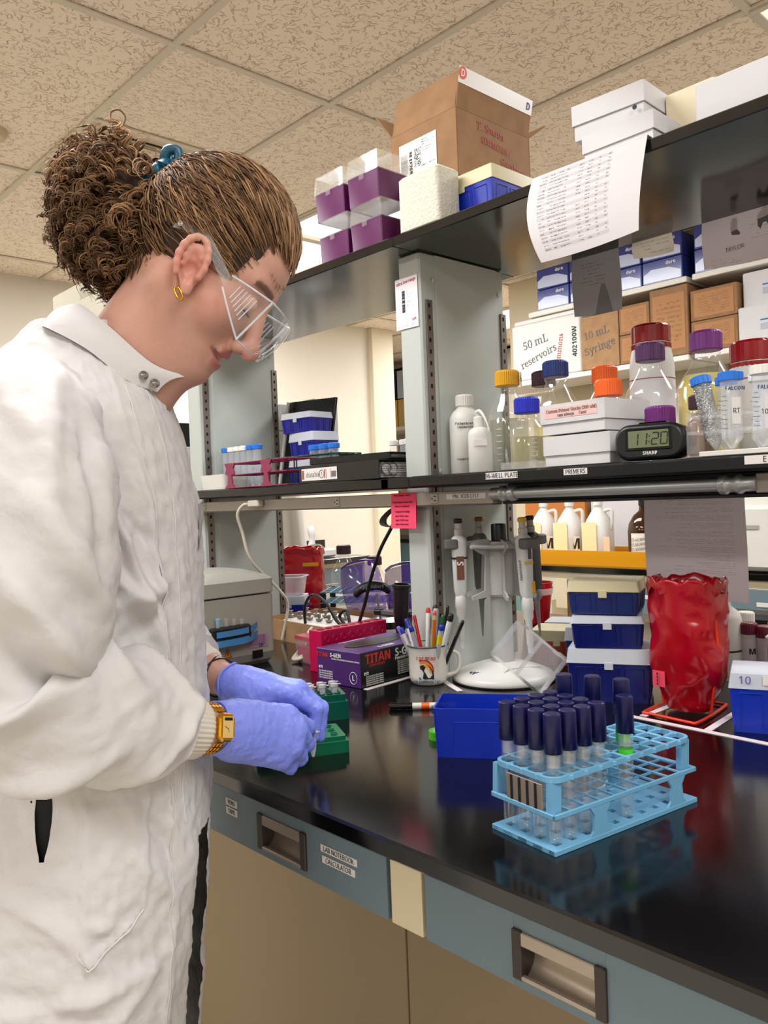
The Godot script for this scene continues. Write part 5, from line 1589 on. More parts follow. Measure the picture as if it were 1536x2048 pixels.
func build_bench_items():
	glove_box()
	mug_and_pens()
	pipette_stand()
	test_tube_rack()
	var st := mb(); xf = Transform3D.IDENTITY
	# open blue tip box base
	var ob := thing("open_tip_box", "empty royal blue tip box base standing open on the bench", "tip box", V(-0.842, BENCH, -0.338), deg_to_rad(35 - 180))
	st = mb(); tray(st, V(0, 0.038, 0), V(0.148, 0.076, 0.098), 0.003, 0.005, 0.95)
	done("shell", st, mats["box_royal"], ob)
	st = mb()
	for q in [[0, 0.0475, 0.0], [1, 0.0725, 90.0], [0, 0.0475, 180.0], [1, 0.0725, 270.0]]:
		xf = T(Vector3.ZERO, 0, q[2])
		var off: float = (0.098 if q[0] == 0 else 0.148) / 2 - 0.0008
		var hw := 0.045 if q[0] == 0 else 0.028
		tube(st, [V(-hw, 0.006, off - 0.002), V(-hw + 0.004, 0.055, off), V(hw - 0.004, 0.055, off), V(hw, 0.006, off - 0.002)], 0.0011, 5)
	xf = Transform3D.IDENTITY
	done("rib", st, mats["box_royal"], ob)
	# green tape roll
	var tr := thing("tape_roll", "roll of bright green lab tape lying beside the open blue box", "tape", V(-0.936, BENCH, -0.338))
	st = mb(); lathe(st, [[0.0135, 0.0], [0.0215, 0.0], [0.0215, 0.013], [0.0135, 0.013], [0.0135, 0.0]], 32, false, false)
	done("tape", st, mat("tape_green", Color(0.30, 0.72, 0.06), 0.45), tr)
	st = mb(); lathe(st, [[0.012, -0.0], [0.0136, 0.0], [0.0136, 0.0134], [0.012, 0.0134], [0.012, 0.0]], 28, false, false)
	done("core", st, mats["white_plastic"], tr)
	# marker lying on the bench
	var mk := thing("marker_pen", "black and white marker with an orange band lying on the bench", "pen", V(-1.138, BENCH + 0.0065, -0.407))
	var dir := (V(-1.058, 0, -0.480) - V(-1.138, 0, -0.407)).normalized()
	mk.basis = Basis(Quaternion(V(0, 1, 0), dir))
	st = mb(); lathe(st, [[0.004, 0.0], [0.006, 0.002], [0.0062, 0.045]], 16); done("cap", st, mats["black_gloss"], mk)
	st = mb(); lathe(st, [[0.0060, 0.045], [0.0060, 0.125], [0.004, 0.128]], 16); done("barrel", st, mats["white_plastic"], mk)
	st = mb(); lathe(st, [[0.0062, 0.062], [0.0062, 0.077]], 16); done("band", st, mats["cap_orange"], mk)
	text("able BC", 0.006, mats["ink"], mk, T(V(0.0043, 0.095, 0.0043), 0, 45, 90))
	# clear lid leaning on the stand's base
	var cl := thing("clear_plastic_case", "clear plastic tip box lid leaning on the pipette stand", "lid", V(-0.992, BENCH + 0.077, -0.655))
	st = mb(); tray(st, V(0, 0, 0), V(0.125, 0.036, 0.088), 0.0016, 0.004, 0.96)
	done("lid_shell", st, mat("lid_clear", Color(0.84, 0.84, 0.87), 0.18, 0.0, 0.16), cl)
	st = mb(); box(st, V(0, 0.004, 0), V(0.0016, 0.028, 0.084), 0); box(st, V(0.045, 0.006, 0.0435), V(0.016, 0.05, 0.002), 0.0005)
	done("tab", st, mats["lid_clear"], cl)
	var lx := (V(0.68, 0, -0.73) * 0.74 - V(0, 0.67, 0)).normalized(); var ly := V(-0.71, -0.22, -0.66); ly = (ly - lx * ly.dot(lx)).normalized()
	cl.basis = Basis(lx, ly, lx.cross(ly))
	# tip box stack on the right
	var ang := 27.0 + 180.0
	for q in [["bottom of the right-hand stack, marked 1000", V(-0.872, BENCH, -0.757), V(0.155, 0.077, 0.118), 0.027, "box_blue", "frosted", ang], ["middle of the right-hand stack", V(-0.874, BENCH + 0.1025, -0.753), V(0.132, 0.050, 0.108), 0.014, "box_blue", "frosted", ang + 3], ["with cream lid, top of the right-hand stack", V(-0.876, BENCH + 0.166, -0.757), V(0.132, 0.046, 0.112), 0.020, "box_slate", "frosted_cream", ang - 4]]:
		var tb := tip_box("blue tip box " + q[0], q[1], q[6], q[2], q[3], mats[q[4]], mats[q[5]], "blue tip boxes in the right-hand stack")
		if "1000" in q[0]: text("1000uL", 0.014, mats["ink"], tb, T(V(-0.0795, 0.088, 0.0), 0, -90))
	# right edge tip box
	var rb := tip_box("royal blue tip box with clear lid and 20 mL tape at the right edge", V(-0.548, BENCH, -0.742), 22, V(0.15, 0.075, 0.11), 0.024, mats["box_royal"], mats["frosted"], "")
	label_card("20 mL E", 0.075, 0.015, 0.008, rb, T(V(0.012, 0.087, 0.0572), -6), "tape_label")
	text("10", 0.012, mat("ink_violet", Color(0.35, 0.33, 0.6), 0.6), rb, T(V(-0.052, 0.086, 0.0572)))
	# boxes behind
	tip_box("teal tip box with frosted lid behind the pipette stand", V(-1.22, BENCH, -1.13), 25, V(0.12, 0.055, 0.10), 0.02, mats["box_teal"], mats["frosted"], "")
	tip_box("orange tip box with cream lid behind the pipette stand", V(-1.14, BENCH, -0.972), 25 + 180, V(0.125, 0.06, 0.11), 0.024, mats["box_orange"], mats["frosted_cream"], "")
	tip_box("blue tip box with frosted lid beside the orange tip box", V(-0.995, BENCH, -0.905), 25 + 180, V(0.125, 0.085, 0.115), 0.028, mats["box_blue"], mats["frosted"], "")
	# red bag in its wire stand
	var bag := biohazard_bag("red biohazard bag hanging in an orange wire stand on the bench", V(-0.705, BENCH + 0.006, -0.742), 0.135, 0.105, 0.228, -8, 3)
	var bt := mat("ink_dark_red", Color(0.12, 0.0, 0.02), 0.5)
	text("G", 0.012, bt, bag, T(V(-0.062, 0.118, 0.020), 0, -50), "Droid Sans", true)
	for k in 4: text("WARNING BIOHAZARD", 0.004, bt, bag, T(V(-0.050, 0.064 - k * 0.006, 0.035), 0, -38))
	st = mb(); box(st, V(-0.030, 0.055, 0.047), V(0.026, 0.028, 0.001), 0.0002)
	done("pink_patch", st, mat("patch_pink", Color(0.85, 0.25, 0.35), 0.5), bag)
	var wm := mat("wire_orange", Color(0.85, 0.16, 0.02), 0.35)
	var ws := thing("bag_stand", "orange wire stand holding the red biohazard bag", "stand", V(-0.705, BENCH, -0.742))
	st = mb()
	var y := 0.004
	tube(st, path([V(-0.052, y, 0.068), V(-0.04, y, 0.073), V(0.036, y, 0.082), V(0.050, y, 0.076), V(0.046, y, 0.01), V(0.036, y, -0.06), V(0.025, y, -0.066), V(-0.05, y, -0.07), V(-0.058, y, -0.06), V(-0.056, y, 0.0)], 5, true), 0.0028, 7, true)
	done("base_wire", st, wm, ws)
	for p in [[V(0.045, 0.004, 0.016), V(0.060, 0.228, 0.030)], [V(-0.056, 0.004, -0.01), V(-0.066, 0.228, -0.015)]]:
		st = mb(); tube(st, [p[0], lerp(p[0], p[1], 0.5) + V(0.012 * signf(p[0].x), 0, 0), p[1]], 0.0028, 7)
		done("upright_wire", st, wm, ws)
	# tape strips marking the bench
	var tm := mat("bench_tape", Color(0.85, 0.80, 0.80), 0.6)
	var tl := 0
	for q in [[V(-0.775, 0, -0.646), V(-0.36, 0, -0.628), "in front of the red bag"], [V(-0.752, 0, -0.66), V(-0.745, 0, -0.86), "left of the red bag stand"], [V(-0.628, 0, -0.648), V(-0.645, 0, -0.84), "between the red bag and the right tip box"], [V(-1.295, 0, -0.487), V(-1.307, 0, -0.64), "along the glove box"], [V(-1.229, 0, -0.652), V(-1.13, 0, -0.60), "in front of the mug"], [V(-1.243, 0, -0.668), V(-1.243, 0, -0.93), "along the foot of the divider"], [V(-1.035, 0, -0.80), V(-0.93, 0, -0.84), "beside the pipette stand"]]:
		st = mb()
		var a: Vector3 = q[0] + V(0, BENCH + 0.0006, 0); var b: Vector3 = q[1] + V(0, BENCH + 0.0006, 0)
		xf = Transform3D(Basis(V(0, 1, 0), atan2(-(b - a).z, (b - a).x)), (a + b) / 2)
		box(st, V(0, 0, 0), V(a.distance_to(b), 0.0008, 0.013), 0)
		xf = Transform3D.IDENTITY
		single("tape_strip", st, tm, "white tape strip on the bench " + q[2], "tape", "tape strips on the bench")
		tl += 1
	centrifuge()
	pink_rack()
	green_racks()
	right_jars()

func centrifuge():
	# right face at x=-1.70, from z=-.33 to -.545
	var o := thing("bench_centrifuge", "grey bench centrifuge with a taped tube holder on its side", "centrifuge", V(-1.835, BENCH, -0.438))
	var gm := mat("device_grey", Color(0.60, 0.59, 0.55), 0.45)
	var st := mb(); xf = Transform3D.IDENTITY
	loft(st, [rr(0.20, 0.150, 0.012, 0.0, 4, 0.010, -0.03), rr(0.235, 0.175, 0.012, 0.012, 4, 0.008, -0.018), rr(0.262, 0.205, 0.012, 0.032, 4, 0.004, -0.004), rr(0.268, 0.214, 0.012, 0.05, 4), rr(0.270, 0.216, 0.012, 0.174, 4), rr(0.268, 0.214, 0.012, 0.1755, 4)], true, true, true, 0.97)
	done("housing", st, gm, o)
	st = mb()
	loft(st, [rr(0.268, 0.214, 0.012, 0.1785, 4), rr(0.274, 0.220, 0.014, 0.181, 4), rr(0.274, 0.220, 0.016, 0.214, 4), rr(0.262, 0.206, 0.03, 0.222, 4), rr(0.20, 0.15, 0.06, 0.236, 4), rr(0.10, 0.07, 0.03, 0.240, 4)], true, true, true, 0.9)
	done("lid", st, gm, o)
	# sticker, warning triangle, switch on the +x face
	st = mb(); box(st, V(0.1356, 0.062, -0.054), V(0.001, 0.032, 0.056), 0)
	var sk := done("rating_label", st, mat("label_mauve", Color(0.62, 0.46, 0.60), 0.5), o)
	for k in 5: text("220 V 50 Hz 1.2 A type", 0.0034, mats["ink_grey"], sk, T(V(0.1364, 0.074 - k * 0.005, -0.052), 0, 90))
	text("CE", 0.008, mats["ink"], sk, T(V(0.1364, 0.051, -0.062), 0, 90), "Droid Sans", true)
	st = mb(); xf = T(V(0.1365, 0.044, 0.034), 0, 90)
	prism(st, [Vector2(-0.011, -0.010), Vector2(0.011, -0.010), Vector2(0.0, 0.012)], -0.0006, 0.0006)
	done("warning_triangle", st, mat("warn_amber", Color(0.72, 0.45, 0.03), 0.5), o)
	st = mb()
	tube(st, [V(-0.011, -0.010, 0.0007), V(0.011, -0.010, 0.0007), V(0.0, 0.012, 0.0007)], 0.0007, 4, true)
	box(st, V(0, 0.0, 0.0008), V(0.0014, 0.011, 0.0006), 0)
	xf = Transform3D.IDENTITY
	done("triangle_line", st, mats["ink"], o)
	st = mb(); box(st, V(0.1355, 0.030, -0.052), V(0.004, 0.019, 0.030), 0.001)
	done("switch", st, mats["black_plastic"], o)
	# black foam holder with tubes, held by blue tape
	var h := thing("foam_holder", "black foam tube holder taped to the centrifuge with blue tape", "holder", V(-1.686, BENCH + 0.094, -0.405))
	st = mb(); rbox(st, V(0, 0, 0), V(0.026, 0.034, 0.112), 0.010, 0.004)
	done("foam", st, mat("foam_black", Color(0.03, 0.03, 0.03), 0.9), h)
	var tm := mat("tape_blue", Color(0.25, 0.50, 0.72), 0.5)
	for q in [[0.002, 0.014], [-0.020, 0.016]]:
		st = mb(); group_next(st, true)
		var pts := path([V(-0.012, q[0] + 0.010, 0.082), V(0.004, q[0], 0.060), V(0.0145, q[0], 0.035), V(0.0145, q[0] + 0.001, -0.03), V(0.008, q[0] + 0.004, -0.058), V(-0.010, q[0] + 0.008, -0.085)], 6)
		for i in pts.size() - 1:
			var hh := V(0, q[1] / 2, 0)
			quad(st, pts[i] - hh, pts[i + 1] - hh, pts[i + 1] + hh, pts[i] + hh)
			quad(st, pts[i] - hh + V(0.0004, 0, 0), pts[i] + hh + V(0.0004, 0, 0), pts[i + 1] + hh + V(0.0004, 0, 0), pts[i + 1] - hh + V(0.0004, 0, 0))
		done("tape", st, tm, h)
	for k in 4:
		var vial := thing("small_tube", ["pale blue small tube standing in the black foam holder", "clear small tube, second in the black foam holder", "clear small tube, third in the black foam holder", "clear small tube, last in the black foam holder"][k], "tube", V(-1.686, BENCH + 0.100, -0.373 - k * 0.022), 0.0, "tubes in the foam holder")
		st = mb(); lathe(st, [[0.002, 0.0], [0.0048, 0.006], [0.005, 0.03 - 0.003 * k], [0.0062, 0.031 - 0.003 * k], [0.0062, 0.034 - 0.003 * k]], 12, true, false)
		done("tube_wall", st, mat("vial_blue", Color(0.55, 0.72, 0.80), 0.3, 0, 0.6) if k == 0 else mats["clear_plastic"], vial)

func pink_rack():
	# long perforated rack, tall and narrow
	var o := thing("tube_rack", "hot pink perforated tube rack behind the glove box", "tube rack", V(-1.525, BENCH, -0.64), deg_to_rad(92))
	var m: Material = mats["magenta"]
	var st := mb(); xf = Transform3D.IDENTITY
	var L := 0.215; var W := 0.045; var H := 0.098
	# shell as prism walls with round holes on the long side: holes shown by recessed rings
	for sz in [-1, 1]:
		st = mb(); box(st, V(0, H / 2, sz * (W / 2 - 0.0015)), V(L, H, 0.003), 0.001)
		done("side_wall", st, m, o)
	for sx in [-1, 1]:
		st = mb(); box(st, V(sx * (L / 2 - 0.0015), H / 2, 0), V(0.003, H, W - 0.006), 0.001)
		done("end_wall", st, m, o)
	st = mb(); box(st, V(0, H - 0.0015, 0), V(L - 0.006, 0.003, W - 0.006), 0)
	done("top_wall", st, m, o)
	for r in 2:
		for k in 8:
			st = mb(); xf = T(V(-0.09 + k * 0.0255, 0.078 - r * 0.030, W / 2 + 0.0002), 90)
			var rg := []
			for a in 16: rg.append(V(cos(TAU * a / 16) * 0.0075, 0, sin(TAU * a / 16) * 0.0075))
			tube(st, rg, 0.0012, 5, true)
			xf = Transform3D.IDENTITY
			done("hole_rim", st, m, o)
	for k in 8:
		st = mb(); xf = T(V(-0.09 + k * 0.0255, H, 0))
		lathe(st, [[0.0085, 0.0], [0.0085, 0.0012]], 16); xf = Transform3D.IDENTITY
		done("top_hole", st, mat("magenta_dark", Color(0.38, 0.0, 0.14), 0.5), o)
	# clear and pink lidded box left of it
	var b := thing("clear_box", "clear lidded box with pink contents between the cables and the pink rack", "box", V(-1.618, BENCH, -0.625), deg_to_rad(-6))
	st = mb(); tray(st, V(0, 0.031, 0), V(0.085, 0.062, 0.10), 0.0016, 0.003, 0.98)
	done("shell", st, mats["clear_plastic"], b)
	st = mb(); box(st, V(0, 0.022, 0), V(0.078, 0.040, 0.092), 0.002); done("pink_insert", st, m, b)
	st = mb(); lidshell(st, V(0, 0.063, 0), V(0.088, 0.010, 0.103), 0.0015); done("lid", st, mat("lid_pink", Color(0.80, 0.25, 0.35), 0.2, 0, 0.5), b)

func micro_rack(label: String, at: Vector3, turn: float, m: Material, L: float, W: float, H: float) -> Node3D:
	var o := thing("microtube_rack", label, "tube rack", at, deg_to_rad(turn))
	var st := mb(); xf = Transform3D.IDENTITY
	loft(st, [rr(L, W, 0.004, 0, 3), rr(L, W, 0.004, H * 0.72, 3), rr(L - 0.008, W - 0.008, 0.004, H * 0.74, 3), rr(L - 0.008, W - 0.008, 0.004, H, 3)], true, true, true, 0.8)
	done("block", st, m, o)
	st = mb()
	for i in 6:
		for j in 3:
			xf = T(V((i - 2.5) * (L - 0.02) / 6, H, (j - 1) * (W - 0.014) / 3))
			lathe(st, [[0.0055, 0], [0.0062, 0.0016], [0.0052, 0.0016]], 12, false, false)
	xf = Transform3D.IDENTITY
	var r := done("well_rims", st, m, o)
	r.set_meta("kind", "stuff")
	return o

func green_racks():
	var gm := mat("rack_green", Color(0.0, 0.40, 0.27), 0.3)
	micro_rack("green microtube rack under the gloved hands", V(-1.068, BENCH, -0.142), 63, gm, 0.148, 0.085, 0.026)
	micro_rack("teal green microtube rack behind the gloved hands", V(-1.205, BENCH, -0.285), 63, mat("rack_teal", Color(0.0, 0.33, 0.26), 0.3), 0.11, 0.07, 0.045)
	for i in 4:
		for j in 2:
			var v := thing("microtube", "clear microtube in the teal rack behind the hands, %s of its %s row" % [["first", "second", "third", "fourth"][i], ["front", "back"][j]], "tube", Transform3D(Basis(V(0, 1, 0), deg_to_rad(63)), V(-1.205, BENCH, -0.285)) * V(-0.034 + i * 0.0225, 0.040, 0.012 - j * 0.022), 0.4 * i, "microtubes in the teal rack")
			var st := mb(); xf = Transform3D.IDENTITY
			lathe(st, [[0.004, 0], [0.0053, 0.006], [0.0053, 0.016], [0.0072, 0.017], [0.0072, 0.0195]], 12)
			done("tube_wall", st, mats["frosted"], v)
			st = mb(); lathe(st, [[0.0068, 0.0195], [0.0068, 0.022], [0.004, 0.0225]], 12); box(st, V(0.009, 0.0205, 0), V(0.006, 0.001, 0.005), 0)
			done("tube_cap", st, mat("vial_cap", Color(0.75, 0.76, 0.74), 0.4, 0, 0.8), v)

func right_jars():
	var st := mb(); xf = Transform3D.IDENTITY
	# solvent dispenser and small jars at the right behind the bag
	var d := thing("solvent_bottle", "white plastic solvent bottle with dished top behind the red bag", "bottle", V(-0.775, BENCH, -1.03))
	st = mb(); lathe(st, [[0.034, 0], [0.037, 0.004], [0.037, 0.125], [0.033, 0.138], [0.018, 0.15], [0.016, 0.16], [0.030, 0.172], [0.032, 0.176], [0.02, 0.174]], 28); done("body", st, mats["hdpe"], d)
	st = mb(); lathe(st, [[0.0376, 0.058], [0.0376, 0.062]], 28, false, false); done("stripe", st, mats["cap_dark"], d)
	for q in [["white capped vial, tallest of the group at the right", V(-0.775, 0, -1.14), 0.017, 0.125, "cap_white"], ["vial with plum red cap and an M label", V(-0.728, 0, -1.045), 0.0155, 0.118, "cap_dark"], ["white capped vial beside the plum one", V(-0.700, 0, -1.055), 0.016, 0.112, "cap_white"], ["wide white capped jar, front right of the group", V(-0.645, 0, -1.00), 0.026, 0.105, "cap_white"], ["wide white capped jar, back right of the group", V(-0.690, 0, -1.13), 0.028, 0.112, "cap_white"], ["blue capped vial behind the white vials", V(-0.812, 0, -1.17), 0.015, 0.11, "cap_sky"]]:
		var v := thing("sample_vial", q[0], "vial", q[1] + V(0, BENCH, 0), 0.0, "vials behind the right tip box")
		st = mb(); lathe(st, [[q[2] * 0.9, 0], [q[2], 0.003], [q[2], q[3] - 0.022]], 20); done("body", st, mats["hdpe"], v)
		st = mb(); lathe(st, [[q[2] * 1.02, q[3] * 0.25], [q[2] * 1.02, q[3] * 0.72]], 20, false, false); done("label", st, mats["paper"], v)
		screw_cap(v, V(0, q[3] - 0.024, 0), q[2] * 1.12, 0.024, mats[q[4]] if "plum" not in q[0] else mat("cap_plum", Color(0.40, 0.03, 0.16), 0.35), 24)
		if "M label" in q[0]: text("M", 0.012, mats["ink"], v, T(V(0.0115, 0.06, 0.0115), 0, 45), "Droid Sans", true)
	var b := plain_box("carton", "low white carton under the jars at the right", "box", V(-0.60, BENCH, -1.25), V(0.2, 0.05, 0.12), 5, mats["white_card"])
	# dark box lying at the far side of the bench
	st = mb(); rbox(st, V(0, 0.035, 0), V(0.55, 0.07, 0.1), 0.02, 0.012)
	var k := single("equipment_case", st, mat("case_black", Color(0.03, 0.03, 0.03), 0.55), "long black padded case at the back of the bench on the right", "case")
	k.position = V(-0.72, BENCH, -1.50)

# ---------- far side of the bench ----------
func build_back_side():
	var st := mb(); xf = Transform3D.IDENTITY
	var o: Node3D
	var lb := biohazard_bag("large upright red biohazard bag with yellow tape at the back left", V(-2.62, BENCH, -1.32), 0.19, 0.16, 0.215, 45, 17, 2.0)
	st = mb(); box(st, V(0.052, 0.158, 0.080), V(0.062, 0.014, 0.001), 0.0002); done("yellow_tape", st, mat("tape_yellow", Color(0.86, 0.62, 0.05), 0.5), lb)
	# food container on a blue box
	o = thing("plastic_tub", "clear plastic tub standing on a blue lidded box at the back", "tub", V(-2.31, BENCH + 0.085, -1.04), 0.6)
	st = mb(); tray(st, V(0, 0.03, 0), V(0.105, 0.06, 0.105), 0.0015, 0.02, 0.85); done("tub_wall", st, mat("tub_clear", Color(0.82, 0.72, 0.74), 0.2, 0, 0.4), o)
	st = mb(); var rim := []
	for p in rr(0.112, 0.112, 0.022, 0.06, 5): rim.append(p)
	tube(st, rim, 0.0025, 5, true); done("rim", st, mats["frosted"], o)
	tip_box("blue lidded box with frosted top at the back behind the centrifuge", V(-2.305, BENCH, -1.04), 45, V(0.11, 0.055, 0.10), 0.028, mats["box_royal"], mats["frosted"], "")
	# cardboard tray with glassware
	o = thing("cardboard_tray", "low brown cardboard tray of small parts behind the pink rack", "tray", V(-1.885, BENCH, -0.87), deg_to_rad(-4))
	st = mb(); tray(st, V(0, 0.03, 0), V(0.34, 0.06, 0.26), 0.003, 0.003, 1.0, 1); done("tray_wall", st, mats["brown_card2"], o)
	st = mb(); box(st, V(0.03, 0.035, 0.02), V(0.24, 0.045, 0.18), 0.004); done("foam_insert", st, mats["white_plastic"], o)
	rng.seed = 12
	for k in 10:
		var sv := thing("metal_fitting", "small metal fitting in the brown cardboard tray", "fitting", V(-1.98 + (k % 5) * 0.045, BENCH + 0.058, -0.80 - 0.06 * (k / 5)), rng.randf() * 6.0, "metal fittings in the cardboard tray")
		st = mb(); lathe(st, [[0.006, 0], [0.010, 0.003], [0.010, 0.009], [0.005, 0.011], [0.005, 0.02], [0.008, 0.022]], 10); done("fitting_body", st, mats["steel"], sv)
	# steel wire rack with blue-grey grid
	o = thing("wire_rack", "flat black framed rack with pale blue cells behind the purple shield", "tube rack", V(-2.12, BENCH, -1.20), deg_to_rad(40))
	for y in [0.06, 0.095]:
		st = mb()
		for k in 7: box(st, V(0, y, -0.09 + k * 0.03), V(0.25, 0.003, 0.004), 0.0005)
		for k in 9: box(st, V(-0.12 + k * 0.03, y, 0), V(0.004, 0.003, 0.19), 0.0005)
		done("grid", st, mat("rack_pale", Color(0.45, 0.60, 0.68), 0.4), o)
	for q in [[-0.115, 0.085], [0.115, 0.085], [-0.115, -0.085], [0.115, -0.085]]:
		st = mb(); box(st, V(q[0], 0.049, q[1]), V(0.02, 0.098, 0.008), 0.001); done("leg", st, mats["black_plastic"], o)
	media_bottle("large clear glass bottle with plum cap at the back, left of the pair", V(-2.335, BENCH, -1.31), 0.105, 0.236, mats["cap_dark"], mats["pale_liquid"], 0.2)
	media_bottle("clear glass bottle with plum cap at the back, right of the pair", V(-2.265, BENCH, -1.40), 0.09, 0.19, mats["cap_dark"], null, 0)
	# purple face shields
	for q in [["violet transparent safety visor leaning behind the pink rack, left one", V(-1.965, BENCH + 0.112, -1.08), 20.0], ["violet transparent safety visor beside the divider, right one", V(-1.75, BENCH + 0.112, -1.07), 5.0]]:
		o = thing("safety_visor", q[0], "visor", q[1], deg_to_rad(q[2]))
		st = mb(); group_next(st, true)
		var K := 12; var J := 10
		var gridp := []
		for j in J + 1:
			var row := []
			for k in K + 1:
				var u := (float(k) / K - 0.5) * 2.4; var v := (float(j) / J - 0.5) * 2.2
				row.append(V(sin(u) * 0.072 * cos(v * 0.55), sin(v * 0.8) * 0.108, cos(u) * 0.06 * cos(v * 0.7)))
			gridp.append(row)
		for j in J:
			for k in K: quad(st, gridp[j][k], gridp[j + 1][k], gridp[j + 1][k + 1], gridp[j][k + 1])
		done("shield", st, mat("violet_clear", Color(0.35, 0.12, 0.62), 0.06, 0, 0.72), o)
		o.rotation_degrees = V(-10, q[2] + 20, 12)
		st = mb(); tube(st, path([gridp[J][0], gridp[J][4] + V(0, 0.006, 0), gridp[J][8] + V(0, 0.006, 0), gridp[J][K]], 4), 0.004, 6)
		done("brow_band", st, mats["violet_clear"], o)
		st = mb(); tube(st, path([gridp[0][0], gridp[0][6] + V(0, -0.02, 0), gridp[0][K]], 5), 0.003, 6)
		done("nose_frame", st, mats["violet_clear"], o)
	# black handled tool on a steel rod, with holder
	o = thing("lifting_tool", "black T-handle tool with pale lettering on a thin steel rod", "tool", V(-1.592, BENCH, -0.78), deg_to_rad(47))
	st = mb(); xf = T(V(0, 0.160, 0))
	tube(st, path([V(-0.044, -0.012, 0), V(-0.030, 0.006, 0), V(0, 0.016, 0), V(0.030, 0.012, 0), V(0.046, -0.004, 0)], 5), [0.006, 0.008, 0.0095, 0.0105, 0.011, 0.0115, 0.012, 0.0125, 0.013, 0.0135, 0.014, 0.0135, 0.013, 0.0125, 0.012, 0.0115, 0.011, 0.0105, 0.0095, 0.008, 0.006], 10)
	done("handle", st, mats["black_plastic"], o)
	text("eppendorf", 0.009, mat("ink_silver", Color(0.45, 0.45, 0.46), 0.5), o, T(V(0, 0.174, 0.0142)), "Droid Sans", true)
	st = mb(); xf = Transform3D.IDENTITY
	tube(st, [V(0.012, 0.155, 0), V(0.030, 0.0, 0)], 0.0028, 8); done("rod", st, mats["steel"], o)
	o = thing("tube_funnel", "dark brown plastic tube clamped upright beside the tool", "tube", V(-1.472, BENCH, -0.765), 0.0)
	st = mb(); xf = T(V(0, 0.09, 0), 0, 0, -5)
	lathe(st, [[0.009, -0.03], [0.014, -0.01], [0.019, 0.03], [0.020, 0.088], [0.023, 0.090], [0.023, 0.098], [0.020, 0.098], [0.0185, 0.03]], 24); xf = Transform3D.IDENTITY
	done("cone", st, mat("brown_black", Color(0.10, 0.07, 0.07), 0.35), o)
	st = mb(); box(st, V(-0.045, 0.112, 0.0), V(0.06, 0.012, 0.012), 0.002); done("clamp_arm", st, mats["pip_grey"], o)
	st = mb(); xf = T(V(-0.078, 0.112, 0), 0, 0, 90); lathe(st, [[0.009, -0.012], [0.009, 0.012]], 12); xf = Transform3D.IDENTITY
	done("clamp_knob", st, mats["knob_navy"], o)
	st = mb(); tube(st, [V(0, 0.07, 0), V(0.004, 0.0, 0)], 0.004, 8); done("support_rod", st, mats["black_plastic"], o)
	# grey mini device
	o = thing("mini_spinner", "grey round mini centrifuge behind the pens", "centrifuge", V(-1.62, BENCH, -0.86))
	st = mb(); lathe(st, [[0.066, 0], [0.07, 0.006], [0.066, 0.05], [0.06, 0.056]], 32); done("base", st, mats["device_grey"], o)
	st = mb(); lathe(st, [[0.06, 0.056], [0.058, 0.074], [0.03, 0.084]], 32); done("rotor_cover", st, mats["black_gloss"], o)
	text("BioR", 0.014, mats["ink"], o, T(V(0.049, 0.03, 0.0485), 0, 45), "Droid Sans", true)
	st = mb(); box(st, V(0.02, 0.088, -0.04), V(0.12, 0.008, 0.05), 0.001)
	for k in 6: box(st, V(-0.02 + k * 0.016, 0.094, -0.04), V(0.008, 0.006, 0.045), 0.001)
	done("tube_strip", st, mats["black_plastic"], o)
	# cables
	o = thing("black_cable", "black cable hanging down from the power rail past the sticky note", "cable", V(-1.372, 1.24, -0.66))
	st = mb(); tube(st, path([V(0.01, 0.06, 0.0), V(0.0, 0.02, 0), V(-0.05, -0.045, 0.0), V(-0.10, -0.12, -0.01), V(-0.14, -0.19, -0.02), V(-0.20, -0.255, -0.04), V(-0.28, -0.28, -0.06)], 7), 0.0042, 8); done("cable_run", st, mats["black_plastic"], o)
	o = thing("black_cable", "black cable looping up out of the cardboard tray", "cable", V(-1.80, BENCH, -0.76))
	st = mb(); tube(st, path([V(-0.055, 0.03, 0), V(-0.058, 0.10, 0), V(-0.02, 0.14, 0), V(0.04, 0.12, 0), V(0.075, 0.07, -0.01), V(0.11, 0.06, -0.02), V(0.09, 0.10, -0.03), V(0.06, 0.08, -0.03), V(0.10, 0.045, -0.04), V(0.17, 0.04, -0.05)], 7), 0.0045, 8); done("cable_run", st, mats["black_plastic"], o)
	for k in 4:
		o = thing("grey_cable", "pale grey cable coiled beside the centrifuge, loop %s from the top" % ["one", "two", "three", "four"][k], "cable", V(-1.665, BENCH, -0.625), 0.0, "coiled pale cables beside the centrifuge")
		st = mb(); tube(st, path([V(-0.04 - k * 0.006, 0.07 - k * 0.012, -0.04), V(0.005, 0.062 - k * 0.014, 0.01 + k * 0.006), V(0.026, 0.03 - k * 0.006, 0.034 + k * 0.004), V(0.0, 0.008, 0.03 + k * 0.008), V(-0.035, 0.012 + k * 0.004, 0.0)], 7), 0.0042, 7); done("cable_run", st, mats["cord_grey"], o)
	# hanging page under the shelf on the back side
	o = hang_page("large printed page hanging below the shelf behind the red bag", V(-0.785, 1.297, -0.935), 0.212, 0.205, 3, [], 19)
	# red bin behind the stand
	o = thing("red_bin", "red plastic sharps bin with pale rim at the back of the bench", "bin", V(-1.545, BENCH, -1.42))
	st = mb(); lathe(st, [[0.036, 0.0], [0.038, 0.003], [0.052, 0.12], [0.054, 0.125], [0.050, 0.125], [0.036, 0.006]], 28); done("bin_wall", st, mat("bin_red", Color(0.72, 0.03, 0.12), 0.25), o)
	st = mb(); xf = T(V(0, 0.10, 0)); lathe(st, [[0.0505, -0.012], [0.0535, 0.008]], 28, false, false); xf = Transform3D.IDENTITY
	done("label", st, mat("label_pink", Color(0.85, 0.68, 0.66), 0.5), o)
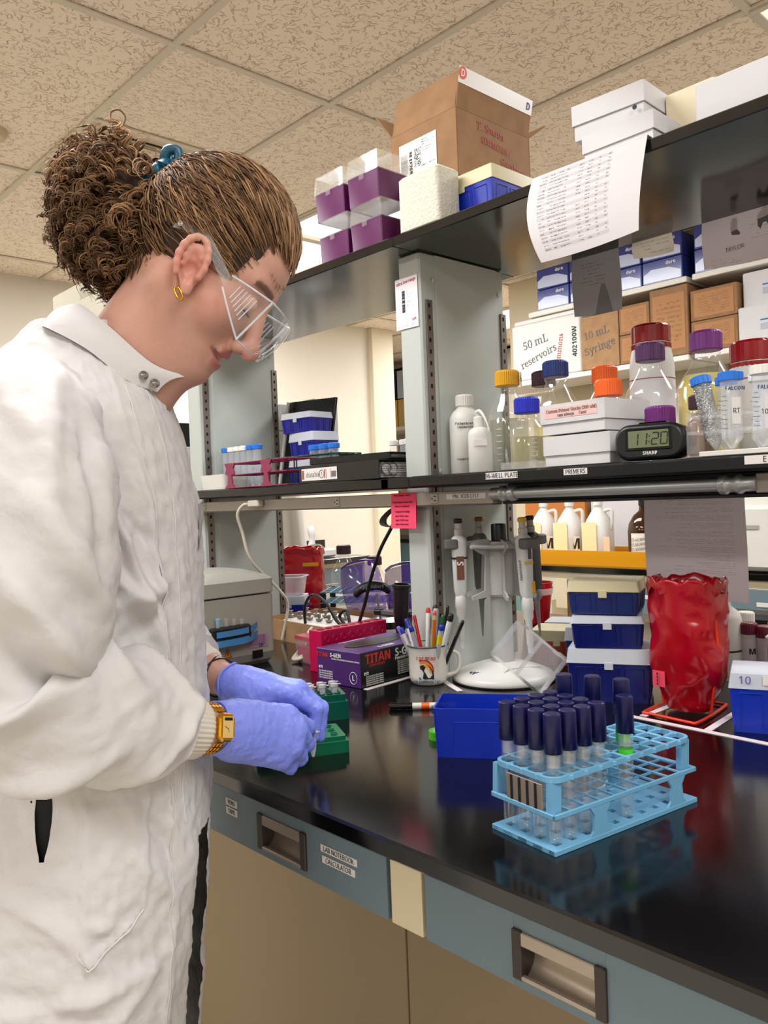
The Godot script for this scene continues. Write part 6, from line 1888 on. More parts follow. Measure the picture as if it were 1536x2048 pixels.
	plain_box("carton", "brown carton beside the red bin at the back", "box", V(-1.42, BENCH, -1.50), V(0.10, 0.10, 0.1), 30, mats["brown_card2"])

# ---------- across the aisle ----------
func build_far():
	var st := mb(); xf = Transform3D.IDENTITY
	var ep := black_epoxy()
	# far bench run
	st = mb(); box(st, V(-0.9, BENCH - 0.016, -3.42), V(4.0, 0.032, 0.70), 0.003); single("worktop", st, ep, "black bench top across the aisle under the yellow tray", "worktop")
	var cream: Material = mats["cream_paint"]
	st = mb(); box(st, V(-0.9, 0.863, -3.40), V(3.98, 0.035, 0.62), 0.002); box(st, V(-0.9, 0.34, -3.55), V(3.96, 0.68, 0.40), 0.002)
	single("base_cabinet", st, cream, "cream cabinet carcass of the bench across the aisle", "cabinet")
	for k in 5:
		var x := -2.66 + k * 0.64
		var d := thing("cabinet_drawer", "blue grey drawer front across the aisle, number %s from the left" % ["one", "two", "three", "four", "five"][k], "cabinet drawer", V(x + 0.36, 0.765, -3.085), 0.0, "drawer fronts across the aisle")
		st = mb(); box(st, V(0, 0, 0), V(0.55, 0.155, 0.02), 0.002); done("front_panel", st, mats["drawer_paint"], d)
		st = mb(); box(st, V(0.15, 0.01, 0.0115), V(0.11, 0.02, 0.003), 0.001); done("label_holder", st, mats["white_plastic"], d)
		st = mb(); box(st, V(-0.315, 0, 0), V(0.075, 0.16, 0.02), 0.001); done("stile", st, cream, d)
	plain_box("carton", "tall brown carton standing under the far bench", "box", V(-2.72, 0.0, -3.02), V(0.24, 0.62, 0.12), 0, mats["brown_card2"])
	# yellow tray
	var o := thing("spill_tray", "yellow spill tray holding jugs on the far bench", "tray", V(-2.55, BENCH, -3.33))
	st = mb(); tray(st, V(0, 0.04, 0), V(0.95, 0.08, 0.36), 0.006, 0.01, 0.96); done("tray_wall", st, mat("tray_yellow", Color(0.86, 0.58, 0.01), 0.4), o)
	for q in [["translucent jug with a paper tag, left in the yellow tray", -2.90, "M"], ["translucent jug with black lettering, middle of the yellow tray", -2.72, "M"], ["translucent jug with a long paper tag, right of the middle in the tray", -2.53, ""]]:
		o = thing("plastic_jug", q[0], "jug", V(q[1], BENCH + 0.008, -3.33), 0.5, "jugs in the yellow tray")
		st = mb()
		loft(st, [rr(0.13, 0.13, 0.03, 0.0, 4), rr(0.145, 0.145, 0.035, 0.01, 4), rr(0.145, 0.145, 0.04, 0.19, 4), rr(0.12, 0.12, 0.045, 0.235, 4), rr(0.06, 0.06, 0.028, 0.29, 4), rr(0.042, 0.042, 0.02, 0.30, 4), rr(0.042, 0.042, 0.02, 0.315, 4)]); done("jug_body", st, mats["hdpe"], o)
		st = mb(); lathe(st, [[0.026, 0.312], [0.026, 0.335]], 18); done("jug_cap", st, mats["cap_white"], o)
		st = mb(); tube(st, path([V(0.03, 0.28, 0), V(0.075, 0.285, 0), V(0.078, 0.22, 0), V(0.07, 0.18, 0)], 5), 0.011, 8); done("jug_handle", st, mats["hdpe"], o)
		st = mb(); box(st, V(0.05, 0.09, 0.065), V(0.075, 0.10, 0.006), 0.001); o.rotation.y = deg_to_rad(10)
		var l := done("label", st, mat("label_cream", Color(0.85, 0.76, 0.6), 0.6), o)
		if q[2]: text(q[2], 0.06, mats["ink"], l, T(V(0.055, 0.10, 0.069)), "Droid Sans", true)
		st = mb(); box(st, V(-0.025, 0.12, 0.078), V(0.085, 0.20, 0.001), 0); done("tag", st, mat("tag_cream", Color(0.90, 0.83, 0.62), 0.7), o)
	o = thing("amber_jug", "large brown glass jug with a white label in the yellow tray", "jug", V(-2.24, BENCH + 0.008, -3.31))
	st = mb(); lathe(st, [[0.075, 0], [0.084, 0.01], [0.086, 0.17], [0.08, 0.21], [0.055, 0.255], [0.026, 0.28], [0.022, 0.31]], 28); done("jug_body", st, mat("amber_glass", Color(0.20, 0.09, 0.01), 0.08), o)
	st = mb(); lathe(st, [[0.027, 0.305], [0.027, 0.34]], 18); done("jug_cap", st, mats["black_plastic"], o)
	st = mb(); xf = T(V(0, 0.10, 0), 0, 22); group_next(st, true)
	for k in 8:
		var a0 := -0.75 + 1.5 * k / 8.0; var a1 := -0.75 + 1.5 * (k + 1) / 8.0
		quad(st, V(sin(a0), -0.7, cos(a0)) * V(0.0875, 0.09, 0.0875), V(sin(a0), 0.7, cos(a0)) * V(0.0875, 0.09, 0.0875), V(sin(a1), 0.7, cos(a1)) * V(0.0875, 0.09, 0.0875), V(sin(a1), -0.7, cos(a1)) * V(0.0875, 0.09, 0.0875))
	xf = Transform3D.IDENTITY
	var al := done("label", st, mat("label_amber", Color(0.86, 0.83, 0.78), 0.6), o)
	for k in 4: text("flammable", 0.016, mats["ink_grey"], al, T(V(0.035, 0.135 - k * 0.025, 0.0835), 0, 22, 8), "Droid Serif")
	# backboard, cupboard items behind the tray
	plain_box("wooden_board", "orange wooden board standing behind the jugs", "board", V(-3.02, BENCH, -3.62), V(0.45, 0.55, 0.03), 0, mat("wood_orange", Color(0.72, 0.42, 0.14), 0.6))
	plain_box("notice_panel", "white notice panel behind the amber jug", "panel", V(-2.42, BENCH, -3.64), V(0.7, 0.42, 0.02), 0, mats["white_card"])
	for x in [-2.62, -2.40]:
		st = mb(); box(st, V(x, 1.30, -3.626), V(0.12, 0.02, 0.004), 0); single("red_strip", st, mats["cap_red"], "red strip on the white notice panel, %s" % ("left one" if x < -2.5 else "right one"), "strip")
	# white instrument at the right
	o = thing("lab_instrument", "white laboratory instrument on the far bench at the right edge", "instrument", V(-1.62, BENCH, -3.30))
	st = mb(); rbox(st, V(0, 0.16, 0), V(0.40, 0.30, 0.42), 0.03, 0.02); done("body", st, mats["white_plastic"], o)
	st = mb(); rbox(st, V(-0.05, 0.36, -0.05), V(0.24, 0.12, 0.25), 0.02, 0.01); done("upper_body", st, mats["white_plastic"], o)
	st = mb(); box(st, V(0.02, 0.21, 0.212), V(0.10, 0.02, 0.006), 0.002); done("grip", st, mats["device_grey"], o)
	# wall shelves with boxes
	var shm := mat("shelf_white", Color(0.86, 0.84, 0.80), 0.5)
	for q in [[-3.35, -2.0, 1.985, "lower white wall shelf, left part"], [-1.97, 0.0, 1.985, "lower white wall shelf, right part"], [-3.0, -2.0, 2.385, "upper white wall shelf, left part"], [-1.97, 0.0, 2.385, "upper white wall shelf, right part"]]:
		st = mb(); box(st, V((q[0] + q[1]) / 2, q[2], -3.55), V(q[1] - q[0], 0.03, 0.33), 0.003); single("wall_shelf", st, shm, q[3] + " across the aisle", "shelf")
	st = mb(); box(st, V(-1.985, 1.75, -3.745), V(0.03, 1.6, 0.05), 0.002); single("shelf_upright", st, shm, "white upright carrying the wall shelves", "upright")
	st = mb(); box(st, V(-1.5, 1.8, -3.795), V(3.9, 1.86, 0.04), 0.002); single("back_board", st, mats["cream_paint"], "cream partition wall behind the far shelves", "panel")
	o = thing("foam_cooler", "large white foam box marked 50 mL reservoirs on the far shelf", "foam box", V(-2.89, 2.0, -3.54))
	st = mb(); rbox(st, V(0, 0.17, 0), V(0.50, 0.34, 0.30), 0.02, 0.008); done("cooler_body", st, mats["white_plastic"], o)
	st = mb(); rbox(st, V(0, 0.352, 0), V(0.48, 0.03, 0.28), 0.02, 0.006); done("cooler_lid", st, mats["white_plastic"], o)
	text("50 mL", 0.045, mats["ink_grey"], o, T(V(-0.07, 0.22, 0.152), 0, 0, 10), "Droid Serif")
	text("reservoirs", 0.04, mats["ink_grey"], o, T(V(-0.05, 0.13, 0.152), 0, 0, 18), "Droid Serif")
	text("Simmons", 0.03, mats["ink_red"], o, T(V(0.10, 0.15, 0.152), 0, 0, 80), "Droid Serif")
	text("402100W", 0.03, mats["ink"], o, T(V(0.205, 0.18, 0.152), 0, 0, 90), "Droid Sans", true)
	var rows := []
	for k in 9: rows.append([0.12, 0.88, 0.14 + k * 0.085, 0.05, 0.9])
	var bp := texmat("carton_print", print_image(128, 128, Color(0.66, 0.47, 0.30), Color(0.50, 0.36, 0.24), rows, 31), 0.8)
	for q in [["brown carton marked 10 mL Syringe on the far shelf", -2.515, 0.24, 0.30, ""], ["brown carton with printed panels, second on the far shelf", -2.30, 0.18, 0.155, "p"], ["brown carton with printed panels stacked on the second one", -2.30, 0.18, 0.155, "s"], ["tall brown carton with printed panels, third on the far shelf", -2.10, 0.21, 0.36, "p"], ["brown carton with printed panels, right of the shelf upright, lower", -1.86, 0.24, 0.155, "p"], ["brown carton with printed panels, right of the shelf upright, upper", -1.86, 0.24, 0.155, "s"]]:
		o = thing("carton_box", q[0], "box", V(q[1], 2.0 + (0.158 if q[4] == "s" else 0.0), -3.53), 0.0, "brown cartons on the far shelf")
		st = mb(); box(st, V(0, q[3] / 2, 0), V(q[2], q[3], 0.30), 0.003); done("carton_body", st, mats["brown_card2"] if q[4] == "" else mats["brown_card"], o)
		if q[4]:
			st = mb(); xf = T(V(0, q[3] / 2, 0.1515)); card(st, q[2] * 0.85, q[3] * 0.8); xf = Transform3D.IDENTITY
			done("print_panel", st, bp, o)
		else:
			text("10 mL", 0.04, mats["ink_grey"], o, T(V(-0.02, 0.20, 0.152), 0, 0, 8), "Droid Serif")
			text("Syringe", 0.04, mats["ink_grey"], o, T(V(0.0, 0.12, 0.152), 0, 0, 12), "Droid Serif")
	for q in [["white carton with a blue line, upper at the far shelf's right", V(-1.585, 2.18, -3.55), V(0.28, 0.17, 0.28)], ["white carton with a blue line, lower at the far shelf's right", V(-1.58, 2.0, -3.51), V(0.30, 0.175, 0.30)]]:
		o = thing("carton_box", q[0], "box", q[1], 0.0, "white cartons on the far shelf")
		st = mb(); box(st, V(0, q[2].y / 2, 0), q[2], 0.004); done("carton_body", st, mats["white_card"], o)
		st = mb(); box(st, V(0.0, q[2].y * 0.58, q[2].z / 2 + 0.001), V(0.09, 0.007, 0.001), 0); done("blue_line", st, mat("line_blue", Color(0.2, 0.4, 0.65), 0.5), o)
		st = mb(); box(st, V(-0.01, q[2].y * 0.40, q[2].z / 2 + 0.001), V(0.07, 0.03, 0.001), 0); done("print_block", st, mat("ink_pale", Color(0.66, 0.68, 0.72), 0.7), o)
	# blue glove cartons, shrink wrapped, on the upper shelf
	var bl := mat("carton_blue", Color(0.18, 0.22, 0.50), 0.18)
	var bw := mat("carton_sheen", Color(0.72, 0.75, 0.85), 0.2)
	rng.seed = 4
	var nb := 0
	for x in [-2.83, -2.60, -2.37, -2.14, -1.85, -1.62]:
		for k in 2:
			o = thing("glove_carton", "shrink wrapped blue and white carton, %s of stack %s on the upper far shelf" % [["bottom", "top"][k], ["one", "two", "three", "four", "five", "six"][nb]], "box", V(x, 2.401 + k * 0.123, -3.54), 0.0, "blue cartons on the upper far shelf")
			st = mb(); box(st, V(0, 0.06, 0), V(0.225, 0.12, 0.28), 0.004); done("carton_body", st, bl, o)
			st = mb(); xf = T(V(0, 0.045, 0.1412)); prism(st, [Vector2(-0.105, -0.035), Vector2(0.105, -0.04), Vector2(0.105, 0.0), Vector2(0.04, 0.025), Vector2(-0.06, 0.03), Vector2(-0.105, 0.005)], -0.0005, 0.0005); xf = Transform3D.IDENTITY
			done("white_swoosh", st, bw, o)
			text("duro", 0.018, mats["print_white"], o, T(V(0.05, 0.095, 0.1418)), "Droid Sans", true)
		nb += 1
	# left: wall bench with bottle and wipes; lab coat on a hook
	st = mb(); box(st, V(-4.72, BENCH - 0.02, -2.65), V(0.55, 0.035, 1.35), 0.003); box(st, V(-4.98, BENCH + 0.05, -2.65), V(0.025, 0.11, 1.35), 0.002)
	single("worktop", st, ep, "small black wall bench with upstand at the far left", "worktop")
	o = thing("wall_cabinet_base", "blue grey cabinet under the far left wall bench", "cabinet", V(-4.74, 0.0, -2.65))
	st = mb(); box(st, V(0, 0.437, 0), V(0.48, 0.874, 1.33), 0.003); done("carcass", st, cream, o)
	for k in 2:
		st = mb(); box(st, V(0.245, 0.70, -0.33 + k * 0.66), V(0.02, 0.28, 0.60), 0.002); var dr := done("drawer", st, mats["drawer_paint"], o)
		st = mb(); box(st, V(0.26, 0.72, -0.33 + k * 0.66), V(0.012, 0.03, 0.12), 0.003); done("pull", st, mats["steel"], dr)
	o = thing("plastic_bottle", "clear plastic bottle with blue cap on the far left wall bench", "bottle", V(-4.70, BENCH, -2.80))
	st = mb(); lathe(st, [[0.05, 0], [0.055, 0.01], [0.055, 0.13], [0.03, 0.165], [0.025, 0.175]], 20); done("body", st, mats["hdpe"], o)
	screw_cap(o, V(0, 0.172, 0), 0.032, 0.03, mats["cap_royal"], 20)
	o = thing("wipes_pack", "green and white wipes pack with a wipe sticking up at the far left", "pack", V(-4.68, BENCH, -3.02))
	st = mb(); rbox(st, V(0, 0.03, 0), V(0.16, 0.06, 0.24), 0.02, 0.012); done("pack_body", st, mats["white_plastic"], o)
	st = mb(); box(st, V(0, 0.075, 0.03), V(0.10, 0.04, 0.10), 0.012); done("green_top", st, mat("pack_green", Color(0.03, 0.36, 0.22), 0.5), o)
	st = mb(); tube(st, path([V(0, 0.08, 0.05), V(0.01, 0.15, 0.05), V(0.0, 0.23, 0.055)], 4), [0.03, 0.028, 0.024, 0.02, 0.022, 0.026, 0.028, 0.026, 0.02], 7); done("wipe", st, mats["paper"], o)
	o = thing("hanging_lab_coat", "white lab coat hanging at the back behind the left divider", "lab coat", V(-3.36, 1.0, -1.75))
	st = mb()
	var rings := []
	for j in 12:
		var v := j / 11.0
		var a := PackedVector3Array()
		for k in 28:
			var t := TAU * k / 28
			var w := lerpf(0.26, 0.13, v)
			a.append(V(cos(t) * w * (1 + 0.12 * sin(t * 7.0 + v * 2)), -0.5 + v * 1.2, sin(t) * 0.08 * (1 + 0.3 * sin(t * 5.0 + 1.0))))
		rings.append(a)
	loft(st, rings, true, true, true, -2); done("cloth", st, mat("far_cloth", Color(0.84, 0.82, 0.79), 0.85), o)
	st = mb(); tube(st, [V(0, 0.68, 0), V(0, 0.80, 0), V(0.0, 0.81, -0.03)], 0.006, 6); done("hanger_hook", st, mats["steel"], o)
	st = mb(); box(st, V(0, -0.1, -0.10), V(0.05, 1.8, 0.03), 0.004); done("stand_pole", st, mats["steel"], o)
	st = mb(); box(st, V(0, -0.98, -0.10), V(0.4, 0.04, 0.3), 0.01); done("stand_base", st, mats["steel"], o)
	# upright white cartons beside the left divider, on the far side shelf
	for q in [["small white carton, upper left, behind the left divider's edge", V(-2.30, 1.56, -1.02), V(0.07, 0.09, 0.10)], ["small white carton, lower left, behind the left divider's edge", V(-2.30, 1.468, -1.02), V(0.075, 0.09, 0.10)], ["white carton with a red square standing behind the blue tip boxes", V(-2.20, 1.468, -1.10), V(0.11, 0.19, 0.10)]]:
		var cb := plain_box("carton", q[0], "box", q[1], q[2], 0, mats["white_card"])
		if "red square" in q[0]:
			st = mb(); box(st, V(0.035, 0.055, q[2].z / 2 + 0.0006), V(0.02, 0.026, 0.001), 0); done("red_square", st, mats["cap_red"], cb)
	st = mb(); box(st, V(-2.25, 1.455, -1.06), V(0.36, 0.024, 0.22), 0.002); single("rear_shelf", st, shm, "white rear shelf carrying the small cartons behind the left divider", "shelf")
	# beyond the corner: shelves with bright cartons
	for q in [[2.02, "upper"], [1.35, "lower"]]:
		st = mb(); box(st, V(-6.2, q[0], -5.3), V(2.6, 0.04, 0.4), 0.003); single("wall_shelf", st, shm, "%s cream shelf seen past the end of the wall" % q[1], "shelf")
	for q in [["yellow patterned carton on the shelf past the wall, lower left", V(-6.15, 2.04, -5.3), Color(0.86, 0.62, 0.25)], ["yellow patterned carton on the shelf past the wall, lower right", V(-5.84, 2.04, -5.3), Color(0.80, 0.66, 0.40)], ["black carton on top of the yellow one past the wall", V(-6.15, 2.33, -5.3), Color(0.06, 0.06, 0.07)], ["white and blue carton on top past the wall", V(-5.84, 2.33, -5.3), Color(0.75, 0.78, 0.84)], ["patterned orange bag on the lower shelf past the wall", V(-5.85, 1.37, -5.3), Color(0.84, 0.48, 0.25)]]:
		var cb := plain_box("carton", q[0], "box", q[1], V(0.29, 0.28, 0.3), 0, mat("fc_" + q[2].to_html(), q[2], 0.5))
		st = mb(); xf = T(V(0.05, 0.16, 0.152), 90); lathe(st, [[0.06, 0], [0.06, 0.002]], 16); xf = Transform3D.IDENTITY
		done("print_spot", st, mat("spot_red", Color(0.72, 0.25, 0.15), 0.6), cb)
	st = mb(); box(st, V(-6.5, 1.66, -5.2), V(0.06, 0.56, 0.3), 0.004); single("wood_post", st, mat("wood_brown", Color(0.34, 0.22, 0.10), 0.6), "brown wooden post on the shelf past the wall", "post")
	o = thing("base_cabinet", "teal cabinet with black top seen past the end of the wall", "cabinet", V(-5.9, 0.0, -5.25))
	st = mb(); box(st, V(0, 0.44, 0), V(2.4, 0.88, 0.6), 0.003); done("carcass", st, mat("teal_paint", Color(0.42, 0.56, 0.57), 0.5), o)
	st = mb(); box(st, V(0, 0.90, 0), V(2.45, 0.035, 0.65), 0.003); done("cabinet_top", st, mats["black_gloss"], o)
	for k in 3:
		st = mb(); box(st, V(-0.7 + k * 0.7, 0.74, 0.305), V(0.16, 0.03, 0.01), 0.003); done("handle", st, mats["white_plastic"], o)

# ---------- person ----------
# signed distance primitives: [kind, a, b, ra, rb, k, sign]; kind 0 tapered capsule, 1 ellipsoid (a centre, b radii, basis in index 7)
func prim_d(q: Array, p: Vector3) -> float:
	if q[0] == 0:
		var a: Vector3 = q[1]
		var ab: Vector3 = q[2] - a
		var t := clampf((p - a).dot(ab) / maxf(ab.length_squared(), 1e-9), 0.0, 1.0)
		return p.distance_to(a + ab * t) - lerpf(q[3], q[4], t)
	var l: Vector3 = (q[7] as Basis) * (p - q[1])
	var r: Vector3 = q[2]
	var k0 := (l / r).length()
	var k1 := (l / (r * r)).length()
	if k1 < 1e-6: return -minf(r.x, minf(r.y, r.z))
	return k0 * (k0 - 1.0) / k1

func field(prims: Array, p: Vector3) -> float:
	var d := 1e3
	for q in prims:
		var e := prim_d(q, p)
		var k: float = q[5]
		if q[6] > 0:
			var h := clampf(0.5 + 0.5 * (d - e) / k, 0.0, 1.0)
			d = lerpf(d, e, h) - k * h * (1.0 - h)
		else:
			var h2 := clampf(0.5 - 0.5 * (d + e) / k, 0.0, 1.0)
			d = lerpf(d, -e, h2) + k * h2 * (1.0 - h2)
	return d

func cap_(a: Vector3, b: Vector3, ra: float, rb: float, k := 0.02, s := 1) -> Array: return [0, a, b, ra, rb, k, s, null]
func ell_(c: Vector3, r: Vector3, bs := Basis.IDENTITY, k := 0.02, s := 1) -> Array: return [1, c, r, 0.0, 0.0, k, s, bs]

# surface nets over the box lo..hi
func nets(st: SurfaceTool, prims: Array, lo: Vector3, hi: Vector3, cell: float, colour := 0, noise: FastNoiseLite = null, amp := 0.0):
	var B := 6
	var nb := Vector3i(((hi - lo) / (cell * B)).ceil())
	var n := nb * B + Vector3i.ONE
	var f := PackedFloat32Array(); f.resize(n.x * n.y * n.z); f.fill(1.0)
	var sx := 1; var sy := n.x; var sz := n.x * n.y
	var half := cell * B * 0.5
	var diag := half * 1.75 + amp
	var active := []
	for bz in nb.z:
		for by in nb.y:
			for bx in nb.x:
				var c := lo + (Vector3(bx, by, bz) + Vector3.ONE * 0.5) * cell * B
				var dc := field(prims, c)
				if absf(dc) > diag + 0.006:
					if dc < 0:
						for z in B + 1:
							for y in B + 1:
								var i0 := bx * B + (by * B + y) * sy + (bz * B + z) * sz
								for x in B + 1: f[i0 + x] = -1.0
					continue
				active.append([bx, by, bz, c])
	for a in active:
		var near := []
		for q in prims:
			if prim_d(q, a[3]) < diag * 2.2 + q[5]: near.append(q)
		for z in B + 1:
			for y in B + 1:
				var i0: int = a[0] * B + (a[1] * B + y) * sy + (a[2] * B + z) * sz
				for x in B + 1:
					var p := lo + Vector3(a[0] * B + x, a[1] * B + y, a[2] * B + z) * cell
					var d := field(near, p)
					if noise: d += amp * noise.get_noise_3dv(p)
					f[i0 + x] = d
	var idx := {}
	var pos := PackedVector3Array()
	var offs := [0, sx, sy, sx + sy, sz, sx + sz, sy + sz, sx + sy + sz]
	var cpos := [V(0, 0, 0), V(1, 0, 0), V(0, 1, 0), V(1, 1, 0), V(0, 0, 1), V(1, 0, 1), V(0, 1, 1), V(1, 1, 1)]
	var edges := [[0, 1], [2, 3], [4, 5], [6, 7], [0, 2], [1, 3], [4, 6], [5, 7], [0, 4], [1, 5], [2, 6], [3, 7]]
	for a in active:
		for z in B:
			for y in B:
				for x in B:
					var cx: int = a[0] * B + x; var cy: int = a[1] * B + y; var cz: int = a[2] * B + z
					var i := cx + cy * sy + cz * sz
					var m := 0
					for k in 8:
						if f[i + offs[k]] < 0.0: m |= 1 << k
					if m == 0 or m == 255: continue
					var s := Vector3.ZERO; var cnt := 0
					for e in edges:
						var in0: int = (m >> e[0]) & 1; var in1: int = (m >> e[1]) & 1
						if in0 == in1: continue
						var f0 := f[i + offs[e[0]]]; var f1 := f[i + offs[e[1]]]
						s += (cpos[e[0]] as Vector3).lerp(cpos[e[1]], f0 / (f0 - f1)); cnt += 1
					idx[i] = pos.size()
					pos.append(lo + (Vector3(cx, cy, cz) + s / cnt) * cell)
	group_next(st, true)
	for i in idx:
		for ax in 3:
			var d1: int = [sx, sy, sz][ax]
			var a0 := f[i]; var a1: float = f[i + d1] if i + d1 < f.size() else 1.0
			if (a0 < 0.0) == (a1 < 0.0): continue
			var u: int = [sy, sz, sx][ax]; var w: int = [sz, sx, sy][ax]
			if not (idx.has(i - u) and idx.has(i - w) and idx.has(i - u - w)): continue
			var q := [pos[idx[i]], pos[idx[i - u]], pos[idx[i - u - w]], pos[idx[i - w]]]
			if a0 >= 0.0: q.reverse()
			for k in [0, 2, 1, 0, 3, 2]:
				if colour == 1: st.set_color(skin_colour(q[k]))
				st.add_vertex(q[k])

const HC := Vector3(0.117, 1.621, 0.0)
var HF := Vector3(0.717, -0.697, 0).normalized()
var HU := Vector3(0.697, 0.717, 0).normalized()
func H(a: float, b: float, c := 0.0) -> Vector3: return HC + HF * a + HU * b + V(0, 0, c)
func head_coord(p: Vector3) -> Vector3: return V((p - HC).dot(HF), (p - HC).dot(HU), p.z)

var skin_noise: FastNoiseLite
func skin_colour(p: Vector3) -> Color:
	var h := head_coord(p)
	var base := Color(0.52, 0.265, 0.195)
	var n := skin_noise.get_noise_3dv(p * 3.0) * 0.5 + skin_noise.get_noise_3dv(p * 14.0) * 0.25
	var c := base.lerp(Color(0.58, 0.315, 0.24), clampf(0.5 + n, 0, 1))
	# redder ears, cheeks, nose tip and lips, faint stubble: pigments of the skin itself
	var red := 0.0
	red = maxf(red, 0.55 * smoothstep(0.05, 0.0, h.distance_to(V(0.012, -0.017, 0.082))))
	red = maxf(red, 0.4 * smoothstep(0.03, 0.0, h.distance_to(V(0.112, -0.046, 0))))
	red = maxf(red, 0.3 * smoothstep(0.04, 0.0, h.distance_to(V(0.055, -0.035, 0.055))))
	c = c.lerp(Color(0.60, 0.19, 0.14), red)
	var lip := minf(absf(h.y + 0.0695), absf(h.y + 0.0845))
	if h.x > 0.083 and absf(h.z) < 0.022: c = c.lerp(Color(0.46, 0.13, 0.12), 0.8 * smoothstep(0.009, 0.004, lip))
	var brow := absf(h.y - 0.019 - 0.005 * sin(absf(h.z) * 50.0))
	if h.x > 0.06 and absf(h.z) > 0.012 and absf(h.z) < 0.052: c = c.lerp(Color(0.09, 0.05, 0.03), 0.85 * smoothstep(0.006, 0.003, brow))
	if h.y < -0.05 and h.x > 0.0 and n > -0.05:
		c = c.lerp(Color(0.30, 0.16, 0.12), 0.18 * smoothstep(-0.05, -0.075, h.y) * clampf(0.6 + n * 2.0, 0.0, 1.0))
	return c

func build_body(root: Node3D) -> void:
	skin_noise = FastNoiseLite.new(); skin_noise.seed = 3; skin_noise.frequency = 8.0
	var hb := Basis(HF, HU, V(0, 0, 1)).transposed()
	var P := []
	P.append(ell_(H(-0.012, 0.030), V(0.097, 0.097, 0.075), hb, 0.02))
	P.append(ell_(H(0.046, 0.036), V(0.042, 0.046, 0.058), hb, 0.018))
	P.append(ell_(H(0.040, -0.028), V(0.046, 0.066, 0.057), hb, 0.03))
	P.append(ell_(H(0.064, -0.076), V(0.028, 0.032, 0.034), hb, 0.02))
	for s in [-1, 1]:
		P.append(cap_(H(-0.006, -0.050, s * 0.050), H(0.066, -0.103, s * 0.014), 0.021, 0.016, 0.022))
		P.append(ell_(H(0.050, -0.036, s * 0.038), V(0.030, 0.028, 0.024), hb, 0.02))
		P.append(cap_(H(0.080, 0.020, 0), H(0.070, 0.024, s * 0.042), 0.011, 0.010, 0.012))
		P.append(ell_(H(0.092, -0.004, s * 0.031), V(0.014, 0.012, 0.014), hb, 0.010, -1))
		P.append(ell_(H(0.0785, -0.004, s * 0.031), V(0.0125, 0.0125, 0.0125), hb, 0.004))
		P.append(cap_(H(0.097, -0.0525, s * 0.0095), H(0.101, -0.051, s * 0.010), 0.0075, 0.0072, 0.005))
	P.append(cap_(H(0.084, 0.012), H(0.109, -0.040), 0.0085, 0.0110, 0.010))
	P.append(cap_(H(0.112, -0.0445), H(0.114, -0.046), 0.0122, 0.0122, 0.006))
	P.append(cap_(H(0.088, -0.0685, -0.016), H(0.088, -0.0685, 0.016), 0.0072, 0.0072, 0.007))
	P.append(cap_(H(0.089, -0.0685, 0), H(0.090, -0.0685, 0), 0.0065, 0.0065, 0.006))
	P.append(cap_(H(0.087, -0.087, -0.013), H(0.087, -0.087, 0.013), 0.0078, 0.0072, 0.007))
	P.append(ell_(H(0.077, -0.110), V(0.017, 0.0165, 0.021), hb, 0.014))
	P.append(cap_(H(0.098, -0.0785, 0), H(0.080, -0.074, -0.027), 0.0052, 0.0026, 0.003, -1))
	P.append(cap_(H(0.098, -0.0785, 0), H(0.080, -0.074, 0.027), 0.0052, 0.0026, 0.003, -1))
	for s in [-1, 1]: P.append(cap_(H(0.101, -0.0585, s * 0.0065), H(0.106, -0.054, s * 0.006), 0.0026, 0.003, 0.002, -1))
	# neck
	P.append(cap_(V(0.072, 1.588, 0), V(-0.012, 1.470, 0), 0.056, 0.064, 0.03))
	P.append(cap_(V(0.090, 1.545, 0), V(0.030, 1.470, 0), 0.030, 0.040, 0.03))
	var st := mb()
	nets(st, P, V(-0.09, 1.43, -0.10), V(0.27, 1.74, 0.10), 0.0030, 1)
	# ears
	for s in [-1, 1]:
		var E := []
		var ec := H(0.012, -0.016, s * 0.0715)
		var ax := (HU * 0.94 + HF * -0.34).normalized(); var ay := HF * 0.94 + HU * 0.34
		var hel := []
		for k in 12:
			var t := lerpf(-0.6, 3.9, k / 11.0)
			var rx := 0.0165; var ry := 0.029
			hel.append(ec + ay * (cos(t) * rx) + ax * (sin(t) * ry + 0.004) + V(0, 0, s * (0.006 + 0.006 * maxf(0, -cos(t)) + 0.003)))
		for k in 11: E.append(cap_(hel[k], hel[k + 1], 0.0038, 0.0038, 0.004))
		for k in 6:
			var t := lerpf(0.5, 3.4, k / 6.0); var t2 := lerpf(0.5, 3.4, (k + 1) / 6.0)
			E.append(cap_(ec + ay * cos(t) * 0.009 + ax * (sin(t) * 0.018 + 0.002) + V(0, 0, s * 0.007), ec + ay * cos(t2) * 0.009 + ax * (sin(t2) * 0.018 + 0.002) + V(0, 0, s * 0.007), 0.0036, 0.0036, 0.005))
		E.append(ell_(ec + V(0, 0, s * 0.001), V(0.016, 0.027, 0.006), Basis(ay, ax, V(0, 0, 1)).transposed(), 0.006))
		E.append(cap_(ec - ax * 0.027 + ay * 0.003 + V(0, 0, s * 0.004), ec - ax * 0.032 + ay * 0.004 + V(0, 0, s * 0.004), 0.0068, 0.0062, 0.008))
		E.append(cap_(ec + ay * 0.013 - ax * 0.006 + V(0, 0, s * 0.004), ec + ay * 0.012 - ax * 0.011 + V(0, 0, s * 0.006), 0.0045, 0.004, 0.005))
		E.append(ell_(ec + ay * 0.002 - ax * 0.006 + V(0, 0, s * 0.009), V(0.008, 0.010, 0.008), Basis(ay, ax, V(0, 0, 1)).transposed(), 0.003, -1))
		nets(st, E, ec - V(0.045, 0.05, 0.02), ec + V(0.045, 0.05, 0.024), 0.0016, 1)
	# chest and arms inside the coat, wrists showing at the cuffs
	var A := []
	A.append(cap_(V(-0.02, 1.47, 0), V(-0.06, 1.15, 0), 0.07, 0.11, 0.03))
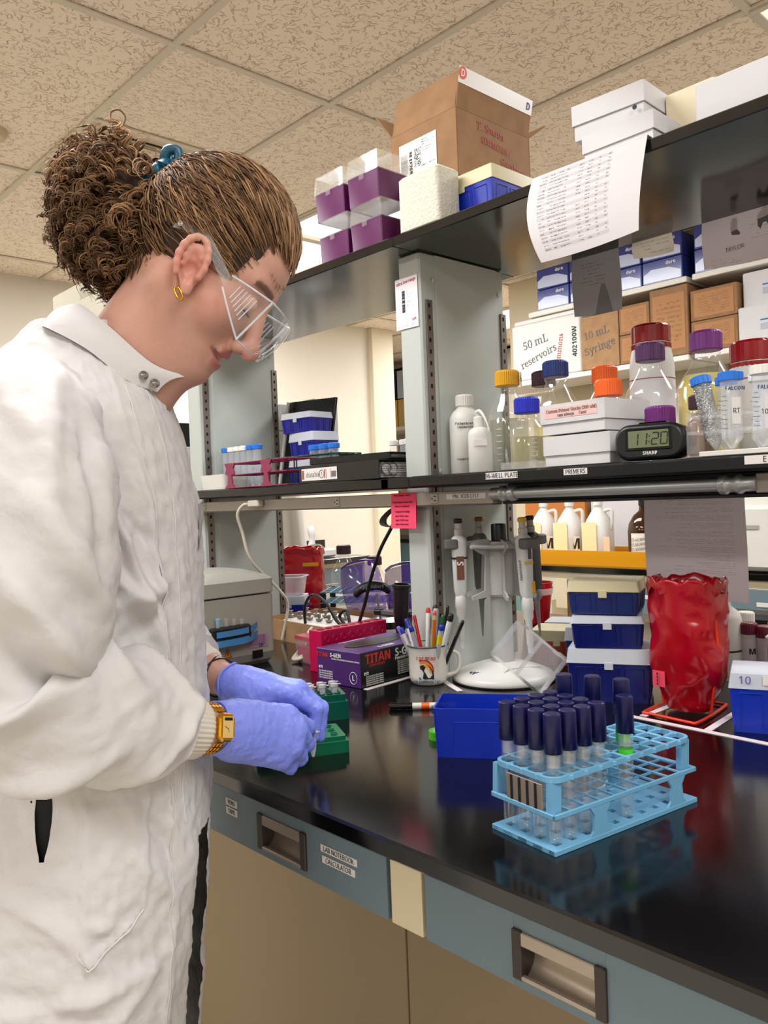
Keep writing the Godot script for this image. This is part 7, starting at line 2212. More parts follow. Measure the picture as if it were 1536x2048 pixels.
	A.append(cap_(V(-0.055, 1.40, 0.13), V(-0.055, 1.40, -0.13), 0.055, 0.055, 0.03))
	A.append(cap_(V(-0.054, 1.40, 0.15), V(-0.055, 1.14, 0.212), 0.05, 0.042, 0.02))
	A.append(cap_(V(-0.055, 1.14, 0.212), V(0.09, 1.048, 0.072), 0.042, 0.028, 0.02))
	A.append(cap_(V(0.09, 1.048, 0.072), V(0.118, 1.035, 0.030), 0.0265, 0.025, 0.02))
	A.append(cap_(V(-0.054, 1.40, -0.15), V(-0.06, 1.13, -0.25), 0.05, 0.042, 0.02))
	A.append(cap_(V(-0.06, 1.13, -0.25), V(0.045, 1.060, -0.205), 0.042, 0.028, 0.02))
	A.append(cap_(V(0.045, 1.060, -0.205), V(0.090, 1.046, -0.179), 0.026, 0.024, 0.02))
	nets(st, A, V(-0.20, 0.98, -0.32), V(0.17, 1.50, 0.29), 0.0065, 1)
	var m := mat("skin", Color.WHITE, 0.48)
	m.vertex_color_use_as_albedo = true
	m.subsurf_scatter_enabled = true; m.subsurf_scatter_strength = 0.12
	m.normal_enabled = true; m.normal_texture = noise_tex(61, 0.08, 256, Color.BLACK, Color.WHITE, true, 2.0); m.normal_scale = 0.15
	m.uv1_triplanar = true; m.uv1_scale = V(22, 22, 22)
	done("body", st, m, root)
	# lowered lids: lash line and brows
	for s in [-1, 1]:
		st = mb()
		tube(st, path([H(0.0835, -0.0135, s * 0.021), H(0.0905, -0.0150, s * 0.031), H(0.083, -0.0135, s * 0.042)], 5), 0.0011, 5)
		done("eyelash", st, mat("lash", Color(0.06, 0.04, 0.03), 0.8), root)
	xf = Transform3D.IDENTITY

func glove(root: Node3D, near: bool):
	var P := []
	var lo: Vector3; var hi: Vector3
	if near:
		var mc := [V(0.189, 1.027, -0.050), V(0.201, 1.009, -0.044), V(0.197, 0.989, -0.035), V(0.181, 0.974, -0.030)]
		var pp := [V(0.213, 0.999, -0.090), V(0.212, 0.980, -0.076), V(0.203, 0.965, -0.062), V(0.190, 0.956, -0.052)]
		var tp := [V(0.208, 0.974, -0.120), V(0.197, 0.966, -0.108), V(0.186, 0.957, -0.094), V(0.172, 0.9515, -0.082)]
		var bs := [V(0.133, 1.040, 0.008), V(0.132, 1.030, 0.010), V(0.130, 1.020, 0.012), V(0.128, 1.012, 0.014)]
		for k in 4:
			P.append(cap_(bs[k], mc[k], 0.0235, [0.0155, 0.016, 0.0155, 0.0145][k], 0.014))
			P.append(cap_(mc[k], pp[k], [0.0135, 0.0138, 0.0132, 0.012][k], [0.0110, 0.0113, 0.0108, 0.0100][k], 0.005))
			P.append(cap_(pp[k], tp[k], [0.0106, 0.0108, 0.0104, 0.0096][k], 0.0088, 0.004))
		P.append(cap_(V(0.116, 1.036, 0.033), V(0.140, 1.022, -0.004), 0.0325, 0.030, 0.02))
		P.append(cap_(V(0.140, 1.016, -0.022), V(0.176, 0.998, -0.088), 0.020, 0.0135, 0.012))
		P.append(cap_(V(0.176, 0.998, -0.088), V(0.208, 0.977, -0.124), 0.0128, 0.0098, 0.005))
		lo = V(0.07, 0.93, -0.155); hi = V(0.24, 1.08, 0.085)
	else:
		var mc := [V(0.184, 1.034, -0.142), V(0.192, 1.036, -0.163), V(0.190, 1.028, -0.183), V(0.181, 1.015, -0.199)]
		var pp := [V(0.220, 1.008, -0.150), V(0.226, 1.005, -0.170), V(0.222, 0.992, -0.190), V(0.210, 0.980, -0.205)]
		var tp := [V(0.215, 0.968, -0.148), V(0.222, 0.962, -0.166), V(0.217, 0.956, -0.184), V(0.204, 0.9515, -0.200)]
		var bs := [V(0.118, 1.042, -0.158), V(0.118, 1.042, -0.168), V(0.118, 1.038, -0.178), V(0.118, 1.030, -0.186)]
		for k in 4:
			P.append(cap_(bs[k], mc[k], 0.0215, [0.0150, 0.0152, 0.0148, 0.0138][k], 0.014))
			P.append(cap_(mc[k], pp[k], [0.0130, 0.0132, 0.0128, 0.0115][k], [0.0106, 0.0108, 0.0104, 0.0098][k], 0.005))
			P.append(cap_(pp[k], tp[k], [0.0102, 0.0104, 0.0100, 0.0094][k], 0.0085, 0.004))
		P.append(cap_(V(0.095, 1.044, -0.177), V(0.130, 1.036, -0.164), 0.030, 0.027, 0.02))
		P.append(cap_(V(0.125, 1.020, -0.150), V(0.172, 0.992, -0.136), 0.019, 0.0132, 0.012))
		P.append(cap_(V(0.172, 0.992, -0.136), V(0.203, 0.972, -0.142), 0.0125, 0.0098, 0.005))
		lo = V(0.03, 0.93, -0.24); hi = V(0.25, 1.09, -0.10)
	var n := FastNoiseLite.new(); n.seed = 8 if near else 9; n.frequency = 42.0; n.noise_type = FastNoiseLite.TYPE_SIMPLEX; n.fractal_type = FastNoiseLite.FRACTAL_RIDGED; n.fractal_octaves = 2
	n.domain_warp_enabled = true; n.domain_warp_amplitude = 0.02; n.domain_warp_frequency = 20.0
	var st := mb()
	nets(st, P, lo, hi, 0.0024, 0, n, 0.0011)
	var m := mat("nitrile", Color(0.50, 0.555, 0.92), 0.42)
	m.normal_enabled = true; m.normal_texture = noise_tex(62, 0.03, 256, Color.BLACK, Color.WHITE, true, 5.0); m.normal_scale = 0.35
	m.uv1_triplanar = true; m.uv1_scale = V(16, 16, 16)
	done("glove", st, m, root)
	# rolled cuff edge
	st = mb(); var rg := []
	var c := V(0.108, 1.040, 0.045) if near else V(0.085, 1.047, -0.181)
	var ax := V(0.024, -0.014, -0.037).normalized() if near else (V(0.118, 1.036, -0.17) - V(0.072, 1.048, -0.186)).normalized()
	var u := ax.cross(V(0, 1, 0)).normalized(); var v := ax.cross(u)
	var r0 := 0.0318 if near else 0.0300
	for k in 24:
		var t := TAU * k / 24
		rg.append(c + u * cos(t) * r0 + v * sin(t) * r0 + ax * 0.003 * sin(t * 3.0))
	tube(st, rg, 0.0016, 5, true)
	done("glove_cuff", st, m, root)

# ----- lab coat -----
var fold_noise: FastNoiseLite
var fine_noise: FastNoiseLite
var torso_rows := [[0.4, 0.045, -0.24, 0.205], [0.643, 0.056, -0.233, 0.195], [0.772, 0.072, -0.236, 0.183], [0.869, 0.08, -0.235, 0.172], [0.973, 0.086, -0.23, 0.16], [1.064, 0.089, -0.233, 0.152], [1.193, 0.09, -0.233, 0.152], [1.323, 0.084, -0.232, 0.16], [1.387, 0.073, -0.226, 0.17], [1.42, 0.064, -0.215, 0.17], [1.452, 0.053, -0.196, 0.152], [1.478, 0.038, -0.176, 0.128], [1.505, 0.02, -0.15, 0.104], [1.525, 0.012, -0.122, 0.088], [1.545, 0.008, -0.1, 0.076]]
# folds: [theta0, y0, theta1, y1, width, height]
var torso_folds := [
	[64, 1.39, 44, 1.20, 0.010, 0.005], [58, 1.33, 30, 1.10, 0.009, 0.005], [70, 1.27, 40, 1.19, 0.010, 0.008], [66, 1.20, 32, 1.225, 0.010, 0.007], [62, 1.155, 35, 1.20, 0.012, -0.005], [40, 1.36, 34, 1.15, 0.008, 0.004],
	[75, 1.12, 45, 1.09, 0.014, 0.004], [60, 1.05, 30, 1.02, 0.012, 0.004], [95, 0.90, 60, 0.80, 0.010, 0.005], [98, 0.80, 55, 0.74, 0.010, -0.005], [92, 0.775, 40, 0.79, 0.009, 0.006], [80, 0.70, 30, 0.80, 0.010, 0.005], [98, 0.70, 60, 0.66, 0.011, 0.005], [50, 0.98, 28, 0.90, 0.010, -0.004], [52, 0.92, 30, 0.86, 0.012, 0.005],
	[120, 0.95, 108, 0.62, 0.012, 0.006], [112, 1.0, 100, 0.80, 0.010, -0.005], [130, 0.9, 124, 0.5, 0.016, 0.007], [85, 0.62, 40, 0.70, 0.012, 0.005], [70, 0.60, 50, 0.55, 0.014, 0.005], [30, 0.80, 26, 0.55, 0.008, 0.004], [46, 1.30, 60, 1.24, 0.008, 0.004], [36, 1.27, 52, 1.31, 0.007, -0.003], [72, 0.86, 50, 0.845, 0.007, 0.004], [70, 0.835, 48, 0.865, 0.008, -0.004]]
func torso_base(th: float, y: float) -> Vector3:
	var k := 0
	while k < torso_rows.size() - 2 and torso_rows[k + 1][0] < y: k += 1
	var a: Array = torso_rows[k]; var b: Array = torso_rows[k + 1]
	var t := clampf((y - a[0]) / (b[0] - a[0]), 0.0, 1.0)
	var xf_: float = lerpf(a[1], b[1], t); var xb: float = lerpf(a[2], b[2], t); var zw: float = lerpf(a[3], b[3], t)
	var c := cos(th); var s := sin(th)
	return V((xf_ + xb) / 2 + signf(c) * pow(absf(c), 0.8) * (xf_ - xb) / 2, y, signf(s) * pow(absf(s), 0.85) * zw)
func torso_point(th: float, y: float) -> Vector3:
	var p := torso_base(th, y)
	var o := V(cos(th), 0, sin(th))
	var d := 0.0
	var deg := rad_to_deg(th)
	var R := 0.19
	for f in torso_folds:
		var a := Vector2(deg_to_rad(f[0]) * R, f[1]); var b := Vector2(deg_to_rad(f[2]) * R, f[3])
		var q := Vector2(th * R, y)
		var t := clampf((q - a).dot(b - a) / (b - a).length_squared(), 0.0, 1.0)
		var dist := q.distance_to(a.lerp(b, t))
		if dist < f[4] * 3.0: d += f[5] * exp(-dist * dist / (f[4] * f[4])) * (0.35 + 0.65 * sin(PI * clampf(t * 0.9 + 0.05, 0, 1)))
	d = d * 1.8 + 0.0055 * fold_noise.get_noise_3d(p.x * 1.0, p.y * 0.8, p.z) + 0.0022 * fine_noise.get_noise_3d(p.x, p.y, p.z)
	# patch pocket
	var pk := Vector2(deg, y)
	if deg > 44.0 and deg < 73.0 and y < 0.985 and y > 0.815 + 0.0019 * absf(deg - 69.0) * (1.0 if deg < 69.0 else 4.0): d += 0.0040
	# overlap of the button placket
	if deg > 12.0 and deg < 33.0 + (y - 1.0) * 20.0: d += 0.0025
	return p + o * d

func sleeve(st: SurfaceTool, pts: Array, rad: Array, seed_: int, folds: Array):
	var P := path(pts, 14)
	var n := P.size()
	var up := V(0, 0, 1)
	var rings := []
	var K := 72
	var len := 0.0
	var nn := FastNoiseLite.new(); nn.seed = seed_; nn.frequency = 9.0; nn.fractal_octaves = 3; nn.noise_type = FastNoiseLite.TYPE_SIMPLEX
	var t0: Vector3 = (P[1] - P[0]).normalized()
	var u := (up - t0 * up.dot(t0)).normalized()
	for i in n:
		var t: Vector3 = (P[mini(i + 1, n - 1)] - P[maxi(i - 1, 0)]).normalized()
		u = (u - t * u.dot(t)).normalized()
		var v := t.cross(u)
		if i > 0: len += P[i].distance_to(P[i - 1])
		var fr := float(i) / (n - 1) * (rad.size() - 1)
		var k0 := int(fr); var k1 := mini(k0 + 1, rad.size() - 1)
		var r := lerpf(rad[k0], rad[k1], smoothstep(0, 1, fr - k0))
		var a := PackedVector3Array()
		for k in K:
			var ang := TAU * k / K
			var o := u * cos(ang) - v * sin(ang)
			var d := 0.0
			for f in folds: # [len0, ang0, len1, ang1, width, height]
				var q := Vector2(len, 0.0)
				var fa := Vector2(f[0], 0); var fb := Vector2(f[2], 0)
				var da := wrapf(ang - deg_to_rad(f[1]), -PI, PI) * r
				var span := wrapf(deg_to_rad(f[3] - f[1]), -PI, PI) * r
				var A2 := Vector2(0, f[0]); var B2 := Vector2(span, f[2]); var Q2 := Vector2(da, len)
				var tt := clampf((Q2 - A2).dot(B2 - A2) / maxf((B2 - A2).length_squared(), 1e-6), 0, 1)
				var ds := Q2.distance_to(A2.lerp(B2, tt))
				if ds < f[4] * 3.0: d += f[5] * exp(-ds * ds / (f[4] * f[4])) * (0.35 + 0.65 * sin(PI * clampf(tt * 0.9 + 0.05, 0, 1)))
			var p: Vector3 = P[i] + o * r
			d = d * 1.9 + 0.006 * nn.get_noise_3dv(p) + 0.002 * fine_noise.get_noise_3dv(p)
			d *= clampf((r - 0.035) / 0.03, 0.15, 1.0)
			a.append(P[i] + o * (r + d))
		rings.append(a)
	loft(st, rings, false, true, true, -2.0)

func build_coat(root: Node3D):
	fold_noise = FastNoiseLite.new(); fold_noise.seed = 14; fold_noise.frequency = 8.0; fold_noise.fractal_octaves = 3; fold_noise.noise_type = FastNoiseLite.TYPE_SIMPLEX
	fine_noise = FastNoiseLite.new(); fine_noise.seed = 15; fine_noise.frequency = 30.0; fine_noise.fractal_octaves = 2; fine_noise.noise_type = FastNoiseLite.TYPE_SIMPLEX; fine_noise.fractal_type = FastNoiseLite.FRACTAL_RIDGED
	var m := mat("coat_cotton", Color(0.80, 0.79, 0.785), 0.85)
	m.normal_enabled = true; m.normal_texture = noise_tex(63, 0.02, 512, Color.BLACK, Color.WHITE, true, 6.0); m.normal_scale = 0.45
	m.uv1_triplanar = true; m.uv1_scale = V(5, 5, 5)
	m.rim_enabled = true; m.rim = 0.15
	var st := mb()
	var K := 264; var J := 200
	var grid := []
	for j in J + 1:
		var y := lerpf(0.40, 1.545, float(j) / J)
		var row := PackedVector3Array()
		for k in K:
			var th := wrapf(TAU * k / K, -PI, PI)
			# the side slit: neighbouring columns spread apart
			var kd := k - 63.5
			if absf(kd) < 6.0 and y > 0.935 and y < 1.035: th += signf(kd) * deg_to_rad(1.7 * (1.0 - pow((y - 0.985) / 0.05, 2.0))) * (1.0 - (absf(kd) - 0.5) / 5.5)
			row.append(torso_point(th, y))
		grid.append(row)
	group_next(st, true)
	for j in J:
		var y := lerpf(0.40, 1.545, (j + 0.5) / J)
		for k in K:
			var deg := wrapf(360.0 * (k + 0.5) / K, -180, 180)
			if y < 0.90 and deg > -9.0 and deg < 9.0 + (0.90 - y) * 14.0: continue
			if k == 63 and y > 0.935 and y < 1.035: continue
			var k2 := (k + 1) % K
			quad(st, grid[j][k], grid[j][k2], grid[j + 1][k2], grid[j + 1][k])
	done("lab_coat", st, m, root)
	st = mb()
	sleeve(st, [V(-0.061, 1.436, 0.105), V(-0.058, 1.395, 0.160), V(-0.043, 1.34, 0.195), V(-0.035, 1.28, 0.212), V(-0.042, 1.21, 0.218), V(-0.052, 1.145, 0.210), V(-0.016, 1.110, 0.195), V(0.024, 1.088, 0.162), V(0.055, 1.070, 0.123), V(0.073, 1.057, 0.098)], [0.068, 0.086, 0.090, 0.088, 0.088, 0.086, 0.078, 0.070, 0.060, 0.045], 31,
		[[0.02, -20, 0.12, 20, 0.010, 0.008], [0.05, 40, 0.18, 30, 0.012, 0.008], [0.10, 60, 0.22, 70, 0.012, -0.007], [0.18, 20, 0.26, 80, 0.014, 0.010], [0.22, 0, 0.30, 60, 0.014, 0.012], [0.27, -10, 0.33, 70, 0.014, -0.010], [0.31, -30, 0.38, 50, 0.014, 0.011], [0.36, -60, 0.43, 10, 0.012, 0.010], [0.40, -90, 0.47, -20, 0.012, -0.008], [0.44, -60, 0.50, 30, 0.012, 0.009], [0.48, -100, 0.53, -30, 0.010, 0.008], [0.50, 30, 0.54, 110, 0.010, 0.008], [0.30, 120, 0.36, 60, 0.014, -0.008], [0.38, 110, 0.44, 60, 0.012, 0.008], [0.45, 140, 0.51, 60, 0.010, 0.008], [0.52, -40, 0.55, 40, 0.008, 0.007]])
	done("sleeve", st, m, root)
	st = mb()
	sleeve(st, [V(-0.055, 1.43, -0.11), V(-0.056, 1.36, -0.18), V(-0.058, 1.25, -0.225), V(-0.06, 1.15, -0.25), V(-0.045, 1.10, -0.252), V(-0.01, 1.082, -0.235), V(0.030, 1.068, -0.213)], [0.07, 0.088, 0.088, 0.086, 0.080, 0.066, 0.050], 32, [[0.2, 0, 0.3, 60, 0.014, 0.01], [0.35, 0, 0.42, 80, 0.012, 0.008]])
	done("sleeve", st, m, root)
	# ribbed knit cuffs
	for q in [[V(0.064, 1.063, 0.112), V(0.0935, 1.046, 0.066), 0.043, 0.0355], [V(0.020, 1.072, -0.219), V(0.049, 1.059, -0.203), 0.042, 0.035]]:
		var a: Vector3 = q[0]; var b: Vector3 = q[1]
		var ax := (b - a).normalized(); var u := ax.cross(V(0, 1, 0)).normalized(); var v := ax.cross(u)
		var rings := []
		for j in 14:
			var t := j / 13.0
			var ring := PackedVector3Array()
			var r: float = lerpf(q[2], q[3], smoothstep(0, 0.5, t)) * (1.0 + 0.03 * sin(t * PI))
			if j == 13: r -= 0.004
			for k in 160:
				var an := TAU * k / 160
				ring.append(a.lerp(b, t) + (u * cos(an) + v * sin(an)) * (r + (0.0007 if k % 4 < 2 else -0.0007)))
			rings.append(ring)
		st = mb(); loft(st, rings, false, false, true, -2.0)
		done("cuff", st, mat("cuff_knit", Color(0.84, 0.81, 0.76), 0.9), root)
	# collar: band from the back of the neck to the front tips, both sides
	for s in [1, -1]:
		st = mb()
		var topc := path([V(-0.064, 1.572, 0), V(-0.030, 1.566, s * 0.052), V(0.012, 1.532, s * 0.068), V(0.056, 1.490, s * 0.052), V(0.092, 1.478, s * 0.022)], 6)
		var botc := path([V(-0.094, 1.545, 0), V(-0.060, 1.532, s * 0.088), V(-0.008, 1.502, s * 0.098), V(0.030, 1.468, s * 0.078), V(0.058, 1.456, s * 0.046)], 6)
		var outer := []
		for j in 7:
			var row := []
			for i in topc.size():
				var t := j / 6.0
				var p: Vector3 = topc[i].lerp(botc[i], t)
				p += V(0, 0.004 * sin(t * PI), s * 0.006 * sin(t * PI)) + V(-0.002, 0, 0) * sin(t * PI)
				p += V(0, 0, s) * 0.003 * fold_noise.get_noise_3dv(p)
				row.append(p)
			outer.append(row)
		group_next(st, true)
		for j in 6:
			for i in topc.size() - 1:
				var a: Vector3 = outer[j][i]; var b: Vector3 = outer[j][i + 1]; var c: Vector3 = outer[j + 1][i + 1]; var d: Vector3 = outer[j + 1][i]
				if s > 0: quad(st, a, b, c, d)
				else: quad(st, a, d, c, b)
		# inner stand
		group_next(st, true)
		for i in int(topc.size() * 0.7):
			var a: Vector3 = topc[i]; var b: Vector3 = topc[i + 1]
			var a2: Vector3 = a + V(0.006, -0.040, -s * 0.004); var b2: Vector3 = b + V(0.004, -0.040, -s * 0.004)
			if s > 0: quad(st, a, a2, b2, b)
			else: quad(st, a, b, b2, a2)
		done("collar", st, m, root)
	# seams and placket line
	for q in [[[18.0, 1.47], [22.0, 1.30], [24.0, 1.10], [22.0, 0.92]], [[33.0, 1.46], [36.0, 1.25], [33.0, 1.05], [30.0, 0.90], [30, 0.7], [30, 0.5]], [[99.0, 0.93], [100.0, 0.80], [99.0, 0.60], [98.0, 0.45]], [[73.0, 0.985], [73.0, 0.832], [69.0, 0.817], [56.0, 0.841], [45.0, 0.862]]]:
		var pts := []
		for p in q: pts.append(torso_point(deg_to_rad(p[0]), p[1]))
		var fine := []
		for i in q.size() - 1:
			for k in 12:
				var t := k / 12.0
				fine.append(torso_point(deg_to_rad(lerpf(q[i][0], q[i + 1][0], t)), lerpf(q[i][1], q[i + 1][1], t)))
		st = mb(); tube(st, fine, 0.0013, 5)
		done("seam", st, m, root)
	# snaps on the collar tip
	for p in [V(0.048, 1.474, 0.066), V(0.059, 1.465, 0.058)]:
		st = mb(); xf = Transform3D(Basis(Quaternion(V(0, 1, 0), V(0.45, 0.25, 0.86).normalized())), p)
		lathe(st, [[0.0058, 0.0], [0.0058, 0.001], [0.0045, 0.0024], [0.0035, 0.0012], [0.0022, 0.0030], [0, 0.0036]], 16)
		xf = Transform3D.IDENTITY
		done("snap", st, mats["steel"], root)
	# breast pocket top standing off on the far side
	st = mb(); group_next(st, true)
	var bp := [V(0.088, 1.318, -0.02), V(0.100, 1.312, 0.0), V(0.094, 1.262, 0.012), V(0.090, 1.262, -0.02)]
	quad(st, bp[0], bp[1], bp[2], bp[3]); quad(st, bp[3] - V(0.001, 0, 0), bp[2] - V(0.001, 0, 0), bp[1] - V(0.001, 0, 0), bp[0] - V(0.001, 0, 0))
	done("breast_pocket", st, m, root)
	# dark trousers and shoes
	st = mb()
	var tr := mat("trousers_black", Color(0.02, 0.02, 0.024), 0.8)
	for s in [-1, 1]:
		var rings := []
		for q in [[0.07, -0.085, 0.062], [0.25, -0.085, 0.07], [0.50, -0.08, 0.078], [0.75, -0.075, 0.088], [0.95, -0.07, 0.096], [1.05, -0.07, 0.09]]:
			var ring := circ(q[2], q[0], 28)
			for i in 28: ring[i] += V(q[1], 0, s * 0.062)
			rings.append(ring)
		loft(st, rings, true, true, true, -2)
	done("trousers", st, tr, root)
	for s in [-1, 1]:
		st = mb(); xf = T(V(-0.045, 0, s * 0.085))
		loft(st, [rr(0.26, 0.09, 0.04, 0.0, 6), rr(0.27, 0.098, 0.045, 0.012, 6), rr(0.262, 0.094, 0.043, 0.035, 6), rr(0.19, 0.085, 0.04, 0.065, 6, -0.03), rr(0.11, 0.08, 0.038, 0.095, 6, -0.055)])
		xf = Transform3D.IDENTITY
		done("shoe", st, mats["black_plastic"], root)

# ----- hair -----
var hv := PackedVector3Array()
var hn := PackedVector3Array()
var hcol := PackedColorArray()
var hi_ := PackedInt32Array()
func lock(pts: PackedVector3Array, r: float, col: Color, sides := 4):
	var n := pts.size()
	var base := hv.size()
	var t := (pts[1] - pts[0]).normalized()
	var u := t.cross(V(0.3, 0.5, 0.81)).normalized()
	for i in n:
		t = (pts[mini(i + 1, n - 1)] - pts[maxi(i - 1, 0)]).normalized()
		u = (u - t * u.dot(t)).normalized()
		var v := t.cross(u)
		var f := float(i) / (n - 1)
		var rad := r * (0.35 + 0.65 * minf(1.0, minf(f * 8.0, (1.0 - f) * 3.5)))
		for k in sides:
			var a := TAU * k / sides
			var o := u * cos(a) + v * sin(a)
			hv.append(pts[i] + o * rad); hn.append(o); hcol.append(col)
	for i in n - 1:
		for k in sides:
			var a := base + i * sides + k; var b := base + i * sides + (k + 1) % sides
			hi_.append_array([a, a + sides, b, b, a + sides, b + sides])

func hair_flush(called: String, m: Material, root: Node3D, label := ""):
	var arr := []; arr.resize(Mesh.ARRAY_MAX)
	arr[Mesh.ARRAY_VERTEX] = hv; arr[Mesh.ARRAY_NORMAL] = hn; arr[Mesh.ARRAY_COLOR] = hcol; arr[Mesh.ARRAY_INDEX] = hi_
	var am := ArrayMesh.new(); am.add_surface_from_arrays(Mesh.PRIMITIVE_TRIANGLES, arr)
	var o := inst(called, am, m, root)
	o.set_meta("kind", "stuff")
	if label: o.set_meta("label", label)
	hv = PackedVector3Array(); hn = PackedVector3Array(); hcol = PackedColorArray(); hi_ = PackedInt32Array()

func hairline(a: float, c := 0.0) -> float:
	# lowest head height b that carries hair, for forward position a; c is the distance from the middle
	var k := [[-0.09, -0.10], [-0.03, -0.09], [0.0, -0.045], [0.012, 0.012], [0.035, 0.012], [0.048, -0.008], [0.062, -0.010], [0.070, 0.012], [0.076, 0.03], [0.2, 0.03]]
	var side := 0.03
	for i in k.size() - 1:
		if a <= k[i + 1][0]:
			side = lerpf(k[i][1], k[i + 1][1], clampf((a - k[i][0]) / (k[i + 1][0] - k[i][0]), 0, 1))
			break
	if a < 0.03: return side
	return lerpf(0.064, side, smoothstep(0.050, 0.064, absf(c)))

func build_hair(root: Node3D):
	var g := RandomNumberGenerator.new(); g.seed = 99
	var m := mat("hair_strands", Color.WHITE, 0.5)
	m.vertex_color_use_as_albedo = true
	m.metallic_specular = 0.35
	var dark := Color(0.042, 0.020, 0.010); var mid := Color(0.185, 0.095, 0.043); var gold := Color(0.50, 0.295, 0.145)
	var sc := H(-0.010, 0.031); var R := V(0.1035, 0.1035, 0.0815)
	# scalp base under the locks
	var st := mb(); group_next(st, true)
	var K := 56; var J := 36
	for j in J:
		for k in K:
			var q := []
			var ok := true
			for c in [[0, 0], [1, 0], [1, 1], [0, 1]]:
				var ph: float = PI * (j + c[1]) / J; var th: float = TAU * (k + c[0]) / K
				var d := V(sin(ph) * cos(th), cos(ph), sin(ph) * sin(th))
				var l := V(-0.010 + d.x * R.x * 0.985, 0.031 + d.y * R.y * 0.985, d.z * R.z * 0.985)
				if l.y < hairline(l.x, l.z) + 0.004: ok = false
				q.append(H(l.x, l.y, l.z))
			if ok: quad(st, q[0], q[1], q[2], q[3])
	done("scalp_hair", st, mat("hair_base", Color(0.20, 0.13, 0.085), 0.8), root)
	var tie := V(-0.108, 0.048, 0.0)
	var tdir := ((tie - V(-0.010, 0.031, 0)) / R).normalized()
	var wn := FastNoiseLite.new(); wn.seed = 5; wn.frequency = 14.0
	var made := 0
	while made < 2600:
		var d := V(g.randfn(0.2, 1.0), g.randfn(0.5, 1.0), g.randfn(0.25, 1.0)).normalized()
		var l := V(-0.010, 0.031, 0) + d * R
		var hl := hairline(l.x, l.z)
		if l.y < hl - 0.002: continue
		if l.y > hl + 0.05 and g.randf() < 0.55: continue
		made += 1
		var pts := PackedVector3Array()
		var n := 26
		var ph := g.randf() * TAU; var wl := g.randf_range(2.2, 3.6); var amp := g.randf_range(0.0015, 0.0042); var lift := g.randf_range(0.0, 0.007)
		var side := d.cross(tdir).normalized()
		var stop := g.randf_range(0.75, 1.0)
		for i in n:
			var f := float(i) / (n - 1) * stop
			var dd := d.slerp(tdir, f)
			var wav := sin(ph + f * TAU * wl) * amp * (0.4 + minf(1.0, f * 3.0))
			var wav2 := cos(ph * 1.7 + f * TAU * wl) * amp * 0.8
			var hl2 := V(-0.010, 0.031, 0) + dd * R
			var p := H(hl2.x, hl2.y, hl2.z)
			var nrm := HF * (dd.x / R.x) + HU * (dd.y / R.y) + V(0, 0, dd.z / R.z)
			nrm = nrm.normalized()
			var sd := HF * side.x + HU * side.y + V(0, 0, side.z)
			p += nrm * (-0.001 + lift * sin(minf(f * 1.3, 1.0) * PI * 0.6) + wav2 * 0.8) + sd * wav
			pts.append(p)
		var tone := clampf(0.5 + 0.4 * wn.get_noise_3dv(l * 6.0) + g.randfn(0, 0.25), 0, 1)
		var c := dark.lerp(mid, minf(tone * 2.0, 1.0)) if tone < 0.5 else mid.lerp(gold, (tone - 0.5) * 1.7)
		lock(pts, g.randf_range(0.0006, 0.0017), c, 3)
	# short frizz round the hairline and temple
	for k in 260:
		var a := g.randf_range(0.02, 0.095)
		var hl := hairline(a, 0.06) - g.randf_range(-0.006, 0.010)
		var cc := sqrt(maxf(0.0, 1.0 - pow((a + 0.010) / R.x, 2) - pow((hl - 0.031) / R.y, 2)))
		var p := H(a, hl, cc * R.z * 0.985)
		var pts := PackedVector3Array()
		var ph := g.randf() * TAU; var cr := g.randf_range(0.002, 0.005)
		for i in 12:
			var f := i / 11.0
			pts.append(p + HU * (f * g.randf_range(0.008, 0.012)) - HF * f * 0.012 + V(0, 0, 0.001 + 0.003 * f) + (HF * cos(ph + f * 6.0) + HU * sin(ph + f * 6.0)) * cr * f)
		lock(pts, 0.0005, mid.lerp(gold, g.randf()), 3)
	hair_flush("hair_top", m, root, "brown wavy hair combed back to the tie")
	# curly ponytail
	var tp := H(tie.x, tie.y, 0)
	var bc := V(0.000, 1.700, 0.0); var br := V(0.074, 0.102, 0.082)
	st = mb(); xf = Transform3D(Basis.IDENTITY, bc)
	var el := []
	for j in 13:
		var ph := PI * j / 12.0
		var ring := PackedVector3Array()
		for k in 24: ring.append(V(cos(TAU * k / 24) * sin(ph) * br.x * 0.72, -cos(ph) * br.y * 0.72, sin(TAU * k / 24) * sin(ph) * br.z * 0.72))
		el.append(ring)
	loft(st, el, false, false, true, -2); xf = Transform3D.IDENTITY
	done("ponytail_core", st, mat("hair_core", Color(0.20, 0.125, 0.08), 0.9), root)
	for k in 430:
		var d := V(g.randfn(-0.1, 1.0), g.randfn(0.1, 1.0), g.randfn(0.3, 1.0)).normalized()
		var start := bc + d * br * g.randf_range(0.50, 0.88)
		# locks leave the tie, swing outwards and hang
		var away := (start - tp).normalized()
		var axis := (away * 0.9 + d * 0.4 + V(g.randf_range(-0.4, 0.2), g.randf_range(-1.0, 0.1), g.randf_range(-0.5, 0.5))).normalized()
		var L := g.randf_range(0.040, 0.085)
		var cr := g.randf_range(0.004, 0.010)
		var turns := L / g.randf_range(0.020, 0.036)
		var u := axis.cross(V(0.2, 0.3, 0.9)).normalized(); var v := axis.cross(u)
		var ph := g.randf() * TAU
		var n := 10 + int(turns * 9)
		var tone0 := clampf(0.42 + 0.3 * wn.get_noise_3dv(start * 5.0) + g.randfn(0, 0.16) + 0.12 * (start.y - 1.70) / 0.1, 0, 1)
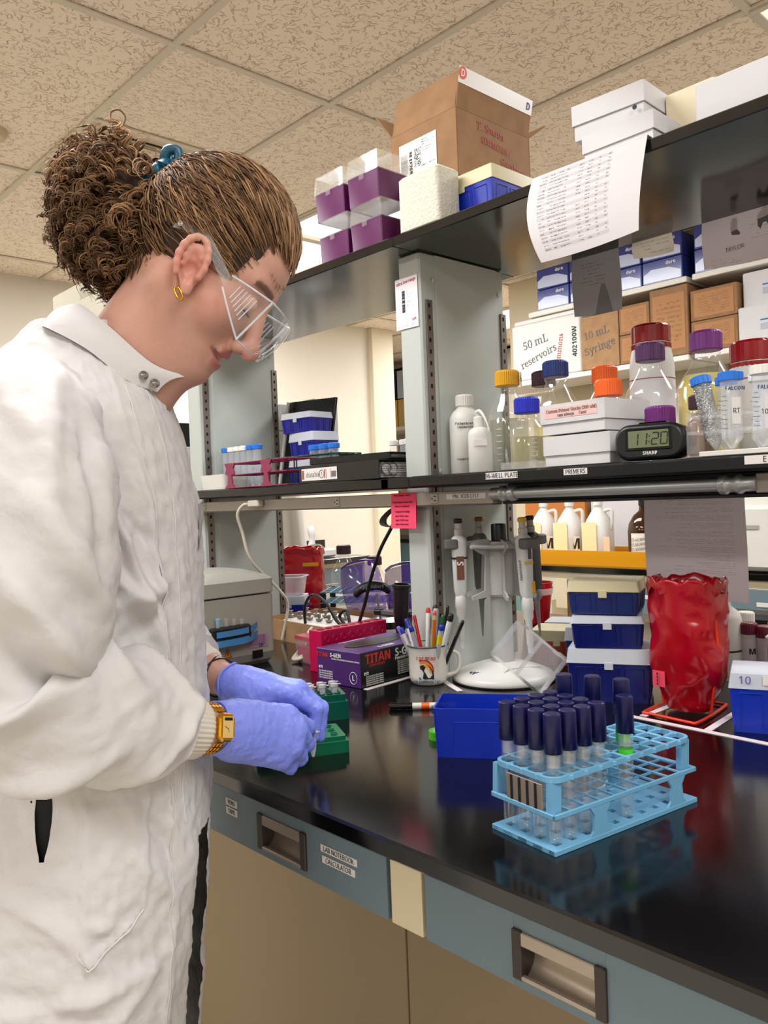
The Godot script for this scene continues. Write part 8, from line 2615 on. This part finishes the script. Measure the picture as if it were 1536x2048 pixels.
		for q in 6:
			var pts := PackedVector3Array()
			var dp := g.randfn(0, 0.25); var dr := g.randf_range(0.75, 1.2); var off := V(g.randfn(0, 1), g.randfn(0, 1), g.randfn(0, 1)) * 0.0016
			var le := L * g.randf_range(0.8, 1.1)
			for i in n:
				var f := float(i) / (n - 1)
				var rr_ := cr * dr * minf(1.0, 0.25 + f * 1.8) * (1.0 if f < 0.8 else lerpf(1.0, 0.5, (f - 0.8) / 0.2))
				var p := start - axis * L * 0.25 + axis * le * f + V(0, -0.016 * f * f, 0) + (u * cos(ph + dp + f * turns * TAU) + v * sin(ph + dp + f * turns * TAU)) * rr_ + off * (0.4 + f)
				var e := (p - bc) / br
				var ql := e.length()
				if ql > 1.0: p = bc + e / ql * (1.0 + (ql - 1.0) * 0.4) * br
				pts.append(p)
			var tone := clampf(tone0 + g.randfn(0, 0.1), 0, 1)
			var c := dark.lerp(mid, minf(tone * 2.0, 1.0)) if tone < 0.5 else mid.lerp(gold, (tone - 0.5) * 1.8)
			lock(pts, g.randf_range(0.0007, 0.0015), c, 3)
	# flyaways
	for k in 220:
		var d := V(g.randfn(-0.3, 1.0), g.randfn(0.1, 1.0), g.randfn(0.0, 1.0)).normalized()
		var p := bc + d * br * 0.95
		var pts := PackedVector3Array()
		var ph := g.randf() * TAU; var cr := g.randf_range(0.003, 0.009)
		var u := d.cross(V(0, 0.3, 0.9)).normalized(); var v := d.cross(u)
		for i in 18:
			var f := i / 17.0
			pts.append(p + d * f * 0.022 + V(0, -0.01 * f, 0) + (u * cos(ph + f * 7.0) + v * sin(ph + f * 7.0)) * cr * f)
		lock(pts, 0.0004, mid.lerp(gold, g.randf()), 3)
	# the single loop on top
	var lp := PackedVector3Array()
	for p in path([V(0.010, 1.795, 0), V(0.020, 1.812, 0), V(0.014, 1.822, 0.003), V(0.004, 1.820, 0.004), V(0.002, 1.812, 0.002)], 6): lp.append(p)
	lock(lp, 0.0012, mid)
	# short hair at the nape, lying on the neck
	for k in 420:
		var t := g.randf_range(-0.25, 0.30); var an := g.randf_range(-1.6, 1.6)
		if t > 0.30 - 0.16 * absf(an): continue
		var nb := V(-0.815, 0.58, 0)
		var p := V(0.072, 1.588, 0).lerp(V(-0.012, 1.470, 0), t) + (nb * cos(an) + V(0, 0, 1) * sin(an)) * 0.0585
		var ph := g.randf() * TAU
		var pts := PackedVector3Array()
		for i in 8:
			var f := i / 7.0
			pts.append(p + (V(0.4, 0.7, 0) + nb * cos(an) * 0.35 + V(0, 0, sin(an) * 0.2)) * 0.024 * f + V(cos(ph + f * 4.0), sin(ph + f * 4.0), 0.2) * 0.0018 * f)
		lock(pts, 0.0008, dark.lerp(mid, g.randf()), 3)
	hair_flush("ponytail", m, root, "big curly brown ponytail")
	# scrunchie
	st = mb(); var ring := []
	var pd := (bc - tp).normalized(); pd = (HF * -0.85 + HU * 0.25).normalized()
	var su := pd.cross(V(0, 0, 1)).normalized(); var sv := pd.cross(su)
	var rad := []
	for k in 60:
		var t := TAU * k / 60
		ring.append(tp + pd * (0.004 + 0.003 * sin(t * 9.0)) + (su * cos(t) + sv * sin(t)) * (0.030 + 0.003 * sin(t * 13.0)))
		rad.append(0.0085 + 0.0025 * sin(t * 17.0))
	tube(st, ring, rad, 10, true)
	done("scrunchie", st, mat("satin_teal", Color(0.05, 0.30, 0.40), 0.35), root)
	st = mb(); tube(st, path([tp + V(0.0, 0.012, 0.026), tp + V(0.006, 0.026, 0.030), tp + V(0.018, 0.026, 0.028), tp + V(0.018, 0.012, 0.028), tp + V(0.004, 0.006, 0.028)], 5), 0.0065, 9)
	done("scrunchie_knot", st, mats["satin_teal"], root)

func build_accessories(root: Node3D):
	# safety glasses
	var gl := mat("visor_clear", Color(0.90, 0.92, 0.94), 0.04, 0.0, 0.06)
	var ge := mat("visor_edge", Color(0.88, 0.90, 0.92), 0.12, 0.0, 0.5)
	var st := mb(); group_next(st, true); xf = Transform3D.IDENTITY
	var rows := []
	for j in 9:
		var row := []
		var b := lerpf(0.015, -0.047, j / 8.0)
		for i in 25:
			var t := lerpf(-1.25, 1.25, i / 24.0)
			var fl := 0.006 * sin(j / 8.0 * PI)
			row.append(H(0.126 + fl - 0.018 * pow(sin(t), 4) - 0.004 * (j / 8.0), b, 0.070 * sin(t)))
		rows.append(row)
	for j in 8:
		for i in 24: quad(st, rows[j][i], rows[j + 1][i], rows[j + 1][i + 1], rows[j][i + 1])
	var g := Node3D.new(); g.name = "safety_glasses"; root.add_child(g)
	g.set_meta("label", "clear plastic safety glasses")
	done("lens", st, gl, g)
	for e in [0, 8]:
		st = mb(); tube(st, rows[e], 0.0013, 6); done("rim", st, ge, g)
	for s in [-1, 1]:
		# side shield and temple arm
		var i := 24 if s > 0 else 0
		var f0: Vector3 = rows[0][i]; var f1: Vector3 = rows[8][i]
		var h0 := H(0.056, 0.006, s * 0.0765); var h1 := H(0.056, -0.012, s * 0.0765)
		st = mb(); group_next(st, true)
		var N := 8
		var sh := []
		for k in N + 1:
			var t := float(k) / N
			var bulge := V(0, 0, s * 0.004 * sin(t * PI))
			sh.append([f0.lerp(h0, t) + bulge, f1.lerp(h1, t) + bulge])
		for k in N: quad(st, sh[k][0], sh[k][1], sh[k + 1][1], sh[k + 1][0])
		done("side_shield", st, gl, g)
		for e in 2:
			var ln := []
			for k in N + 1: ln.append(sh[k][e])
			st = mb(); tube(st, ln, 0.0013, 6); done("rim", st, ge, g)
		for k in 6:
			var t := 0.25 + k * 0.09
			var a: Vector3 = f0.lerp(h0, t).lerp(f1.lerp(h1, t), 0.18); var c: Vector3 = f0.lerp(h0, t).lerp(f1.lerp(h1, t), 0.80)
			st = mb(); tube(st, [a + V(0, 0, s * 0.0045), c + V(0, 0, s * 0.0045)], 0.0009, 5); done("vent_bar", st, ge, g)
		st = mb(); tube(st, [sh[0][0] + V(0, 0, s * 0.002), sh[0][1] + V(0, 0, s * 0.002)], 0.0016, 6); done("hinge_edge", st, ge, g)
		st = mb()
		var ta := path([H(0.056, -0.003, s * 0.0770), H(0.026, 0.010, s * 0.0815), H(0.004, 0.018, s * 0.0835), H(-0.018, 0.014, s * 0.0825), H(-0.034, 0.006, s * 0.0800)], 5)
		group_next(st, true)
		for k in ta.size() - 1:
			var w0 := HU * lerpf(0.0068, 0.005, float(k) / ta.size()); var w1 := HU * lerpf(0.0068, 0.005, float(k + 1) / ta.size())
			quad(st, ta[k] + w0, ta[k] - w0, ta[k + 1] - w1, ta[k + 1] + w1)
			quad(st, ta[k] + w0 - V(0, 0, s * 0.0018), ta[k + 1] + w1 - V(0, 0, s * 0.0018), ta[k + 1] - w1 - V(0, 0, s * 0.0018), ta[k] - w0 - V(0, 0, s * 0.0018))
		done("temple_arm", st, mat("visor_arm", Color(0.80, 0.82, 0.84), 0.08, 0.0, 0.14), g)
		st = mb(); xf = Transform3D(Basis(V(1, 0, 0), PI / 2 * s), H(-0.028, 0.010, s * 0.0818))
		lathe(st, [[0.0032, 0.0], [0.0032, 0.002], [0.0014, 0.002], [0.0, 0.0012]], 12); xf = Transform3D.IDENTITY
		done("rivet", st, mats["steel"], g)
	# earring
	st = mb(); var er := []
	var ec := H(0.020, -0.049, 0.079)
	for k in 18: er.append(ec + HF * cos(TAU * k / 18) * 0.0062 + V(0, 1, 0) * (sin(TAU * k / 18) * 0.0066 - 0.005))
	tube(st, er, 0.0014, 6, true)
	var gold := mat("gold", Color(0.83, 0.60, 0.16), 0.22, 1.0)
	done("earring", st, gold, root)
	# wrist watch: bracelet of links, case, dial
	var c := V(0.1015, 1.0425, 0.0545)
	var ax := V(0.038, -0.018, -0.057).normalized()
	var out := V(0.62, 0.22, 0.75); out = (out - ax * out.dot(ax)).normalized()
	var sd := ax.cross(out)
	var w := Node3D.new(); w.name = "wrist_watch"; root.add_child(w)
	w.set_meta("label", "gold wrist watch")
	for k in 30:
		var t := TAU * (k + 0.5) / 30
		if cos(t) > 0.82: continue
		st = mb(); xf = Transform3D(Basis(ax, out * cos(t) + sd * sin(t), (out * -sin(t) + sd * cos(t))), c + (out * cos(t) + sd * sin(t)) * 0.0305)
		for e in [-1, 0, 1]: box(st, V(e * 0.0056, 0, 0), V(0.0052, 0.0028, 0.0060), 0.0007)
		xf = Transform3D.IDENTITY
		done("bracelet_link", st, gold, w)
	xf = Transform3D(Basis(ax, out, ax.cross(out)), c + out * 0.0325)
	st = mb()
	loft(st, [rr(0.024, 0.032, 0.005, -0.003, 1), rr(0.026, 0.034, 0.006, 0.0, 1), rr(0.026, 0.034, 0.006, 0.003, 1), rr(0.0225, 0.0305, 0.005, 0.0055, 1)], true, true, false)
	done("watch_case", st, gold, w)
	st = mb(); box(st, V(0, 0.0058, 0), V(0.018, 0.0008, 0.025), 0.0003); done("dial", st, mat("dial_cream", Color(0.85, 0.72, 0.42), 0.3), w)
	st = mb(); box(st, V(0, 0.0064, -0.0095), V(0.0135, 0.0006, 0.0035), 0.0002); done("dial_window", st, mats["black_gloss"], w)
	st = mb(); tube(st, [V(0, 0.0066, 0.002), V(-0.006, 0.0066, -0.001)], 0.0003, 4); tube(st, [V(0, 0.0066, 0.002), V(0.001, 0.0066, 0.006)], 0.0003, 4); done("watch_hand", st, mats["ink"], w)
	xf = Transform3D.IDENTITY
	# black hair tie on the far wrist
	for q in [[0.0, 0.35], [0.010, -0.25]]:
		st = mb(); var rg := []
		var c2 := V(0.060 + q[0], 1.055 - q[0] * 0.3, -0.196 + q[0] * 0.5); var a2 := (V(0.105, 1.040, -0.168) - V(0.045, 1.060, -0.205)).normalized()
		var u := a2.cross(V(0, 1, 0)).normalized(); var v := a2.cross(u)
		for k in 24: rg.append(c2 + (u * cos(TAU * k / 24) + v * sin(TAU * k / 24)) * 0.0292 + a2 * 0.010 * sin(TAU * k / 24 + q[1] * 4.0))
		tube(st, rg, 0.0013, 5, true)
		done("hair_tie", st, mats["black_plastic"], root)

func build_person():
	var root := thing("person", "person in a white lab coat, clear safety glasses and violet gloves bending over the bench", "person", V(-0.995, 0, 0.169), 0.82377581)
	build_body(root)
	build_coat(root)
	glove(root, true)
	glove(root, false)
	build_hair(root)
	build_accessories(root)
	# the tube held between the fingers
	var l2w := root.transform
	var t := thing("microtube", "clear microtube held between the gloved fingers", "tube", l2w * V(0.214, 0.944, -0.132))
	var st := mb(); xf = Transform3D.IDENTITY
	lathe(st, [[0.002, 0], [0.0045, 0.010], [0.0052, 0.018], [0.0052, 0.034], [0.0068, 0.035], [0.0068, 0.038]], 14)
	done("tube_wall", st, mats["frosted"], t)
	st = mb(); lathe(st, [[0.0066, 0.038], [0.0066, 0.0405], [0.004, 0.041]], 12); box(st, V(0.010, 0.0385, 0), V(0.010, 0.0012, 0.006), 0.0003)
	done("tube_cap", st, mats["vial_cap"], t)
